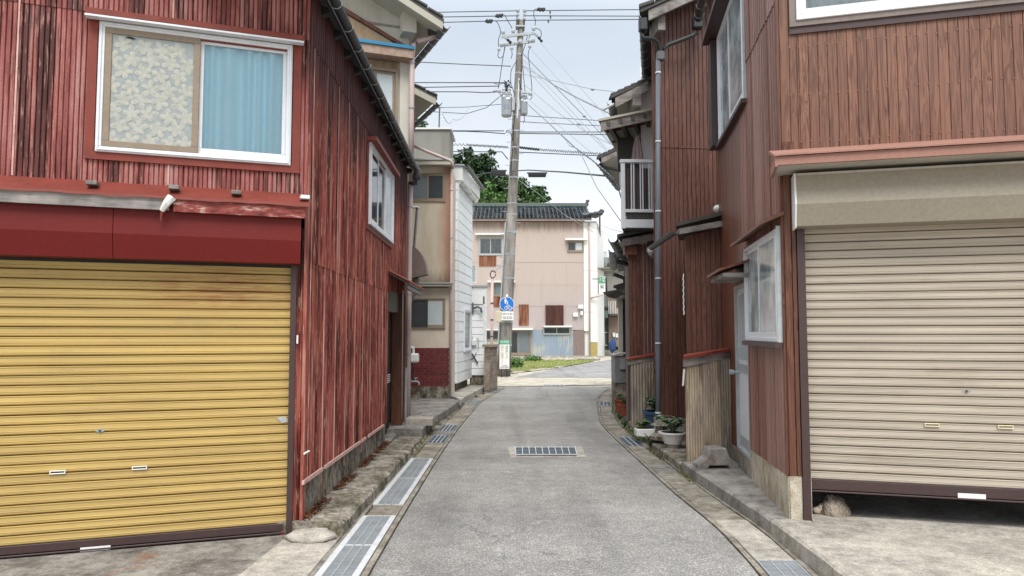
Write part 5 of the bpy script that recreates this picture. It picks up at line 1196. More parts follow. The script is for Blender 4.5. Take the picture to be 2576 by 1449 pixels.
# street side: ribbed sheets in two rows, flat sheet beyond
uf = F1s.U(1869, 600); seam = F1s.Z(1945,18)
up_w = (F1s.U(1806,300,.05), F1s.U(1868,200,.05), F1s.Z(1868,250,.05), F1s.Z(1811,70,.05))
lo_w = (F1s.U(1871,700,.06), F1s.U(1952,700,.06), (F1s.Z(1873,857,.06)+F1s.Z(1955,860,.06))/2, (F1s.Z(1872,628,.06)+F1s.Z(1950,572,.06))/2)
holes_s = [lo_w, (up_w[0]-.02, up_w[1], up_w[2], up_w[3]), (ud1, ud0, -1, F1s.Z(1870,715))]
clad_corr(F1s, BH, M['rib_brown'], uf, -.005, fzs, seam, .36, .09, .014, 0, holes_s, 'ribbed_sheet', True)
clad_corr(F1s, BH, M['rib_brown'], uf, -.005, seam-.03, top1, .36, .09, .014, .008, holes_s, 'ribbed_sheet', True)
clad_board(F1s, BH, M['flat_brown'], US, uf, .26, top1, .24, 0, .010, .003, holes_s, 'flat_sheet')
m = MB(); m.box(F1s, -.03, .0, -.02, .022, F1.Z(2000,1197), top1); m.build('corner_flashing', M['wood_post'], BH)
M['bay_pane'] = (lambda n: n.out(n.ramp(n.noise(n.pos((3,3,3)),1,4,.6), [(.38,'#77858a'),(.5,'#9aa5a8'),(.6,'#b9c0c1')]), .12, 0, .7))(NT('painted_reflection_pane'))  # opaque pane; pale grey mottling paints in the sky reflected by the glass
def bay(F, wn, parent, glassA, glassB, pw=.06):
    u0, u1, z0, z1 = wn
    o = window(F, parent, u0, u1, z0, z1, M['white_alu'], [(0,.52,glassA,M['curtain_white'],pw-.03),(.48,1,glassB,M['curtain_white'],pw-.012)], b=.035, depth=(-.04,pw), sash=.03)
    B('bay_cheek', M['grey_alu'], o, u1+.001, u1+.016, -.02, pw-.004, z0-.04, z1+.02, F=F); B('bay_cheek', M['grey_alu'], o, u0-.016, u0-.001, -.02, pw-.004, z0-.04, z1+.02, F=F)
    m = MB(); m.box(F, u0-.02, u1+.02, -.02, pw+.025, z0-.045, z0-.002); m.build('sill', M['brown_metal'], o)
    return o
bay(F1s, lo_w, BH, M['bay_pane'], M['bay_pane']); bay(F1s, up_w, BH, M['bay_pane'], M['bay_pane'], .05)
m = MB(); m.poly([F1s.pt(lo_w[0]-.10,0,lo_w[3]+.13),F1s.pt(lo_w[0]-.10,.17,lo_w[3]+.06),F1s.pt(lo_w[0]-.10,.17,lo_w[3]+.035),F1s.pt(lo_w[0]-.10,0,lo_w[3]+.10)], F1s.pt(lo_w[1]-lo_w[0]+.16,0,0)-F1s.pt(0,0,0)); m.build('window_hood', M['flat_brown'], BH)
m = MB(); m.box(F1s, up_w[0]-.25, up_w[1]+.05, 0, .20, up_w[3]+.01, up_w[3]+.06); m.box(F1s, up_w[0]-.32, up_w[0]-.05, .02, .12, up_w[2]-.0, up_w[3]+.0); m.build('shutter_pocket', M['brown_metal'], BH)
# side door and its little roof
dt = F1s.Z(1870,715); DB = .29
dr = MB(); rect_frame(dr, F1s, ud1, ud0, DB, dt, -.08, .02, .03); dr = dr.build('door_frame', M['grey_alu'], BH)
B('door_leaf', M['white_alu'], dr, ud1+.03, ud0-.03, -.04, -.015, DB+.03, dt-.03, F=F1s); B('door_pane', M['frost'], dr, ud1+.08, ud0-.08, -.015, -.010, DB+.98, dt-.10, F=F1s); B('kick_plate', M['grey_alu'], dr, ud1+.06, ud0-.06, -.015, -.011, DB+.05, DB+.16, F=F1s); B('lock_rail', M['grey_alu'], dr, ud1+.03, ud0-.03, -.015, -.007, DB+.84, DB+.93, F=F1s)
k_ = F1s.px(1866,937,.0); m = MB(); q = F1s.pt(ud1+.09, 0, F1s.Z(1855,935)); m.tube([F1s.pt(ud1+.09,-.01,q.z), F1s.pt(ud1+.09,.06,q.z)], .016, 8); m.tube([F1s.pt(ud1+.09,.055,q.z), F1s.pt(ud1+.09,.10,q.z)], .028, 10); m.build('door_knob', M['galv'], dr)
pr0 = F1s.U(1853,690); pr1 = F1s.U(1894,690); prz = F1s.Z(1862,680)
m = MB(); m.poly([F1s.pt(pr0,0,prz+.06),F1s.pt(pr0,.32,prz-.04),F1s.pt(pr0,.32,prz-.065),F1s.pt(pr0,0,prz+.035)], F1s.pt(pr1-pr0,0,0)-F1s.pt(0,0,0)); d_ = m.build('door_canopy', M['flat_brown'], BH)
m = MB(); m.box(F1s, pr0+.03, pr1-.03, .0, .28, prz-.12, prz-.08); m.build('canopy_frame', M['weather_wood'], d_)
# eave above with its gutter and hopper (far end)
m = MB(); 
# white vent cowl
vc = WY(1806,525,9.1); m.blob(vc, (.06,.07,.05), 10, 8); m.build('vent_cowl', M['white_paint'], BH, smooth=True)

# ================================================================== corrugated lean-to in front of the porch
LT = T('lean_to', 'waist high lean-to of weathered corrugated sheet with a red edged roof, nearer of the two', 'shed', (2.0, 8.1, .08))
FLt = Fr(G(1728,1167,.085).to_2d(), (1, .42)); ltr = FLt.U(1852,1000); 
zl, zr_ = FLt.Z(1728,918), FLt.Z(1850,893)
M['sheet_old'] = rust_mat('weathered_sheet', ['#8d7b69','#b3a28c','#c6b59d','#b9a998','#a08f80','#5d4038','#7b6455'], None, .45, 4, 4)
M['sheet_old2'] = rust_mat('weathered_sheet_dark', ['#756a5f','#988d7f','#ada291','#a1978c','#877c72','#4b3c36','#6b5a4f'], None, .45, 4, 4)
wsh = (ltr)/3
for i in range(3): corr_piece(FLt, i*wsh, (i+1)*wsh, .07, (lambda u: zl+(zr_-zl)*u/ltr), .0+.004*i, .0365, .012, 'corrugated_sheet', M['sheet_old'] if i < 2 else M['sheet_old2'], LT, True)
m = MB(); m.prism_uzd(FLt, [(.01,.02),(ltr-.0,.05),(ltr-.0,zr_-.02),(.01,zl-.02)], .8, .27, -.03); m.build('frame', M['flat_brown'], LT)
m = MB(); m.prism_uz(FLt, [(-.03,zl-.02),(ltr,zr_-.02),(ltr,zr_+.065),(-.03,zl+.065)], .0, .03); m.build('fascia_board', M['weather_wood'], LT)
m = MB(); m.prism_uzd(FLt, [(-.07,zl+.066),(ltr+.02,zr_+.066),(ltr+.02,zr_+.095),(-.07,zl+.10)], .75, .25, .06); m.build('roof', plain('red_roof_edge', '#8b3f33', .5, .5, '#4a2a22', 8), LT)
m = MB(); q = FLt.px(1722,960,.02); m.prism_uz(FLt, [(q[0]-.02,q[1]-.05),(q[0]+.0,q[1]-.04),(q[0]+.02,q[1]+.14),(q[0],q[1]+.14)], .0, .01); m.build('torn_tape', M['white_paint'], LT)
# concrete base block lying in front
CB = T('concrete_block', 'trapezoid concrete sign base standing on the kerb beside the side door', 'concrete base', (2.25, 7.45, .1))
FCb = Fr(G(1757,1181,.1).to_2d(), (1, .06)); s1 = FCb.U(1860,1178); zb_c = .095
ty = FCb.Z(1805,1128)
prof = [(0,zb_c),(.17*s1*1.3,zb_c),(.24*s1*1.2,zb_c+.04),(.72*s1,zb_c+.04),(.80*s1,zb_c),(s1,zb_c),(s1,zb_c+.05),(.78*s1,zb_c+.12),(.70*s1,ty),(.30*s1,ty),(.22*s1,zb_c+.12),(0,zb_c+.05)]
m = MB(); m.prism_uz(FCb, prof, -.22, .0); m.build('block_body', M['conc_grey'], CB, bevel=.01)

# ================================================================== DARK BROWN HOUSE (R2) with bump-out (R3)
D2 = T('house', 'tall dark brown board clad house with the long grey downspout, middle of the right row', 'house', (2.15, 10.4, gz(10)))
F3 = Fr((WY(1726,838,8.95).x, 8.95), (1, .08))
r3r = F3.U(1824, 700); r3t = lambda u: F3.Z(1730,596)+(F3.Z(1820,573)-F3.Z(1730,596))*(u/r3r)
clad_board(F3, D2, M['wood_dark'], 0, r3r, .6, r3t, .0655, 0, .014, .009, (), 'siding_board')
m = MB(); m.prism_uzd(F3, [(.01,.0),(r3r+.4,.0),(r3r+.4,r3t(r3r)),(.01,r3t(0))], 1.4, .28, -.002); m.build('wall', M['flat_brown'], D2)
m = MB(); a = F3.px(1709,582,.2); b = F3.px(1822,560,.2); m.prism_uz(F3, [(a[0],a[1]-.035),(b[0],b[1]-.04),(b[0],b[1]+.03),(a[0],a[1]+.035)], .12, .20); m.build('bargeboard', M['weather_wood'], D2)
m = MB(); a = F3.px(1699,566,.2); b = F3.px(1822,534,.2); m.prism_uzd(F3, [(a[0],a[1]-.02),(b[0],b[1]-.03),(b[0],b[1]+.02),(a[0],a[1]+.02)], 1.4, .26, .22); m.build('lower_roof', M['tile_dark'], D2)
m = MB(); m.half(F3.pt(a[0]+.01,.2,a[1]-.06), F3.pt(a[0]+.09,-1.2,a[1]-.10), .05); m.build('rain_gutter', M['pipe_dark'], D2)
m = MB(); k_ = 26
for i in range(k_): z = F3.Z(1722,790)+(F3.Z(1722,687)-F3.Z(1722,790))*i/k_; m.blob((F3.pt(-.02,0,0).x+.004*math.sin(i*1.6), F3.o.y+.02, z), (.008,.02,.014), 5, 4)
m.build('plastic_sheet_edge', M['white_paint'], D2)
F2r = Fr((WY(1647,838,10.5).x, 10.5), (1, .10)); jz = F2r.Z(1700,371)
gt = lambda u: F2r.Z(1650,50)+u*.55
m = MB(); m.prism_uzd(F2r, [(.01,-.2),(2.2,-.2),(2.2,gt(2.2)),(.01,gt(0))], 3.4, .24, -.002); m.build('wall', M['flat_brown'], D2)
fb = F2r.Z(1700,1050)
r2r = 1.35
clad_board(F2r, D2, M['wood_dark'], .0, r2r, fb, jz, .0655, 0, .014, .009, (), 'siding_board')
clad_board(F2r, D2, M['wood_dark'], .0, r2r, jz+.004, gt, .0655, .004, .014, .009, (), 'siding_board')
B('joint_strip', M['wood_dark'], D2, 0, r2r, .0, .022, jz-.01, jz+.012, F=F2r)
B('foundation', M['conc_light'], D2, 0, 1.3, -.1, .0, -.1, fb, F=F2r)
# roof: gable overhang, rake board, purlin end, tiles, gutter
r0 = F2r.px(1606,28,.35)
def r2p(u, w, dz=0):
    q = F2r.pt(u, .45, r0[1]+(u-r0[0])*.50+dz); k = .45-w; return q+Vector((.22,1,0))*k
m = MB(); m.hexa([r2p(r0[0],.45,-.06),r2p(2.4,.45,-.06),r2p(2.4,-3.5,-.06),r2p(r0[0],-3.5,-.06),r2p(r0[0],.45,0),r2p(2.4,.45,0),r2p(2.4,-3.5,0),r2p(r0[0],-3.5,0)]); rf = m.build('roof', M['tile_dark'], D2)
for i in range(10):
    u = r0[0]-.02+i*.24; mm = MB(); mm.hexa([r2p(u,.48,.0),r2p(u+.23,.48,-.02),r2p(u+.23,.2,-.02),r2p(u,.2,.0),r2p(u,.48,.06),r2p(u+.23,.48,.035),r2p(u+.23,.2,.035),r2p(u,.2,.06)]); mm.build('edge_tile', M['tile_dark'], rf, bevel=.01)
m = MB(); m.hexa([r2p(r0[0]+.12,.42,-.22),r2p(2.4,.42,-.22),r2p(2.4,.38,-.22),r2p(r0[0]+.12,.38,-.22),r2p(r0[0]+.12,.42,-.07),r2p(2.4,.42,-.07),r2p(2.4,.38,-.07),r2p(r0[0]+.12,.38,-.07)]); m.build('bargeboard', M['weather_wood'], D2)
q = F2r.px(1662,55,.3); B('purlin_end', M['weather_wood'], D2, q[0]-.05, q[0]+.06, -.1, .33, q[1]-.13, q[1]+.10, F=F2r)
gdir = Vector((.20,1,0)).normalized(); ga = WY(1616,36,10.2); gutter(ga, ga+gdir*3.3, .055, D2, M['pipe_dark'], 9, M['galv'])
m = MB(); m.hexa([ga+Vector((.07,0,.02)), ga+Vector((.10,0,.02)), ga+gdir*3.3+Vector((.10,0,.02)), ga+gdir*3.3+Vector((.07,0,.02)), ga+Vector((.07,0,.14)), ga+Vector((.10,0,.14)), ga+gdir*3.3+Vector((.10,0,.14)), ga+gdir*3.3+Vector((.07,0,.14))]); m.build('fascia', M['weather_wood'], D2)
# second gutter from the neighbour's eave, hopper, arm, Y joint and the long downspout
Yp = 10.28; X = lambda x, y, Y=Yp: WY(x, y, Y)
gb = WY(1772,-30,8.6); gc = WY(1757,45,10.1); gutter(gb, gc, .06, D2, M['pipe_dark'], 3, M['galv'])
m = MB(); m.box(FW, X(1742,0).x, X(1766,0).x, -Yp-.08, -Yp+.05, X(1754,72).z, X(1754,42).z); m.build('rain_hopper', M['pipe_dark'], D2, bevel=.015)
pipe_part([X(1754,70), X(1753,82), X(1742,90), X(1680,113), X(1669,122), X(1667,136)], .031, M['pipe_dark'], D2, name='slanting_pipe')
m = MB(); m.box(FW, X(1606,0,10.15).x, X(1626,0,10.15).x, -10.2, -10.07, WY(1614,80,10.15).z, WY(1614,48,10.15).z); m.build('rain_hopper', M['pipe_dark'], D2, bevel=.015)
pipe_part([WY(1615,80,10.15), WY(1617,95,10.15), WY(1645,98,10.2), X(1655,108), X(1657,135)], .031, M['pipe_dark'], D2, name='elbow_pipe')
m = MB(); m.box(FW, X(1650,0).x, X(1669,0).x, -Yp-.05, -Yp+.05, X(1660,153).z, X(1660,130).z); m.build('y_joint', M['pipe_grey'], D2, bevel=.015)
M['pipe_blue'] = plain('blue_grey_pipe', '#5e646c', .4, .35, '#3c4046', 3, streak=True)
pb2 = G(1657,1104,.03); pb2 = Vector((X(1656,1100).x, Yp, gz(10.3)+.12))
pipe_part([X(1656,150), X(1655,600), Vector((X(1656,900).x, Yp, 1.2)), pb2], .036, M['pipe_blue'], D2, [X(1655.5,y) for y in (183,356,531,700,863,1038)], M['white_alu'])

# ================================================================== R4: brown house with balcony
D4 = T('house', 'brown board house with a white railed balcony and a timber porch roof above it', 'house', (2.1, 12.7, gz(12)))
F4 = Fr((WY(1583,838,12.7).x, 12.7), (1, .06)); r4r = F4.U(1650,700)
z4t = lambda u: F4.Z(1583,600)+u*.25
clad_board(F4, D4, M['wood_dark'], 0, r4r+.05, .4, z4t, .0655, 0, .014, .009, (), 'siding_board')
m = MB(); m.prism_uzd(F4, [(.02,-.2),(1.2,-.2),(1.2,6.4),(.25,6.4),(.25,3.1),(.02,3.1)], 3, .22, -.003); m.build('wall', M['white_side'], D4)
m = MB(); m.prism_uzd(F4, [(-.005,-.2),(.25,-.2),(.25,3.11),(-.005,3.11)], 2.99, .22, -.001); m.build('lower_wall', M['flat_brown'], D4)
B('corner_trim', plain('grey_brown_post', '#6d625f', .6, .3, streak=True), D4, F4.U(1576,700), -.002, -.12, .03, -.1, F4.Z(1580,670), F=F4)
# low roof with board, gutter
a = F4.px(1551,596,.2); b = F4.px(1645,580,.2)
m = MB(); m.prism_uzd(F4, [(a[0],a[1]-.01),(b[0],b[1]),(b[0],b[1]+.07),(a[0],a[1]+.04)], 2.6, .24, .24); m.build('lower_roof', M['tile_dark'], D4)
a2 = F4.px(1566,610,.22); b2 = F4.px(1645,597,.22); m = MB(); m.prism_uz(F4, [(a2[0],a2[1]-.07),(b2[0],b2[1]-.05),(b2[0],b2[1]+.07),(a2[0],a2[1]+.06)], .16, .22); m.build('bargeboard', M['weather_wood'], D4)
q = F4.px(1586,631,.1); B('purlin_end', M['flat_brown'], D4, q[0]-.11, q[0]+.11, 0, .12, q[1]-.07, q[1]+.09, F=F4)
g1 = WY(1541,598,12.5); gutter(g1, WY(1570,655,15.2), .085, D4, M['pipe_grey'], 8)
m = MB(); p0 = WY(1556,612,12.55); p1 = WY(1583,660,15.5); m.hexa([p0,p0+Vector((.5,0,.0)),p1+Vector((.5,0,0)),p1,p0+Vector((0,0,.03)),p0+Vector((.5,0,.03)),p1+Vector((.5,0,.03)),p1+Vector((0,0,.03))]); m.build('soffit', M['soffit'], D4)
# balcony
F4b = Fr((WY(1563,838,12.25).x, 12.25), (1, .04)); fb_ = lambda x, y=480: F4b.U(x, y); zz_ = lambda y: F4b.Z(1600, y)
bal = MB(); bal.box(F4b, fb_(1563), fb_(1573), -.05, .0, zz_(575), zz_(402)); bal.box(F4b, fb_(1561), fb_(1652), -.07, .015, zz_(409), zz_(401)); bal.box(F4b, fb_(1573), fb_(1652), -.04, .0, zz_(534), zz_(526)); bal.box(F4b, fb_(1573), fb_(1652), -.05, .005, zz_(573), zz_(552))
bo = bal.build('balcony_frame', M['white_alu'], D4, bevel=.004)
for x_ in (1589,1595,1611.6,1617.5,1633.5,1639): B('baluster', M['white_alu'], bo, fb_(x_-1.2), fb_(x_+1.4), -.03, -.012, zz_(527), zz_(409), F=F4b)
corr_piece(F4b, fb_(1576), fb_(1652), zz_(552), zz_(534), -.03, .03, .006, 'dark_slat_panel', M['dark_alu'], D4)
corr_piece(F4b, fb_(1574), fb_(1652), zz_(534), zz_(409), -.42, .045, .008, 'balcony_screen', plain('grey_brown_screen', '#5d544f', .6, .3), D4)
m = MB(); m.prism_uzd(F4b, [(fb_(1566),zz_(577)),(fb_(1660),zz_(577)),(fb_(1660),zz_(566)),(fb_(1566),zz_(566))], 1.2, .24, -.06); m.build('balcony_floor', M['tile_dark'], D4)
B('balcony_shade_panel', M['tile_dark'], D4, fb_(1574), fb_(1660), -.75, -.7, zz_(409), zz_(318), F=F4b)  # dark panel added to stand for the shaded depth behind the balcony
# laundry cloth
lc = T('hanging_towel', 'pale pink towel hanging in a fold under the balcony roof', 'towel', WY(1603,385,12.6)); rows = []
for zi in range(7):
    t_ = zi/6; y_ = 345+t_*62; hw_l = 4+11*t_**.7
    rows.append([WY(1602+hw_l*(s_/7-1)*1.0+ (1.5 if s_ > 7 else 0), y_, 12.6+.05*math.sin(s_*1.4)*t_) for s_ in range(15)])
m = MB(); m.grid(rows); m.build('cloth', plain('pale_pink_towel', '#b9a6a6', .9, .2), lc, smooth=True, recalc=False)
m = MB(); m.tube([WY(1594,345,12.6), WY(1610,342,12.6)], .012, 5); m.build('hanger_bar', M['grey_alu'], lc)
# timber roof over the balcony
ca, cb = WY(1512,318,12.0), WY(1640,290,12.2); off = Vector((.75*1.5,2.6,0)).normalized()*2.8
off = Vector((.30,1,-.0)).normalized()*2.9
hgt = Vector((0,0,.16)); thk = Vector((0,.04,0))
m = MB(); m.hexa([ca-hgt*.5, cb-hgt*.5, cb-hgt*.5+thk, ca-hgt*.5+thk, ca+hgt*.5, cb+hgt*.5, cb+hgt*.5+thk, ca+hgt*.5+thk]); pr_ = m.build('porch_roof_board', M['weather_wood'], D4)
m = MB(); m.hexa([ca+hgt*.5+Vector((-.05,-.03,0)), cb+hgt*.5+Vector((0,-.03,0)), cb+hgt*.5+off, ca+hgt*.5+off+Vector((-.05,0,0)), ca+hgt*.75+Vector((-.05,-.03,0)), cb+hgt*.75+Vector((0,-.03,0)), cb+hgt*.75+off, ca+hgt*.75+off+Vector((-.05,0,0))]); m.build('porch_roof', M['soffit_cream'], D4)
for i in range(4):
    f_ = .10+i*.24; p = ca.lerp(cb, f_)-hgt*.1; m = MB(); m.hexa([p, p+Vector((.07,0,0)), p+off+Vector((.07,0,0)), p+off, p+hgt*.5, p+hgt*.5+Vector((.07,0,0)), p+off+hgt*.5+Vector((.07,0,0)), p+off+hgt*.5]); m.build('rafter', M['tile_dark'], pr_)
for i in range(4):
    p = ca+off*(.2+.25*i)+hgt*.3; q_ = cb+off*(.2+.25*i)+hgt*.3; m = MB(); m.hexa([p,q_,q_+Vector((0,.05,0)),p+Vector((0,.05,0)),p+hgt*.25,q_+hgt*.25,q_+hgt*.25+Vector((0,.05,0)),p+hgt*.25+Vector((0,.05,0))]); m.build('purlin', M['flat_brown'], pr_)
B('porch_post', M['white_alu'], D4, F4b.U(1583,380), F4b.U(1587,380), -.9, -.84, zz_(440), zz_(300), F=F4b)
# main roof of this house
def gable_roof(parent, x0y0, x1y1, Y, bx0, bx1, depth=3.0, dirx=.28, barge=.17, blocks=None, gut=True, nt=6):
    a = WY(*x0y0, Y); b = WY(*x1y1, Y); b.y = Y+.1; dd = Vector((dirx,1,0)).normalized()*depth
    m = MB(); up_ = Vector((0,0,.05)); m.hexa([a,b,b+dd,a+dd,a+up_,b+up_,b+dd+up_,a+dd+up_]); rf = m.build('roof', M['tile_dark'], parent)
    for i in range(nt):
        p = a.lerp(b, i/nt)+up_; q = a.lerp(b, (i+.95)/nt)+up_-Vector((0,0,.02)); back = Vector((0,.3,0)); h_ = Vector((0,0,.05))
        m = MB(); m.hexa([p,q,q+back,p+back,p+h_,q+h_,q+back+h_,p+back+h_]); m.build('edge_tile', M['tile_dark'], rf, bevel=.01)
    c = WY(*bx0, Y); d = WY(*bx1, Y); h_ = Vector((0,0,barge)); t_ = Vector((0,.05,0)); m = MB(); m.hexa([c-h_/2,d-h_/2,d-h_/2+t_,c-h_/2+t_,c+h_/2,d+h_/2,d+h_/2+t_,c+h_/2+t_]); m.build('bargeboard', M['weather_wood'], parent)
    s0 = a+Vector((.08,.05,-.03)); m = MB(); m.hexa([s0,b+Vector((0,.05,-.03)),b+dd-Vector((0,0,.03)),s0+dd,s0+Vector((0,0,.02)),b+Vector((0,.05,-.01)),b+dd-Vector((0,0,.01)),s0+dd+Vector((0,0,.02))]); m.build('soffit', M['soffit_cream'], parent)
    if gut: gutter(a+Vector((0,.02,-.05)), a+dd+Vector((0,0,-.05)), .07, parent, M['pipe_dark'], 7)
    return a, b, dd
gable_roof(D4, (1537,247), (1640,196), 12.4, (1548,258), (1630,216), 3.0, .20)
m = MB(); m.tube([WY(1518,276,12.3), WY(1545,262,12.3)], .025, 5); m.build('loose_batten', M['grey_alu'], D4)
q = WY(1601,253,12.4); m = MB(); m.wbox(q.x-.07,q.x+.08,12.35,12.9,q.z-.10,q.z+.14); m.build('purlin_end', M['weather_wood'], D4)
# lean-to 2
L2 = T('lean_to', 'smaller corrugated lean-to with trailing vines behind the long downspout', 'shed', (2.05, 12.2, gz(12)))
F5 = Fr((WY(1584,838,12.0).x, 12.0), (1, .15)); l2r = F5.U(1646,950); za, zb5 = F5.Z(1584,915), F5.Z(1645,903)
for i in range(2): corr_piece(F5, i*l2r/2, (i+1)*l2r/2, -.04, (lambda u: za+(zb5-za)*u/l2r), .004*i, .05, .015, 'corrugated_sheet', M['sheet_old2'], L2, True)
m = MB(); m.prism_uzd(F5, [(.01,-.1),(l2r+.1,-.1),(l2r+.1,zb5-.02),(.01,za-.02)], .6, .2, -.03); m.build('frame', M['flat_brown'], L2)
m = MB(); m.prism_uz(F5, [(-.04,za-.02),(l2r+.05,zb5-.01),(l2r+.05,zb5+.06),(-.04,za+.05)], 0, .03); m.build('fascia_board', M['weather_wood'], L2)
m = MB(); m.prism_uzd(F5, [(-.09,za+.06),(l2r+.05,zb5+.07),(l2r+.05,zb5+.10),(-.09,za+.085)], .65, .2, .06); m.build('roof', plain('red_roof_edge', '#8b3f33', .5, .5, '#4a2a22', 8), L2)
vm = MB(); pr = random.Random(5)
for k_ in range(4):
    x_ = .28+k_*.07; pts = [F5.pt(x_-.1*k_*(i/10)+.02*math.sin(i+k_), .035, zb5+.05-(.85+.1*k_)*(i/10)) for i in range(11)]; vm.tube(pts, .004, 4)
vm.build('vine', plain('dry_vine', '#5f6142', .8, .3), L2)

# ================================================================== R5 and R6: roofs beyond
D5 = T('house', 'cream walled house with tiled eaves and a curved gutter, seen past the white balcony', 'house', (2.9, 17, gz(17)))
F6 = Fr((WY(1577,838,16.5).x, 16.5), (1, .05))
m = MB(); m.prism_uzd(F6, [(.0,-.3),(3,-.3),(3,5.6),(-.0,5.6)], 3, .3, 0); m.build('wall', M['cream'], D5)
gable_roof(D5, (1504,400), (1580,362), 16.0, (1513,404), (1575,376), 3.2, .30, .12)
m = MB(); m.tube([WY(1511,411,16.1), WY(1513,420,16.1), WY(1565,430,16.4)], .04, 6); m.build('drain_arm', M['pipe_dark'], D5)
g2a = WY(1542,624,16.2); gutter(g2a, WY(1544,672,19.0), .10, D5, M['pipe_grey'], 7)
m = MB(); p0 = g2a+Vector((.1,0,.0)); p1 = WY(1556,684,19.0); m.hexa([p0,p0+Vector((.6,0,.15)),p1+Vector((.6,0,.15)),p1,p0+Vector((0,0,.08)),p0+Vector((.6,0,.25)),p1+Vector((.6,0,.25)),p1+Vector((0,0,.08))]); m.build('lower_roof', M['tile_dark'], D5)
pipe_part([WY(1543,690,16.9), WY(1550,692,16.9), WY(1570,700,16.9), WY(1572,712,16.9)], .045, M['pipe_dark'], D5, name='elbow_pipe')
pipe_part([WY(1551,648,14.4), WY(1553,658,14.4), WY(1576,664,14.4), WY(1578,672,14.4)], .05, M['pipe_dark'], D4, name='elbow_pipe')
D6 = T('house', 'low entrance with stacked dark porch roofs and a cream column, far down the right row', 'house', (3.4, 20, gz(20)))
def porch(parent, pts, Y, dep, mat, name='porch_roof'):
    ps = [WY(x, y, Y) for x, y in pts]; m = MB(); m.poly(ps, (dep*.3,dep,0)); return m.build(name, mat, parent)
porch(D6, [(1543,718),(1588,705),(1588,711),(1543,724)], 14.6, 1.2, M['tile_dark']); porch(D6, [(1548,724),(1588,712),(1588,726),(1552,730)], 14.7, 1.0, M['weather_wood'], 'porch_fascia')
porch(D6, [(1516,735),(1556,728),(1580,736),(1580,742),(1520,741)], 17.5, 1.2, M['tile_dark']); porch(D6, [(1524,742),(1580,742),(1580,752),(1530,748)], 17.6, .9, M['weather_wood'], 'porch_fascia')
m = MB(); a_, b_ = WY(1548,756,17.3), WY(1568,742,17.3); m.hexa([a_,a_+Vector((.06,0,0)),a_+Vector((.06,.1,0)),a_+Vector((0,.1,0)),b_,b_+Vector((.08,0,0)),b_+Vector((.08,.1,0)),b_+Vector((0,.1,0))]); m.build('brace', M['weather_wood'], D6)
Y6 = 18.0; F8 = Fr((WY(1558,838,Y6).x, Y6), (1, 0))
zt6 = F8.Z(1560,752)
B('column', M['cream'], D6, F8.U(1557), F8.U(1567), -.15, 0, gz(18), zt6, F=F8); B('column_head', M['cream'], D6, F8.U(1553), F8.U(1567), -.15, .03, F8.Z(1560,775), F8.Z(1560,757), F=F8)
B('dark_post', M['black'], D6, F8.U(1567.5), F8.U(1572), -.15, 0, gz(18), zt6, F=F8); B('grey_cladding', M['dark_alu'], D6, F8.U(1573), F8.U(1590), -.2, .02, gz(18), zt6, F=F8)
m = MB(); m.prism_uzd(F8, [(F8.U(1574),gz(18)),(F8.U(1700),gz(18)),(F8.U(1700),5.2),(F8.U(1574),5.2)], 4, .3, -.25); m.build('wall', M['cream'], D6)
# grey outdoor cabinet
AC = T('cabinet', 'weathered grey metal cabinet with a bulging pale lid standing by the kerb', 'outdoor cabinet', (2.55, 14.5, gz(14.5)))
YA = 14.6; F9 = Fr((WY(1547,838,YA).x, YA), (1, .05)); a9 = F9.U(1546), F9.U(1583); z9b, z9t = max(gz(14.6)+.07, F9.Z(1560,964)), F9.Z(1560,896)
B('body', plain('grey_cabinet', '#87898a', .5, .5, '#565654', 5), AC, a9[0], a9[1], -.4, 0, z9b, z9t, F=F9, bevel=.008)
m = MB(); rows = [[F9.pt(a9[0]-.03+(a9[1]-a9[0]+.05)*i/8, w_, z9t+.012+.055*math.sin(math.pi*min(1,(i+1)/6)*.5)) for i in range(9)] for w_ in (-.42, .04)]
rows = [[p-Vector((0,0,.03)) for p in rows[0]]]+rows+[[p-Vector((0,0,.03)) for p in rows[1]]]; m.grid(rows); m.build('lid', M['soffit'], AC, recalc=False)
B('hatch', M['grey_alu'], AC, a9[0]+.10, a9[0]+.22, 0, .012, z9b+.28, z9t-.05, F=F9, bevel=.003); B('latch', M['black'], AC, a9[0]+.12, a9[0]+.24, .012, .02, z9b+.25, z9b+.27, F=F9)
for i in range(7): B('louvre', M['dark_alu'], AC, a9[1]-.09, a9[1]-.01, 0, .008, z9t-.12-i*.05, z9t-.10-i*.05, F=F9)
m = MB(); m.box(F9, a9[0], a9[1], -.38, -.02, gz(14.6), z9b); m.build('plinth', M['conc_dark'], AC)
lamp = T('dome_lamp', 'white dome of a wall lamp sticking out behind the long downspout', 'lamp', WY(1640,630,12.5)); m = MB(); q = WY(1637,629,12.5); m.blob(q, (.07,.09,.075), 12, 8); m.build('dome', M['white_paint'], lamp, smooth=True); m = MB(); m.tube([q+Vector((0,0,-.05)), q+Vector((.06,.1,-.09))], .05, 8); m.build('base', M['grey_alu'], lamp)
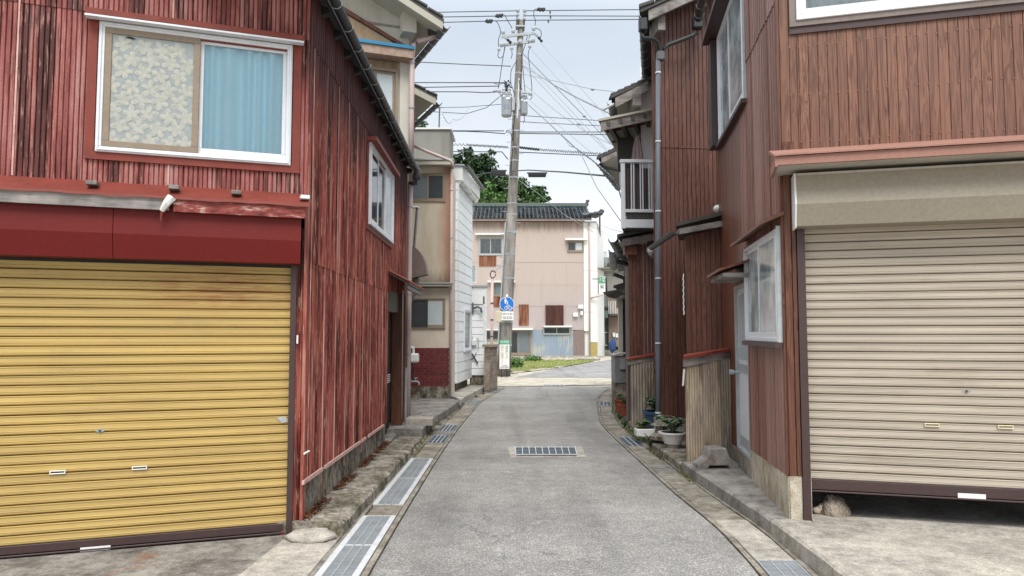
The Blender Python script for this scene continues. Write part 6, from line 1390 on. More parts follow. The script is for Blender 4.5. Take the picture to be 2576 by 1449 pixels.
# sandbag under the beige shutter
SBg = T('sandbag', 'tied cloth sandbag lying under the raised edge of the beige shutter', 'sandbag', F1.pt(.35,-.15,.14))
rows = []; q0 = F1.px(2052,1300,-.12); us0, us1 = F1.U(2062,1290,-.15), F1.U(2142,1290,-.15)
for i in range(15):
    t_ = i/14; u = us0+(us1-us0)*t_; hh = .15*math.sin(math.pi*(t_*.85+.12))**.7; ww = .11*math.sin(math.pi*(t_*.8+.15))
    rows.append([F1.pt(u, -.17+ww*math.cos(a)+.006*math.sin(a*9+i), .135+max(0, math.sin(a))*hh*(1+.10*math.sin(a*7+i*.9)+.06*math.sin(a*17-i*1.7))) for a in [math.pi*j/20 for j in range(21)]])
m = MB(); m.grid(rows); nb = NT('folded_canvas'); wv = nb.noise(nb.pos((26,26,9)), 1, 3, .6, 1.5); m.build('bag', nb.out(nb.ramp(nb.noise(nb.pos((9,9,9)),1,5,.65), [(.36,'#5f554b'),(.5,'#8d8173'),(.62,'#aa9d8e')]), .95, bump=wv, bs=1.0, bd=.05), SBg, smooth=True, recalc=False)
m = MB(); c = F1.pt(us0-.02,-.14,.165); m.blob(c, (.035,.03,.03), 10, 8, .3); m.tube([c, F1.pt(us0+.03,-.15,.19)], .018, 8, r1=.04); m.build('tied_neck', plain('canvas_neck', '#b3a695', .95, .3), SBg, smooth=True)
# ================================================================== UTILITY POLE
YP = 28.0
pl = lambda x, y: WY(x, y, YP)
pbase = pl(1267, 950); pbase.z = -.15; ptop = pl(1311, 52)
UP = T('utility_pole', 'tall leaning concrete utility pole with transformers and crossarms beside the lane', 'utility pole', (pbase.x, YP, gz(28)))
def conc_pole():
    n = NT('pole_concrete'); a = n.noise(n.pos((4,4,.8)),1,6,.65); b = n.noise(n.pos((1.5,1.5,.6)),1,4,.6)
    col = n.ramp(n.math('ADD', n.math('MULTIPLY', a,.6), n.math('MULTIPLY', b,.4)), [(.35,'#4a4744'),(.47,'#76726d'),(.56,'#918d87'),(.68,'#aca8a2')])
    return n.out(col, .9, 0, .2)
M['pole'] = conc_pole()
m = MB(); N = 10; m.tube([pbase.lerp(ptop, i/N) for i in range(N+1)], .265, 20, r1=.12); m.build('pole_shaft', M['pole'], UP, smooth=True)
def on(y): # centre of the pole at photo row y
    z = pl(1290, y).z; t_ = (z-pbase.z)/(ptop.z-pbase.z); return pbase.lerp(ptop, t_)
def rad(y): z = pl(1290,y).z; return .265+(.12-.265)*(z-pbase.z)/(ptop.z-pbase.z)
for y in (138,185,230,262,291,330,372,405,447,512,540,583,640,700,760,810,868): m = MB(); ring_band(m, on(y), rad(y)*1.04, .05, 16); m.build('steel_band', M['galv'], UP)
for i, y in enumerate(range(300, 700, 29)):
    c = on(y); s_ = 1 if i%2 else -1; m = MB(); m.tube([c+Vector((s_*rad(y)*.9,-.02,0)), c+Vector((s_*(rad(y)+.16),-.02,0)), c+Vector((s_*(rad(y)+.16),-.02,.03))], .012, 5); m.build('climbing_step', M['galv'], UP)
# cable riser conduits
m = MB(); m.tube([on(930)+Vector((-rad(930)-.02,-.10,0)), on(560)+Vector((-rad(560)-.02,-.10,0))], .03, 8); m.build('conduit', M['grey_alu'], UP)
m = MB(); m.tube([on(930)+Vector((-rad(930)-.12,-.16,0)), on(885)+Vector((-rad(885)-.12,-.16,0))], .05, 8); m.build('conduit_guard', M['white_paint'], UP)
m = MB(); m.tube([on(y)+Vector((-.09+.03*math.sin(y),-.14,0)) for y in (560,480,420,360,330,290,260)], .022, 6); m.build('conduit', M['black'], UP)
m = MB(); m.tube([on(y)+Vector((.05+.02*math.sin(y),-.14,0)) for y in (300,270,250,230,212,200)], .025, 6); m.build('conduit', M['white_alu'], UP)
z1 = lambda zx, zy: (1173.9+.2777*zx, .2777*zy)      # from the measuring crop to photo pixels
def arm(a, b, w_=.05, name='crossarm', Y=-.18):
    A_, B_ = pl(*a), pl(*b); A_.y += Y; B_.y += Y; m = MB(); h = Vector((0,0,w_)); d = Vector((0,w_*1.4,0)); m.hexa([A_-h,B_-h,B_-h+d,A_-h+d,A_+h,B_+h,B_+h+d,A_+h+d]); return m.build(name, M['galv'], UP)
arm(z1(315,347), z1(620,314)); arm(z1(305,428), z1(618,385)); arm(z1(440,250), z1(525,250), .03)
M['porcelain'] = plain('grey_porcelain', '#aab0b5', .35, .3, '#6f7478', 9)
def insul(p, s_=.08, up=1, mat=None):
    m = MB(); pr = [(.3,0),(.9,.1),(1.0,.4),(.8,.5),(1.0,.7),(1.0,1.3),(.75,1.5),(.6,2.0),(.0,2.1)]
    m.lathe(p, [(r*s_, z*s_*up) for r, z in pr], 10); m.build('insulator', mat or M['porcelain'], UP, smooth=False)
for q in ((463,125),(526,125),(332,322),(422,312),(607,290)): insul(pl(*z1(*q))+Vector((0,-.15,0)))
for q in ((463,160),(526,160),(466,195),(522,195)): insul(pl(*z1(*q))+Vector((0,-.15,0)), .06)
for q in ((293,480),(408,470),(572,452)): insul(pl(*z1(*q))+Vector((0,-.2,0)), .07)
for q in ((315,420),(357,417),(450,408),(485,395),(572,388),(600,380)): m = MB(); m.blob(pl(*z1(*q))+Vector((0,-.2,0)), .085, 8, 6); m.build('insulator', M['porcelain'], UP)
for (a, b) in (((345,355),(395,400)),((622,325),(675,390))):
    for i in range(6):
        p = pl(*z1(*a)).lerp(pl(*z1(*b)), i/5)+Vector((0,-.2,0)); m = MB(); m.blob(p, .06 if i%2 else .045, 8, 5); m.build('string_insulator', M['black'] if i > 2 else M['galv'], UP)
for (a, b) in (((452,280),(462,130)),((515,290),(525,130))):
    m = MB(); m.tube([pl(*z1(*a))+Vector((0,-.12,0)), pl(*z1(*b))+Vector((0,-.12,0))], .045, 6); m.build('top_bracket', M['dark_alu'], UP)
# transformers
def transformer(name, label, cx, top, bot, hw, tilt=0):
    a, b = pl(*z1(cx, bot)), pl(*z1(cx, top)); r = abs(pl(*z1(cx+hw, top)).x-pl(*z1(cx, top)).x); c = Vector((b.x, YP-.05 if r < .4 else YP-.1, a.z))
    t = T('transformer', label, 'transformer', c); h = b.z-a.z
    m = MB(); m.lathe(c, [(r*.9,0),(r,.04),(r,h-.05),(r*1.04,h-.04),(r*1.04,h),(r*.6,h+.06)], 22); m.build('tank', plain('transformer_grey', '#8e9398', .5, .3, '#6b6f73', 4), t, smooth=False)
    for dx in (-.5, .45): 
        m = MB(); m.lathe(c+Vector((dx*r,-.1,h+.02)), [(.05,0),(.08,.05),(.05,.10),(.08,.15),(.05,.2),(.03,.28)], 8); m.build('bushing', M['porcelain'], t)
    m = MB(); m.blob(c+Vector((.7*r,-r*.6,h-.12)), .05, 8, 5); m.blob(c+Vector((-.5*r,-r*.8,h-.12)), .05, 8, 5); m.build('terminal', M['white_alu'], t)
    Ft = Fr((c.x, c.y-r-.006), (1,0)); B('rating_plate', M['white_alu'], t, -.02, .14, -.02, 0, a.z+h*.72, a.z+h*.80, F=Ft)
    m = MB(); m.box(Fr((c.x,c.y),(1,0)), (r if cx < 440 else -r-.1), (r+.12 if cx < 440 else -r), -.1, .1, a.z+h*.25, a.z+h*.85); m.build('hanger', M['galv'], t)
    return t, Ft, a.z, h
t1, Ft1, za1, h1 = transformer('transformer', 'large grey transformer can numbered 50 on the left of the pole', 362, 862, 1058, 47)
text_obj('50', Ft1, 0, za1+h1*.38, .004, .26, plain('blue_grey_marking', '#7d8c9e', .6, .1), t1)
transformer('transformer', 'small grey transformer can on the right of the pole', 519, 893, 1040, 33)
for q in ((292,835),(574,858)): m = MB(); m.blob(pl(*z1(*q))+Vector((0,-.15,0)), .09, 10, 7); m.build('fuse_cutout', M['porcelain'], UP, smooth=True)
pr = random.Random(12)
def jumper(pts, r=.014, mat=None, name='jumper_cable'):
    P_ = [pl(*z1(*q))+Vector((0,-.16,0)) for q in pts]; out = []
    for i in range(len(P_)-1):
        p0, p1, p2, p3 = P_[max(i-1,0)], P_[i], P_[i+1], P_[min(i+2,len(P_)-1)]
        for k in range(5):
            t = k/5; out.append(.5*((2*p1)+(p2-p0)*t+(2*p0-5*p1+4*p2-p3)*t*t+(3*p1-p0-3*p2+p3)*t**3))
    out.append(P_[-1]); m = MB(); m.tube(out, r, 5); return m.build(name, mat or M['black'], UP)
for pts in ([(260,200),(290,240),(308,310),(288,380),(293,450)], [(345,150),(370,200),(400,250),(420,290)], [(640,100),(612,105),(608,160),(622,200),(617,250)], [(620,270),(660,285),(675,320),(665,360)],
            [(293,485),(283,515),(300,540),(330,520),(348,440)], [(408,475),(412,510),(402,545)], [(572,455),(560,480),(556,520)], [(556,520),(572,640),(590,800),(580,850)], [(500,540),(510,640),(520,760),(527,840)], [(345,440),(320,600),(300,740),(285,820)],
            [(460,560),(430,600),(405,650),(400,700),(400,760),(415,810),(430,860)], [(250,770),(300,775),(350,765),(380,790),(400,760)], [(475,740),(485,790),(505,830)], [(240,840),(280,835),(310,850),(340,835),(380,820)], [(550,340),(530,420),(495,520)], [(580,320),(565,360),(560,410)],
            [(590,860),(588,900),(570,915)], [(300,860),(310,880),(300,890)], [(380,1200),(365,1190),(355,1215)], [(390,1200),(420,1280)], [(520,1060),(522,1100),(512,1125)]): jumper(pts)
for k_ in range(26):
    x_, y_ = pr.uniform(350,400), pr.uniform(735,835); jumper([(x_,y_),(x_+pr.uniform(-18,18),y_+pr.uniform(-14,14)),(x_+pr.uniform(-25,25),y_+pr.uniform(-20,20))], .02, name='cable_joint')
for k_ in range(12):
    x_, y_ = pr.uniform(340,480), pr.uniform(1175,1235); jumper([(x_,y_),(x_+pr.uniform(-30,30),y_+pr.uniform(-20,20))], .014, M['galv'], name='cable_joint')
for (x0,y0,x1,y1) in ((269,158,322,152),(178,205,228,203),(645,98,700,98)):
    m = MB(); c0, c1 = pl(*z1(x0,y0)), pl(*z1(x1,y1))
    for i in range(7): m.blob(c0.lerp(c1, i/6)+Vector((0,-.12,.04*math.sin(i*2.2))), (.06,.05,.06), 6, 4)
    m.build('wire_cover', M['black'], UP)
arm((1284,590),(1303,582), .03, 'bracket_arm'); arm((1284,612),(1290,601), .05, 'bracket_lamp')
# ---- street-side signs on the pole
RS = T('road_sign', 'round blue road sign with white pedestrian figures and bicycle on the pole', 'road sign', WY(1275,765,27.55))
FSg = Fr((WY(1275.3,765,27.6).x, 27.6), (1,0)); uc, zc_ = FSg.px(1275.3, 765); R_ = abs(FSg.U(1293.0,765)-uc)*1.04
def disc(r, w0, w1): return MB().poly([FSg.pt(uc+r*math.cos(2*math.pi*i/40), w0, zc_+r*math.sin(2*math.pi*i/40)) for i in range(40)], (0,-(w1-w0),0))
disc(R_, 0, .012).build('sign_rim', M['white_paint'], RS); disc(R_*.93, .013, .018).build('sign_face', plain('sign_blue', '#1f6fc4', .4, .05), RS)
def sgn_poly(pts, mat, parent, F=FSg, w=.02, name='pictogram'):
    m = MB(); m.poly([F.pt(uc+R_*a, w, zc_+R_*b) for a, b in pts], (0,-.003,0)); return m
pm = MB()
def circ(cx, cy, r, n=14): return [(cx+r*math.cos(2*math.pi*i/n), cy+r*math.sin(2*math.pi*i/n)) for i in range(n)]
def addp(pts): pm.poly([FSg.pt(uc+R_*a, .019, zc_+R_*b) for a, b in pts], (0,-.003,0))
def ring(cx, cy, r, t):
    n = 18
    for i in range(n):
        a0, a1 = 2*math.pi*i/n, 2*math.pi*(i+1)/n; addp([(cx+r*math.cos(a0),cy+r*math.sin(a0)),(cx+r*math.cos(a1),cy+r*math.sin(a1)),(cx+(r-t)*math.cos(a1),cy+(r-t)*math.sin(a1)),(cx+(r-t)*math.cos(a0),cy+(r-t)*math.sin(a0))])
def bar(a, b, t):
    d = Vector((b[0]-a[0], b[1]-a[1])).normalized(); e_ = (-d.y*t/2, d.x*t/2); addp([(a[0]+e_[0],a[1]+e_[1]),(b[0]+e_[0],b[1]+e_[1]),(b[0]-e_[0],b[1]-e_[1]),(a[0]-e_[0],a[1]-e_[1])])
addp(circ(-.20,.78,.09)); addp([(-.33,.66),(-.09,.66),(-.06,.36),(-.12,.34),(-.13,.05),(-.20,.05),(-.21,.3),(-.24,.05),(-.31,.05),(-.29,.36),(-.36,.36)]); bar((-.09,.62),(.0,.34),.07)
addp(circ(.06,.33,.055)); addp([(-.01,.25),(.13,.25),(.14,.08),(.10,-.02),(.02,-.02),(-.01,.08)])
ring(-.10,-.52,.24,.06); ring(.40,-.52,.24,.06); bar((-.10,-.52),(.02,-.22),.05); bar((.02,-.22),(.32,-.24),.05); bar((.32,-.24),(.14,-.52),.05); bar((.14,-.52),(-.10,-.52),.05); bar((.14,-.52),(.0,-.14),.05); bar((.40,-.52),(.28,-.10),.05); bar((.20,-.08),(.34,-.12),.05); bar((-.06,-.12),(.07,-.12),.06)
pm.build('pictogram', M['white_paint'], RS); B('sign_bracket', M['galv'], RS, uc-.15, uc+.15, -.12, -.01, zc_-.05, zc_+.05, F=FSg); m = MB(); m.blob(FSg.pt(uc,-.02,zc_+R_+.04), (.05,.04,.06), 8, 5); m.build('sign_clip', M['white_paint'], RS)
PS = T('sign_plate', 'small white plate under the round blue sign giving the hours 7.30-8.30', 'sign plate', WY(1274,795,27.6)); u0, zq0 = FSg.px(1256,806); u1, zq1 = FSg.px(1292,783.5)
B('plate', M['white_paint'], PS, u0, u1, 0, .012, zq0, zq1, F=FSg, bevel=.004); text_obj('土日休日を除く', FSg, (u0+u1)/2, zq0+(zq1-zq0)*.70, .014, .098, M['black'], PS, wx=.86); text_obj('7.30-8.30', FSg, (u0+u1)/2, zq0+(zq1-zq0)*.28, .014, .15, M['black'], PS, wx=.80)
B('plate_bracket', M['galv'], PS, u0+.15, u1-.15, -.12, -.0, (zq0+zq1)/2-.02, (zq0+zq1)/2+.02, F=FSg)
# standing school route sign
FS2 = Fr((0, 27.2), (1,0)); s0, sz0_ = FS2.px(1256.5,928); s1_, sz1_ = FS2.px(1281.5,855); SS = T('school_route_sign', 'upright white school route board with a green heading at the foot of the pole', 'sign board', ((s0+s1_)/2, 27.2, gz(27)))
B('board', M['white_paint'], SS, s0, s1_, -.02, 0, sz0_, sz1_, F=FS2, bevel=.003); hz_ = sz1_-(sz1_-sz0_)*.155
B('heading_band', plain('teal_green', '#3f9f7f', .5, .1), SS, s0+.0, s1_, .001, .006, hz_, sz1_+.0, F=FS2)
cx_ = (s0+s1_)/2; text_obj('通学路', FS2, cx_, (hz_+sz1_)/2, .008, .115, M['white_paint'], SS)
text_obj('通学路につき', FS2, cx_+.085, hz_-.30, .004, .088, plain('sign_green_ink', '#4f9a6b', .6, .1), SS, vertical=True, wx=1.2); text_obj('通行ご遠慮下さい', FS2, cx_-.085, hz_-.42, .004, .10, plain('faded_pink_ink', '#d9a6a3', .6, .1), SS, vertical=True, wx=1.2)
text_obj('小木地区', FS2, cx_, sz0_+.115, .004, .06, M['dark_alu'], SS); text_obj('交通安全協会', FS2, cx_, sz0_+.05, .004, .055, M['dark_alu'], SS)
for du in (.12,): B('leg', M['black'], SS, s1_-du, s1_-du+.03, -.05, -.021, gz(27)-.02, sz1_-.1, F=FS2)
B('leg', M['black'], SS, s0+.06, s0+.09, -.05, -.021, gz(27)-.02, sz1_-.1, F=FS2)
# slim steel post with cable loop
SPt = T('cable_post', 'thin pinkish steel post with a cable loop, left of the big pole', 'post', WY(1236,930,25.5)); a_, b_ = WY(1236,945,25.5), WY(1238.5,684,25.5); a_.z = gz(25)
m = MB(); m.tube([a_, b_], .05, 8); m.build('post_shaft', M['pipe_pink'], SPt, smooth=True); m = MB(); m.tube([WY(1240+7*math.cos(t), 690+9*math.sin(t)*1.0, 25.45) for t in [i*.5 for i in range(13)]], .018, 5); m.build('cable_loop', M['black'], SPt)
m = MB(); m.tube([b_, WY(1250,676,26), WY(1266,666,27.5)], .03, 5); m.build('stay_arm', M['galv'], SPt)
for y in (760,800,840): m = MB(); ring_band(m, a_.lerp(b_, (945-y)/261), .06, .05, 8); m.build('clamp', M['dark_alu'], SPt)
mb_ = T('meter_cabinet', 'cream meter box fixed between the slim post and the big pole', 'meter box', WY(1257,800,25.6)); q = WY(1254,797,26.5); B('casing', plain('cream_enamel', '#c5bca6', .5, .2), mb_, q.x-.11, q.x+.11, -26.6, -26.45, q.z-.2, q.z+.22, bevel=.02)
st = G(1248,942,-.12); o = B('stone_post', M['tan'], None, st.x-.22, st.x+.2, -st.y-.4, -st.y, gz(25)-.02, gz(25)+.26, bevel=.02, loc=(st.x, st.y+.2, gz(25))); tag(o, 'low brown stone block standing at the end of the block wall', 'stone block')

# ================================================================== CABLES
def cable(pts, r, label, sag=0.0, r1=None, mat=None, group='overhead cables', twist=0, name='overhead_cable'):
    P_ = [WY(*q) for q in pts]; out = []
    for i in range(len(P_)-1):
        n_ = 14 if not twist else 90
        for k in range(n_):
            t = k/n_; p = P_[i].lerp(P_[i+1], t); p.z -= sag*4*t*(1-t)
            if twist: p.z += twist*math.sin(k*1.9); p.y += twist*math.cos(k*1.9)
            out.append(p)
    out.append(P_[-1]); m = MB(); m.tube(out, r, 5, r1=r1); o = m.build(name, mat or M['cable'], loc=P_[0]); tag(o, label, 'cable', group); return o
M['cable'] = plain('cable_black', '#3c4046', .6, .1); M['cable_pale'] = plain('cable_pale', '#8b9096', .6, .1)
def c1(zx, zy, Y=28.0): x, y = z1(zx, zy); return (x, y, Y)
L_ = [('top power line running left from the pole head', [c1(-900,123),c1(463,98)], .018), ('top power line running right from the pole head', [c1(526,98),c1(1449,88),c1(2200,84)], .018),
 ('second power line from the top, left of the pole', [c1(-900,165),c1(463,143)], .018), ('second power line from the top, right of the pole', [c1(526,143),c1(1449,146),c1(2200,149)], .018),
 ('third power line from the top, left of the pole', [c1(-900,222),c1(466,184)], .018), ('third power line from the top, right of the pole', [c1(522,184),c1(1449,177),c1(2200,172)], .018),
 ('single wire reaching the pole from the left above the big transformer', [c1(-900,540),c1(0,584),c1(400,600)], .018),
 ('upper of three bunched wires left of the transformer', [c1(-900,748),c1(350,749)], .02), ('middle of three bunched wires left of the transformer', [c1(-900,800),c1(300,780)], .02), ('lower of three bunched wires left of the transformer', [c1(-900,830),c1(0,832),c1(170,840),c1(285,832)], .02),
 ('thin wire ending at the side of the big transformer', [c1(-900,990),c1(0,970),c1(312,945)], .012),
 ('slack wire curving up to the big transformer', [c1(-700,990),c1(0,1030),c1(180,975),c1(295,880)], .014),
 ('upper of a pair of cables meeting the pole below the transformers from the left', [c1(-900,1182),c1(340,1186)], .02), ('lower of a pair of cables meeting the pole below the transformers from the left', [c1(-900,1182),c1(0,1190),c1(180,1198),c1(350,1212)], .02),
 ('plain cable under the spiral one, left of the pole', [c1(-900,1370),c1(320,1376),c1(375,1445)], .02),
 ('upper thin wire leaving the small transformer to the right', [c1(470,1045),c1(1250,1096),c1(1600,1110)], .014), ('lower thin wire leaving the small transformer to the right', [c1(470,1100),c1(640,1112),c1(1230,1140),c1(1600,1150)], .014),
 ('upper of two level cables crossing right below the transformers', [c1(440,1196),c1(1260,1196),c1(1700,1196)], .02), ('lower of two level cables crossing right below the transformers', [c1(440,1208),c1(1300,1220),c1(1700,1226)], .02),
 ('plain cable under the spiral one, right of the pole', [c1(460,1378),c1(650,1386),c1(1200,1412),c1(1700,1430)], .02)]
for lab, pts, r in L_: cable(pts, r, lab)
cable([c1(-900,1290),c1(0,1312),c1(380,1334)], .014, 'spiral hung cable meeting the pole from the left', twist=.05); cable([c1(480,1336),c1(660,1356),c1(1200,1394),c1(1600,1420)], .014, 'spiral hung cable leaving the pole to the right', twist=.05)
cable([(1140,436,26),(1174,443,27),(1200,440,27.6),(1257,430,27.8)], .02, 'thick black cable rising to the pole from the white house roof')
cable([(1290,430,27.8),(1330,428,24),(1420,433,20),(1530,443,16)], .022, 'thick black telephone cable sweeping from the pole to the right hand houses', sag=0)
cable([(1530,443,16),(1548,456,15),(1556,475,14),(1563,500,13)], .012, 'drop wire hanging down to the balcony')
dg = [('highest slanting service wire, from the crossarm to the porch roof', [c1(675,395,27.8),c1(980,740,20),c1(1285,1078,14)], .012), ('slanting wire just under the highest one', [c1(590,455,27.8),c1(960,860,20),c1(1310,1300,14.5)], .012),
 ('dark slanting wire starting at the lower crossarm', [c1(505,480,27.8),c1(665,648,24),c1(1065,1052,18),c1(1300,1300,14.5)], .014), ('slanting wire with a bead near its lower end', [c1(500,530,27.8),c1(850,900,20),c1(1270,1350,14.5)], .012),
 ('lowest of the slanting wires, ending by the far eave', [c1(500,585,27.8),c1(760,860,22),c1(1017,1124,18),c1(1280,1380,15)], .012), ('wire from the pole to the tile roof with a round bead', [c1(480,665,27.8),c1(700,712,22),c1(1140,808,16),c1(1350,832,13)], .012),
 ('slack wire from beside the small transformer to the balcony roof', [c1(520,765,27.8),c1(800,1000,20),c1(1100,1210,16),c1(1335,1320,14)], .012), ('faint wire slanting right from below the transformer', [c1(580,915,27.8),c1(800,1110,22),c1(1140,1390,17)], .010)]
for lab, pts, r in dg: cable(pts, r, lab, mat=M['cable_pale'] if r < .014 else None, r1=.0055, group='slanting service wires')
cable([c1(505,590,27.8),c1(800,775,22),c1(1000,885,19),c1(1345,1052,14)], .010, 'twisted service wire crossing the others towards the tiled roof', twist=.02, mat=M['cable_pale'], group='slanting service wires')
cable([c1(560,950,27.8),c1(700,1075,24),c1(850,1215,20),c1(985,1340,18),c1(1130,1445,16),(1545,450,15)], .010, 'bundle of twisted service cables sagging towards the far eave', twist=.018, mat=M['cable_pale'], group='slanting service wires')
cable([c1(890,1255,20),c1(930,1320,19),c1(980,1338,18),c1(1040,1400,17),(1500,470,16),(1561,556,14)], .010, 'thin tangled wire dropping from the cable bundle', mat=M['cable_pale'], group='slanting service wires')
cable([(1295,447,27.8),(1345,480,32),(1420,540,40),(1492,584,48)], .014, 'wire from the pole down across the tiled roof of the peach building', mat=M['cable_pale']); cable([(1425,545,47),(1470,560,44),(1530,590,40),(1580,640,36)], .012, 'wire crossing from the peach building to the far right roofs', mat=M['cable_pale'])
cable([(1505,770/1.0-205,44),(1540,577,30),(1590,590,16)], .012, 'thin wire from the peach building eave to the balcony', mat=M['cable_pale'])
cable([(1112,282,17.6),(1140,300,22),(1180,268,27)], .010, 'antenna lead looping away from the rooftop mast', mat=M['cable_pale'], sag=.2)
for (x_, y_, Y_, lab, cat) in ((z1(1142,808)+(15.9,'clear round bead on the wire to the tiled roof','bead')), (z1(1065,1052)+(18,'grey bead on the dark slanting wire','bead')), (z1(1017,1124)+(18,'grey bead on the lowest slanting wire','bead'))):
    m = MB(); q = WY(x_, y_, Y_); m.blob(q, (.05,.035,.035), 8, 6); o = m.build('wire_bead', M['galv'], smooth=True, loc=q); tag(o, lab, cat)
for i, (zx, zy) in enumerate(((756,108),(760,152),(740,192))):
    m = MB(); q = pl(*z1(zx, zy)); m.blob(q, (.035,.03,.09), 6, 5); o = m.build('wire_tag', M['dark_alu'], loc=q); tag(o, ['small weight hanging on the top power line','small weight hanging on the second power line','small weight hanging on the third power line'][i], 'line weight')
for (x0,x1,y0_,y1_,Y_,lab) in ((1236,1275,427,441,27.4,'dark cable closure box hung left of the pole before the trees'), (1326,1377,433,444,24.5,'long black cable closure hung right of the pole against the white sky')):
    F_ = Fr((0,Y_),(1,0)); a = F_.px(x0,y1_); b = F_.px(x1,y0_); c = F_.pt((a[0]+b[0])/2,0,(a[1]+b[1])/2); t = T('cable_closure', lab, 'cable box', c)
    B('closure_body', M['black'], t, a[0]+.04, b[0]-.04, -.16, 0, a[1], b[1], F=F_, bevel=.03); B('closure_cap', M['dark_alu'], t, a[0], b[0], -.10, -.06, b[1]-.04, b[1]+.01, F=F_)

# ================================================================== GREENERY
def leafm(name, cs, rough=.6):
    n = NT(name); a = n.noise(n.pos((1.3,1.3,1.3)),1,3,.5); b = n.noise(n.pos((9,9,9)),1,2,.5)
    col = n.ramp(n.math('ADD', n.math('MULTIPLY', a,.5), n.math('MULTIPLY', b,.5)), [(.36,cs[0]),(.5,cs[1]),(.64,cs[2])]); return n.out(col, rough, 0, .25)
M['leaf_dark'] = leafm('dark_leaves', ['#1c2a1a','#2c4226','#455c35']); M['leaf_mid'] = leafm('mid_leaves', ['#273b22','#3c562e','#587240']); M['leaf_fresh'] = leafm('fresh_leaves', ['#34502a','#4a6a36','#6b8a4c'])  # greens differ by plant, each its own leaf colour
M['leaf_grey'] = leafm('grey_green_leaves', ['#465a44','#6a7f66','#8fa288']); M['leaf_plant'] = leafm('plant_leaves', ['#2f4a2a','#4a6b3a','#6f8a4c'])
M['bark'] = plain('bark', '#54463a', .9, .5); M['soil'] = plain('potting_soil', '#3c3128', .95, .3)
def leaf_cloud(m, c, rad_, n, size, rnd, flat=.0, hollow=.35):
    c = Vector(c)
    for i in range(n):
        d = Vector((rnd.gauss(0,1), rnd.gauss(0,1), rnd.gauss(0,1))).normalized()*(hollow+(1-hollow)*rnd.random()**.5)
        p = c+Vector((d.x*rad_[0], d.y*rad_[1], d.z*rad_[2])); nrm = (d+Vector((rnd.uniform(-.8,.8),rnd.uniform(-.8,.8),rnd.uniform(-.2,1.2)))).normalized()
        a = nrm.orthogonal().normalized(); a.rotate(Matrix.Rotation(rnd.uniform(0,6.28), 3, nrm)); b = nrm.cross(a); s_ = size*rnd.uniform(.6,1.3)
        k = len(m.v); m.v += [p-a*s_*.9, p+b*s_*.42, p+a*s_, p-b*s_*.42]; m.f.append((k,k+1,k+2,k+3))
def tree(label, base, h, clumps, mat, leaf, rnd, trunk=.35, dens=1.0, group=None):
    t = T('tree', label, 'tree', base, group); base = Vector(base); m = MB()
    tops = [Vector(c[0]) for c in clumps]; cen = sum(tops, Vector())/len(tops)
    m.tube([base, base.lerp(cen, .5)+Vector((.2,0,0)), cen], trunk, 8, r1=trunk*.4)
    for q in tops: m.tube([base.lerp(cen, .6), (base.lerp(cen,.8)+q)/2, q], trunk*.35, 6, r1=.04)
    m.build('trunk', M['bark'], t); f = MB()
    for c, r in clumps:
        n_ = int(95*dens*(r[0]*r[2]+r[0]*r[1])/(leaf*leaf*10)); c = Vector(c)
        for k in range(9):
            d = Vector((rnd.gauss(0,1),rnd.gauss(0,1),rnd.gauss(0,1))).normalized()
            leaf_cloud(f, c+Vector((d.x*r[0]*.68,d.y*r[1]*.68,d.z*r[2]*.68)), (r[0]*.42,r[1]*.42,r[2]*.36), n_//9+1, leaf, rnd, hollow=.2)
        leaf_cloud(f, c, (r[0]*.9,r[1]*.9,r[2]*.9), n_//3, leaf, rnd)
    f.build('crown', mat, t, recalc=False, kind='stuff'); return t
rt = random.Random(21); YT = 72.0
W = lambda x, y, Y=YT: WY(x, y, Y)
def clump(x, y, rx, ry, Y=YT): p = W(x, y, Y); k = Y/1800*1.0; return (tuple(p), (rx*k, rx*k*.8, ry*k))
hill = MB(); ys_ = []; rows = []
for i in range(9):
    rows.append([Vector((-40+j*5, 66+i*5, -1+min(1,i/3)*7*math.exp(-((-40+j*5+8)/16.0)**2))) for j in range(17)])
hill.grid(rows); hill.build('wooded_hill', leafm('hill_green', ['#1c2a18','#2c4022','#3c5530']), kind='structure', recalc=False)
tg = 'trees on the hill behind the tiled roofs'
tree('dark tall tree at the left of the hill, touching the white house gutter', (W(1140,600).x, YT, 2), 10, [clump(1140,430,40,45), clump(1172,395,32,26), clump(1160,455,45,40), clump(1200,480,30,40), clump(1188,425,34,34), clump(1215,455,34,34)], M['leaf_dark'], .26, rt, group=tg)
tree('rounded dark treetop with a knob on top, left of the pole', (W(1225,600).x, YT+1, 2), 10, [clump(1222,420,38,32,73), clump(1237,384,10,10,73), clump(1210,400,24,16,73), clump(1245,455,40,36,73), clump(1268,485,26,30,73), clump(1200,430,26,30,73)], M['leaf_dark'], .24, rt, group=tg)
tree('bright green leafy tree in front of the dark ones, left of the pole', (W(1240,600,69).x, 69, 2), 9, [clump(1205,495,26,26,69), clump(1228,478,20,24,69), clump(1252,500,24,24,69), clump(1275,505,22,20,69), clump(1180,505,20,18,69)], M['leaf_fresh'], .30, rt, group=tg)
tree('broad dark tree right of the pole, thinning out against the white sky', (W(1320,600,70).x, 70, 2), 9, [clump(1310,470,34,28,70), clump(1340,487,30,26,70), clump(1362,483,18,18,70), clump(1300,500,34,22,70), clump(1335,508,36,12,70), clump(1285,470,26,34,70), clump(1345,500,38,20,70)], M['leaf_mid'], .24, rt, dens=.9, group=tg)
tree('small treetop peeping over the cement parapet on the left', (W(1050,600,70).x, 70, 2), 12, [clump(1050,315,26,16,70), clump(1035,330,24,18,70), clump(1062,322,10,8,70)], M['leaf_mid'], .22, rt, group=tg)
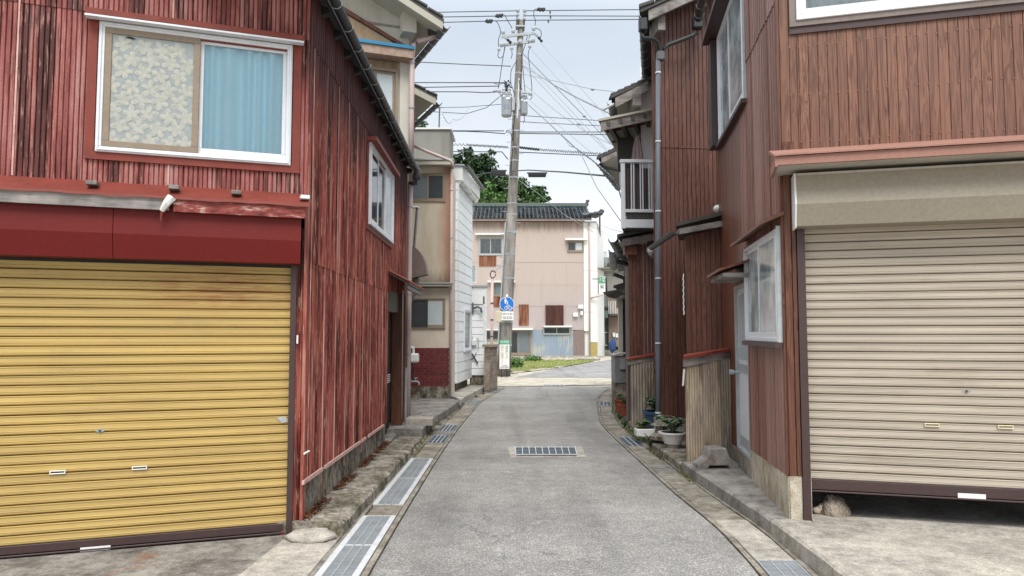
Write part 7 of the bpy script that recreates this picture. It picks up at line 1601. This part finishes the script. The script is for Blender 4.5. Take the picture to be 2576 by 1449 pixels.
# grass plot, bush, rubble
gp = [G(1190,936,-.12), G(1330,934,-.12), G(1420,922,-.12), G(1492,909,-.12), G(1500,904,-.12), G(1190,903,-.12)]
m = MB(); m.add([(q.x,q.y,-.112) for q in gp], [tuple(range(6))]); m.build('grass_soil', leafm('turf_soil', ['#6d6b42','#85884a','#9aa058']), kind='structure', recalc=False)
gm = MB()
def inside(x, y):
    c = False; n = len(gp)
    for i in range(n):
        a, b = gp[i], gp[i-1]
        if (a.y > y) != (b.y > y) and x < (b.x-a.x)*(y-a.y)/(b.y-a.y)+a.x: c = not c
    return c
x0, x1 = min(q.x for q in gp), max(q.x for q in gp); y0, y1 = min(q.y for q in gp), max(q.y for q in gp); k = 0
while k < 9000:
    x, y = rt.uniform(max(x0,-4), x1), rt.uniform(y0, y1)
    if not inside(x, y): continue
    k += 1; h_ = rt.uniform(.03,.10)*(1+1.2*max(0, mnoise.noise(Vector((x*.6,y*.4,0))))); a = rt.uniform(0,3.14); dx, dy = .02*math.cos(a), .02*math.sin(a)
    i = len(gm.v); gm.v += [Vector((x-dx,y-dy,-.12)), Vector((x+dx,y+dy,-.12)), Vector((x+rt.uniform(-.05,.05),y+rt.uniform(-.05,.05),-.12+h_))]; gm.f.append((i,i+1,i+2))
o = gm.build('grass', leafm('grass_blades', ['#7c8350','#929a5e','#a9ad72']), recalc=False, kind='stuff', loc=(gp[2].x, gp[2].y, -.12)); tag(o, 'yellowish green grass plot in front of the peach building', 'grass')
def bush(label, c, r, n, leaf, mat):
    t = T('bush', label, 'bush', c); m = MB()
    for k_ in range(8): a = rt.uniform(0,6.28); m.tube([Vector(c), Vector(c)+Vector((math.cos(a)*r[0]*.5, math.sin(a)*r[1]*.5, r[2]))], .012, 4)
    m.build('stem', M['bark'], t); f = MB(); leaf_cloud(f, Vector(c)+Vector((0,0,r[2]*.7)), r, n, leaf, rt, hollow=.2); f.build('foliage', mat, t, recalc=False, kind='stuff')
q = G(1296,926,-.12); bush('dense green bush beside the school route board', q, (.42,.35,.32), 900, .07, M['leaf_fresh']); q = G(1248,925,-.12); bush('dark bush between the slim post and the pole foot', (q.x-.1, q.y, -.12), (.35,.3,.5), 700, .07, M['leaf_mid'])
q = G(1338,909,-.12); bush('small low tuft of leaves at the foot of the building plinth', q, (.6,.35,.22), 500, .08, M['leaf_fresh'])
for i in range(34):
    x_ = 1300+i*6.1+rt.uniform(-2,2); y_ = 906.5+rt.uniform(-1.2,1.2)-(1.0 if x_ > 1430 else 0); q = G(x_, y_, -.12); s_ = rt.uniform(.14,.28); m = MB(); m.blob(q+Vector((0,0,s_*.2)), (s_,s_*.8,s_*.45), 7, 5, .5); o = m.build('stone', M['conc_light'], loc=q); tag(o, 'rough stone in the row between the grass and the peach building', 'stone', 'stones along the building plinth')
for i in range(12):
    x_ = 1292+i*11+rt.uniform(-3,3); y_ = 938-i*1.3+rt.uniform(-1.5,1.5); q = G(x_, y_, -.12); s_ = rt.uniform(.12,.3); m = MB(); m.blob(q, (s_,s_*.7,.05), 7, 5, .5); o = m.build('paving_fragment', M['conc_light'], loc=q); tag(o, 'flat broken piece of pale concrete at the near edge of the grass', 'concrete piece', 'concrete pieces by the grass')

# ---- pots and planters along the right hand kerb
def leaves_plant(t, c, spread, h, n, leaf, mat, stems=6, droop=.2):
    c = Vector(c); sm = MB(); lf = MB()
    for k_ in range(stems):
        a = rt.uniform(0,6.28); r_ = rt.uniform(.3,1)*spread; tip = c+Vector((math.cos(a)*r_, math.sin(a)*r_*.7, h*rt.uniform(.6,1))); mid = (c+tip)/2+Vector((0,0,h*.15)); sm.tube([c, mid, tip], .005, 4)
        for j in range(n//stems):
            f_ = rt.uniform(.25,1); p = (c.lerp(mid, f_*2) if f_ < .5 else mid.lerp(tip, f_*2-1)); b = rt.uniform(0,6.28); d = Vector((math.cos(b), math.sin(b), rt.uniform(-droop,.6))).normalized(); s_ = leaf*rt.uniform(.7,1.3)
            side = d.cross(Vector((0,0,1))).normalized()*s_*.38; i = len(lf.v)
            lf.v += [p, p+d*s_*.5+side, p+d*s_*1.1-Vector((0,0,s_*.15)), p+d*s_*.5-side, ]; lf.f.append((i,i+1,i+2,i+3))
    sm.build('stem', M['leaf_plant'], t); lf.build('foliage', mat, t, recalc=False, kind='stuff')
def pot(label, base, r0_, r1_, h, mat, plant, square=False, name='flower_pot', cat='potted plant', feet=False, sy=1.0, fluted=False):
    t = T(name, label, cat, base); base = Vector(base); m = MB(); n = 4 if square else 20
    m.lathe(base, [(r0_,0),(r1_*.95,h*.86),(r1_*1.06,h*.88),(r1_*1.06,h),(r1_*.92,h),(r1_*.86,h*.85)], n, sy); o = m.build('pot', mat, t, smooth=False)
    m = MB(); m.lathe(base+Vector((0,0,h*.86)), [(r1_*.9,0),(r1_*.9,.01)], n, sy); m.build('soil', M['soil'], t)
    if plant: leaves_plant(t, base+Vector((0,0,h*.9)), *plant)
    return t
kz = lambda Y: .085+gz(Y)*.8
q = G(1617,1060,kz(11)); pot('round blue plastic pot with grey green succulent leaves', (q.x, 11.15, kz(11.1)+.02), .17, .225, .30, plain('blue_plastic', '#35506d', .5, .35), (.30,.26,420,.095,M['leaf_grey'],22), name='planter_pot')
q = WY(1628,1080,10.3)
SP_ = T('foam_box', 'white foam box with small seedlings in front of the blue pot', 'planter box', (1.98, 10.62, kz(10.6)))
Fb = Fr((WY(1600,900,10.55).x, 10.55), (1, .05)); bxr = Fb.U(1647,900); m = MB(); m.box(Fb, 0, bxr, -.2, 0, kz(10.6), kz(10.6)+.115); m.build('box', M['white_paint'], SP_, bevel=.012); m = MB(); m.box(Fb, .02, bxr-.02, -.18, -.02, kz(10.6)+.1, kz(10.6)+.122); m.build('soil', M['soil'], SP_); leaves_plant(SP_, Fb.pt(bxr*.4,-.1,kz(10.6)+.11), .14, .12, 90, .06, M['leaf_plant'], 10)
q = G(1697,1128,kz(9.2)); WB = pot('white octagonal basin planter with straggling grey leaves on a stone foot', (q.x, q.y+.1, kz(9.2)+.05), .11, .175, .15, M['white_paint'], (.28,.22,200,.075,M['leaf_grey'],12), name='basin_planter'); m = MB(); m.lathe((q.x, q.y+.1, kz(9.2)-.01), [(.08,0),(.10,.06)], 10); m.build('foot', M['conc_light'], WB)
LN = T('stone_lantern_cap', 'small dark weathered cap stone behind the basin planter', 'stone', (q.x-.05, q.y+.55, kz(9.8)+.05)); m = MB(); m.lathe(LN.location, [(.16,0),(.17,.04),(.10,.09),(.07,.16),(.16,.19),(.06,.26)], 8); m.build('cap', M['conc_dark'], LN)
for (x_, y_, Yy, s_, lab) in ((1571,1030,13.2,.9,'orange brown pot nearest in the pair by the second lean-to'), (1560,1002,14.0,1.0,'tall terracotta pot with reddish stems'), (1568,985,15.0,.8,'small terracotta pot behind the tall one, under the cabinet')):
    x = WY(x_, 900, Yy).x; pot(lab, (x, Yy, kz(Yy)+.03), .085*s_, .13*s_, .24*s_, plain('terracotta', '#8a4a35', .8, .4), (.12,.16,60,.05,M['leaf_plant'],8))
# weeds along the kerb: each tuft a thing
def weed(label, x, y, h, n, leaf=.05, mat=None, z=None):
    q = G(x, y, gz(10) if z is None else z); z_ = gz(q.y)+.01 if z is None else z; t = T('weed', label, 'weed', (q.x, q.y, z_), 'weeds along the kerbs'); leaves_plant(t, (q.x, q.y, z_), h*.9, h, n, leaf, mat or M['leaf_plant'], 7); return t
for x, y, h, n, lab in ((1600,1096,.16,70,'leafy weed at the kerb end by the far side of the foam box'), (1640,1128,.20,80,'pointed leaved weed in front of the basin planter'), (1572,1072,.14,60,'low weed where the right kerb turns'), (1560,1052,.12,50,'small weed clump on the bend of the right gutter'), (1552,1030,.13,60,'weed growing by the terracotta pots'), (1548,1010,.12,50,'farthest weed tuft along the right gutter'), (1622,1110,.10,40,'little weed between the two larger ones on the right kerb')): weed(lab, x, y, h, n)
for x, y, h, n, lab in ((1198,995,.06,30,'tiny weed in the left gutter below the white house'), (1215,988,.06,30,'thin grass in the joint beside the white house kerb'), (1165,1012,.05,30,'low moss tuft near the drain elbow')): weed(lab, x, y, h, n, .03)
mo = MB()
for i in range(900):
    y = rt.uniform(9.3,17); x = kL(y)+rt.uniform(.01,.09)+.02*mnoise.noise(Vector((y*3,0,0))); 
    if mnoise.noise(Vector((y*1.3, 4, 0))) < -.05: continue
    z_ = gz(y)+.005; s_ = rt.uniform(.008,.022); a = rt.uniform(0,6.28); i_ = len(mo.v); mo.v += [Vector((x,y,z_)), Vector((x+math.cos(a)*s_,y+math.sin(a)*s_,z_+s_*.8)), Vector((x+math.cos(a+1)*s_,y+math.sin(a+1)*s_,z_+s_*.5))]; mo.f.append((i_,i_+1,i_+2))
for i in range(2200):
    y = rt.uniform(5.9,14); x = kR(y)-rt.uniform(.0,.06); 
    if mnoise.noise(Vector((y*1.1, 9, 0))) < -.1+.25*(y < 8): continue
    z_ = gz(y)+.005; s_ = rt.uniform(.008,.026); a = rt.uniform(0,6.28); i_ = len(mo.v); mo.v += [Vector((x,y,z_)), Vector((x+math.cos(a)*s_,y+math.sin(a)*s_,z_+s_*.8)), Vector((x+math.cos(a+1)*s_,y+math.sin(a+1)*s_,z_+s_*.5))]; mo.f.append((i_,i_+1,i_+2))
o = mo.build('moss', leafm('moss_green', ['#3c3a22','#5a5a30','#6f7440']), recalc=False, kind='stuff', loc=(-1.3,12,-.1)); tag(o, 'moss and tiny weeds in the joints of both kerbs', 'moss')
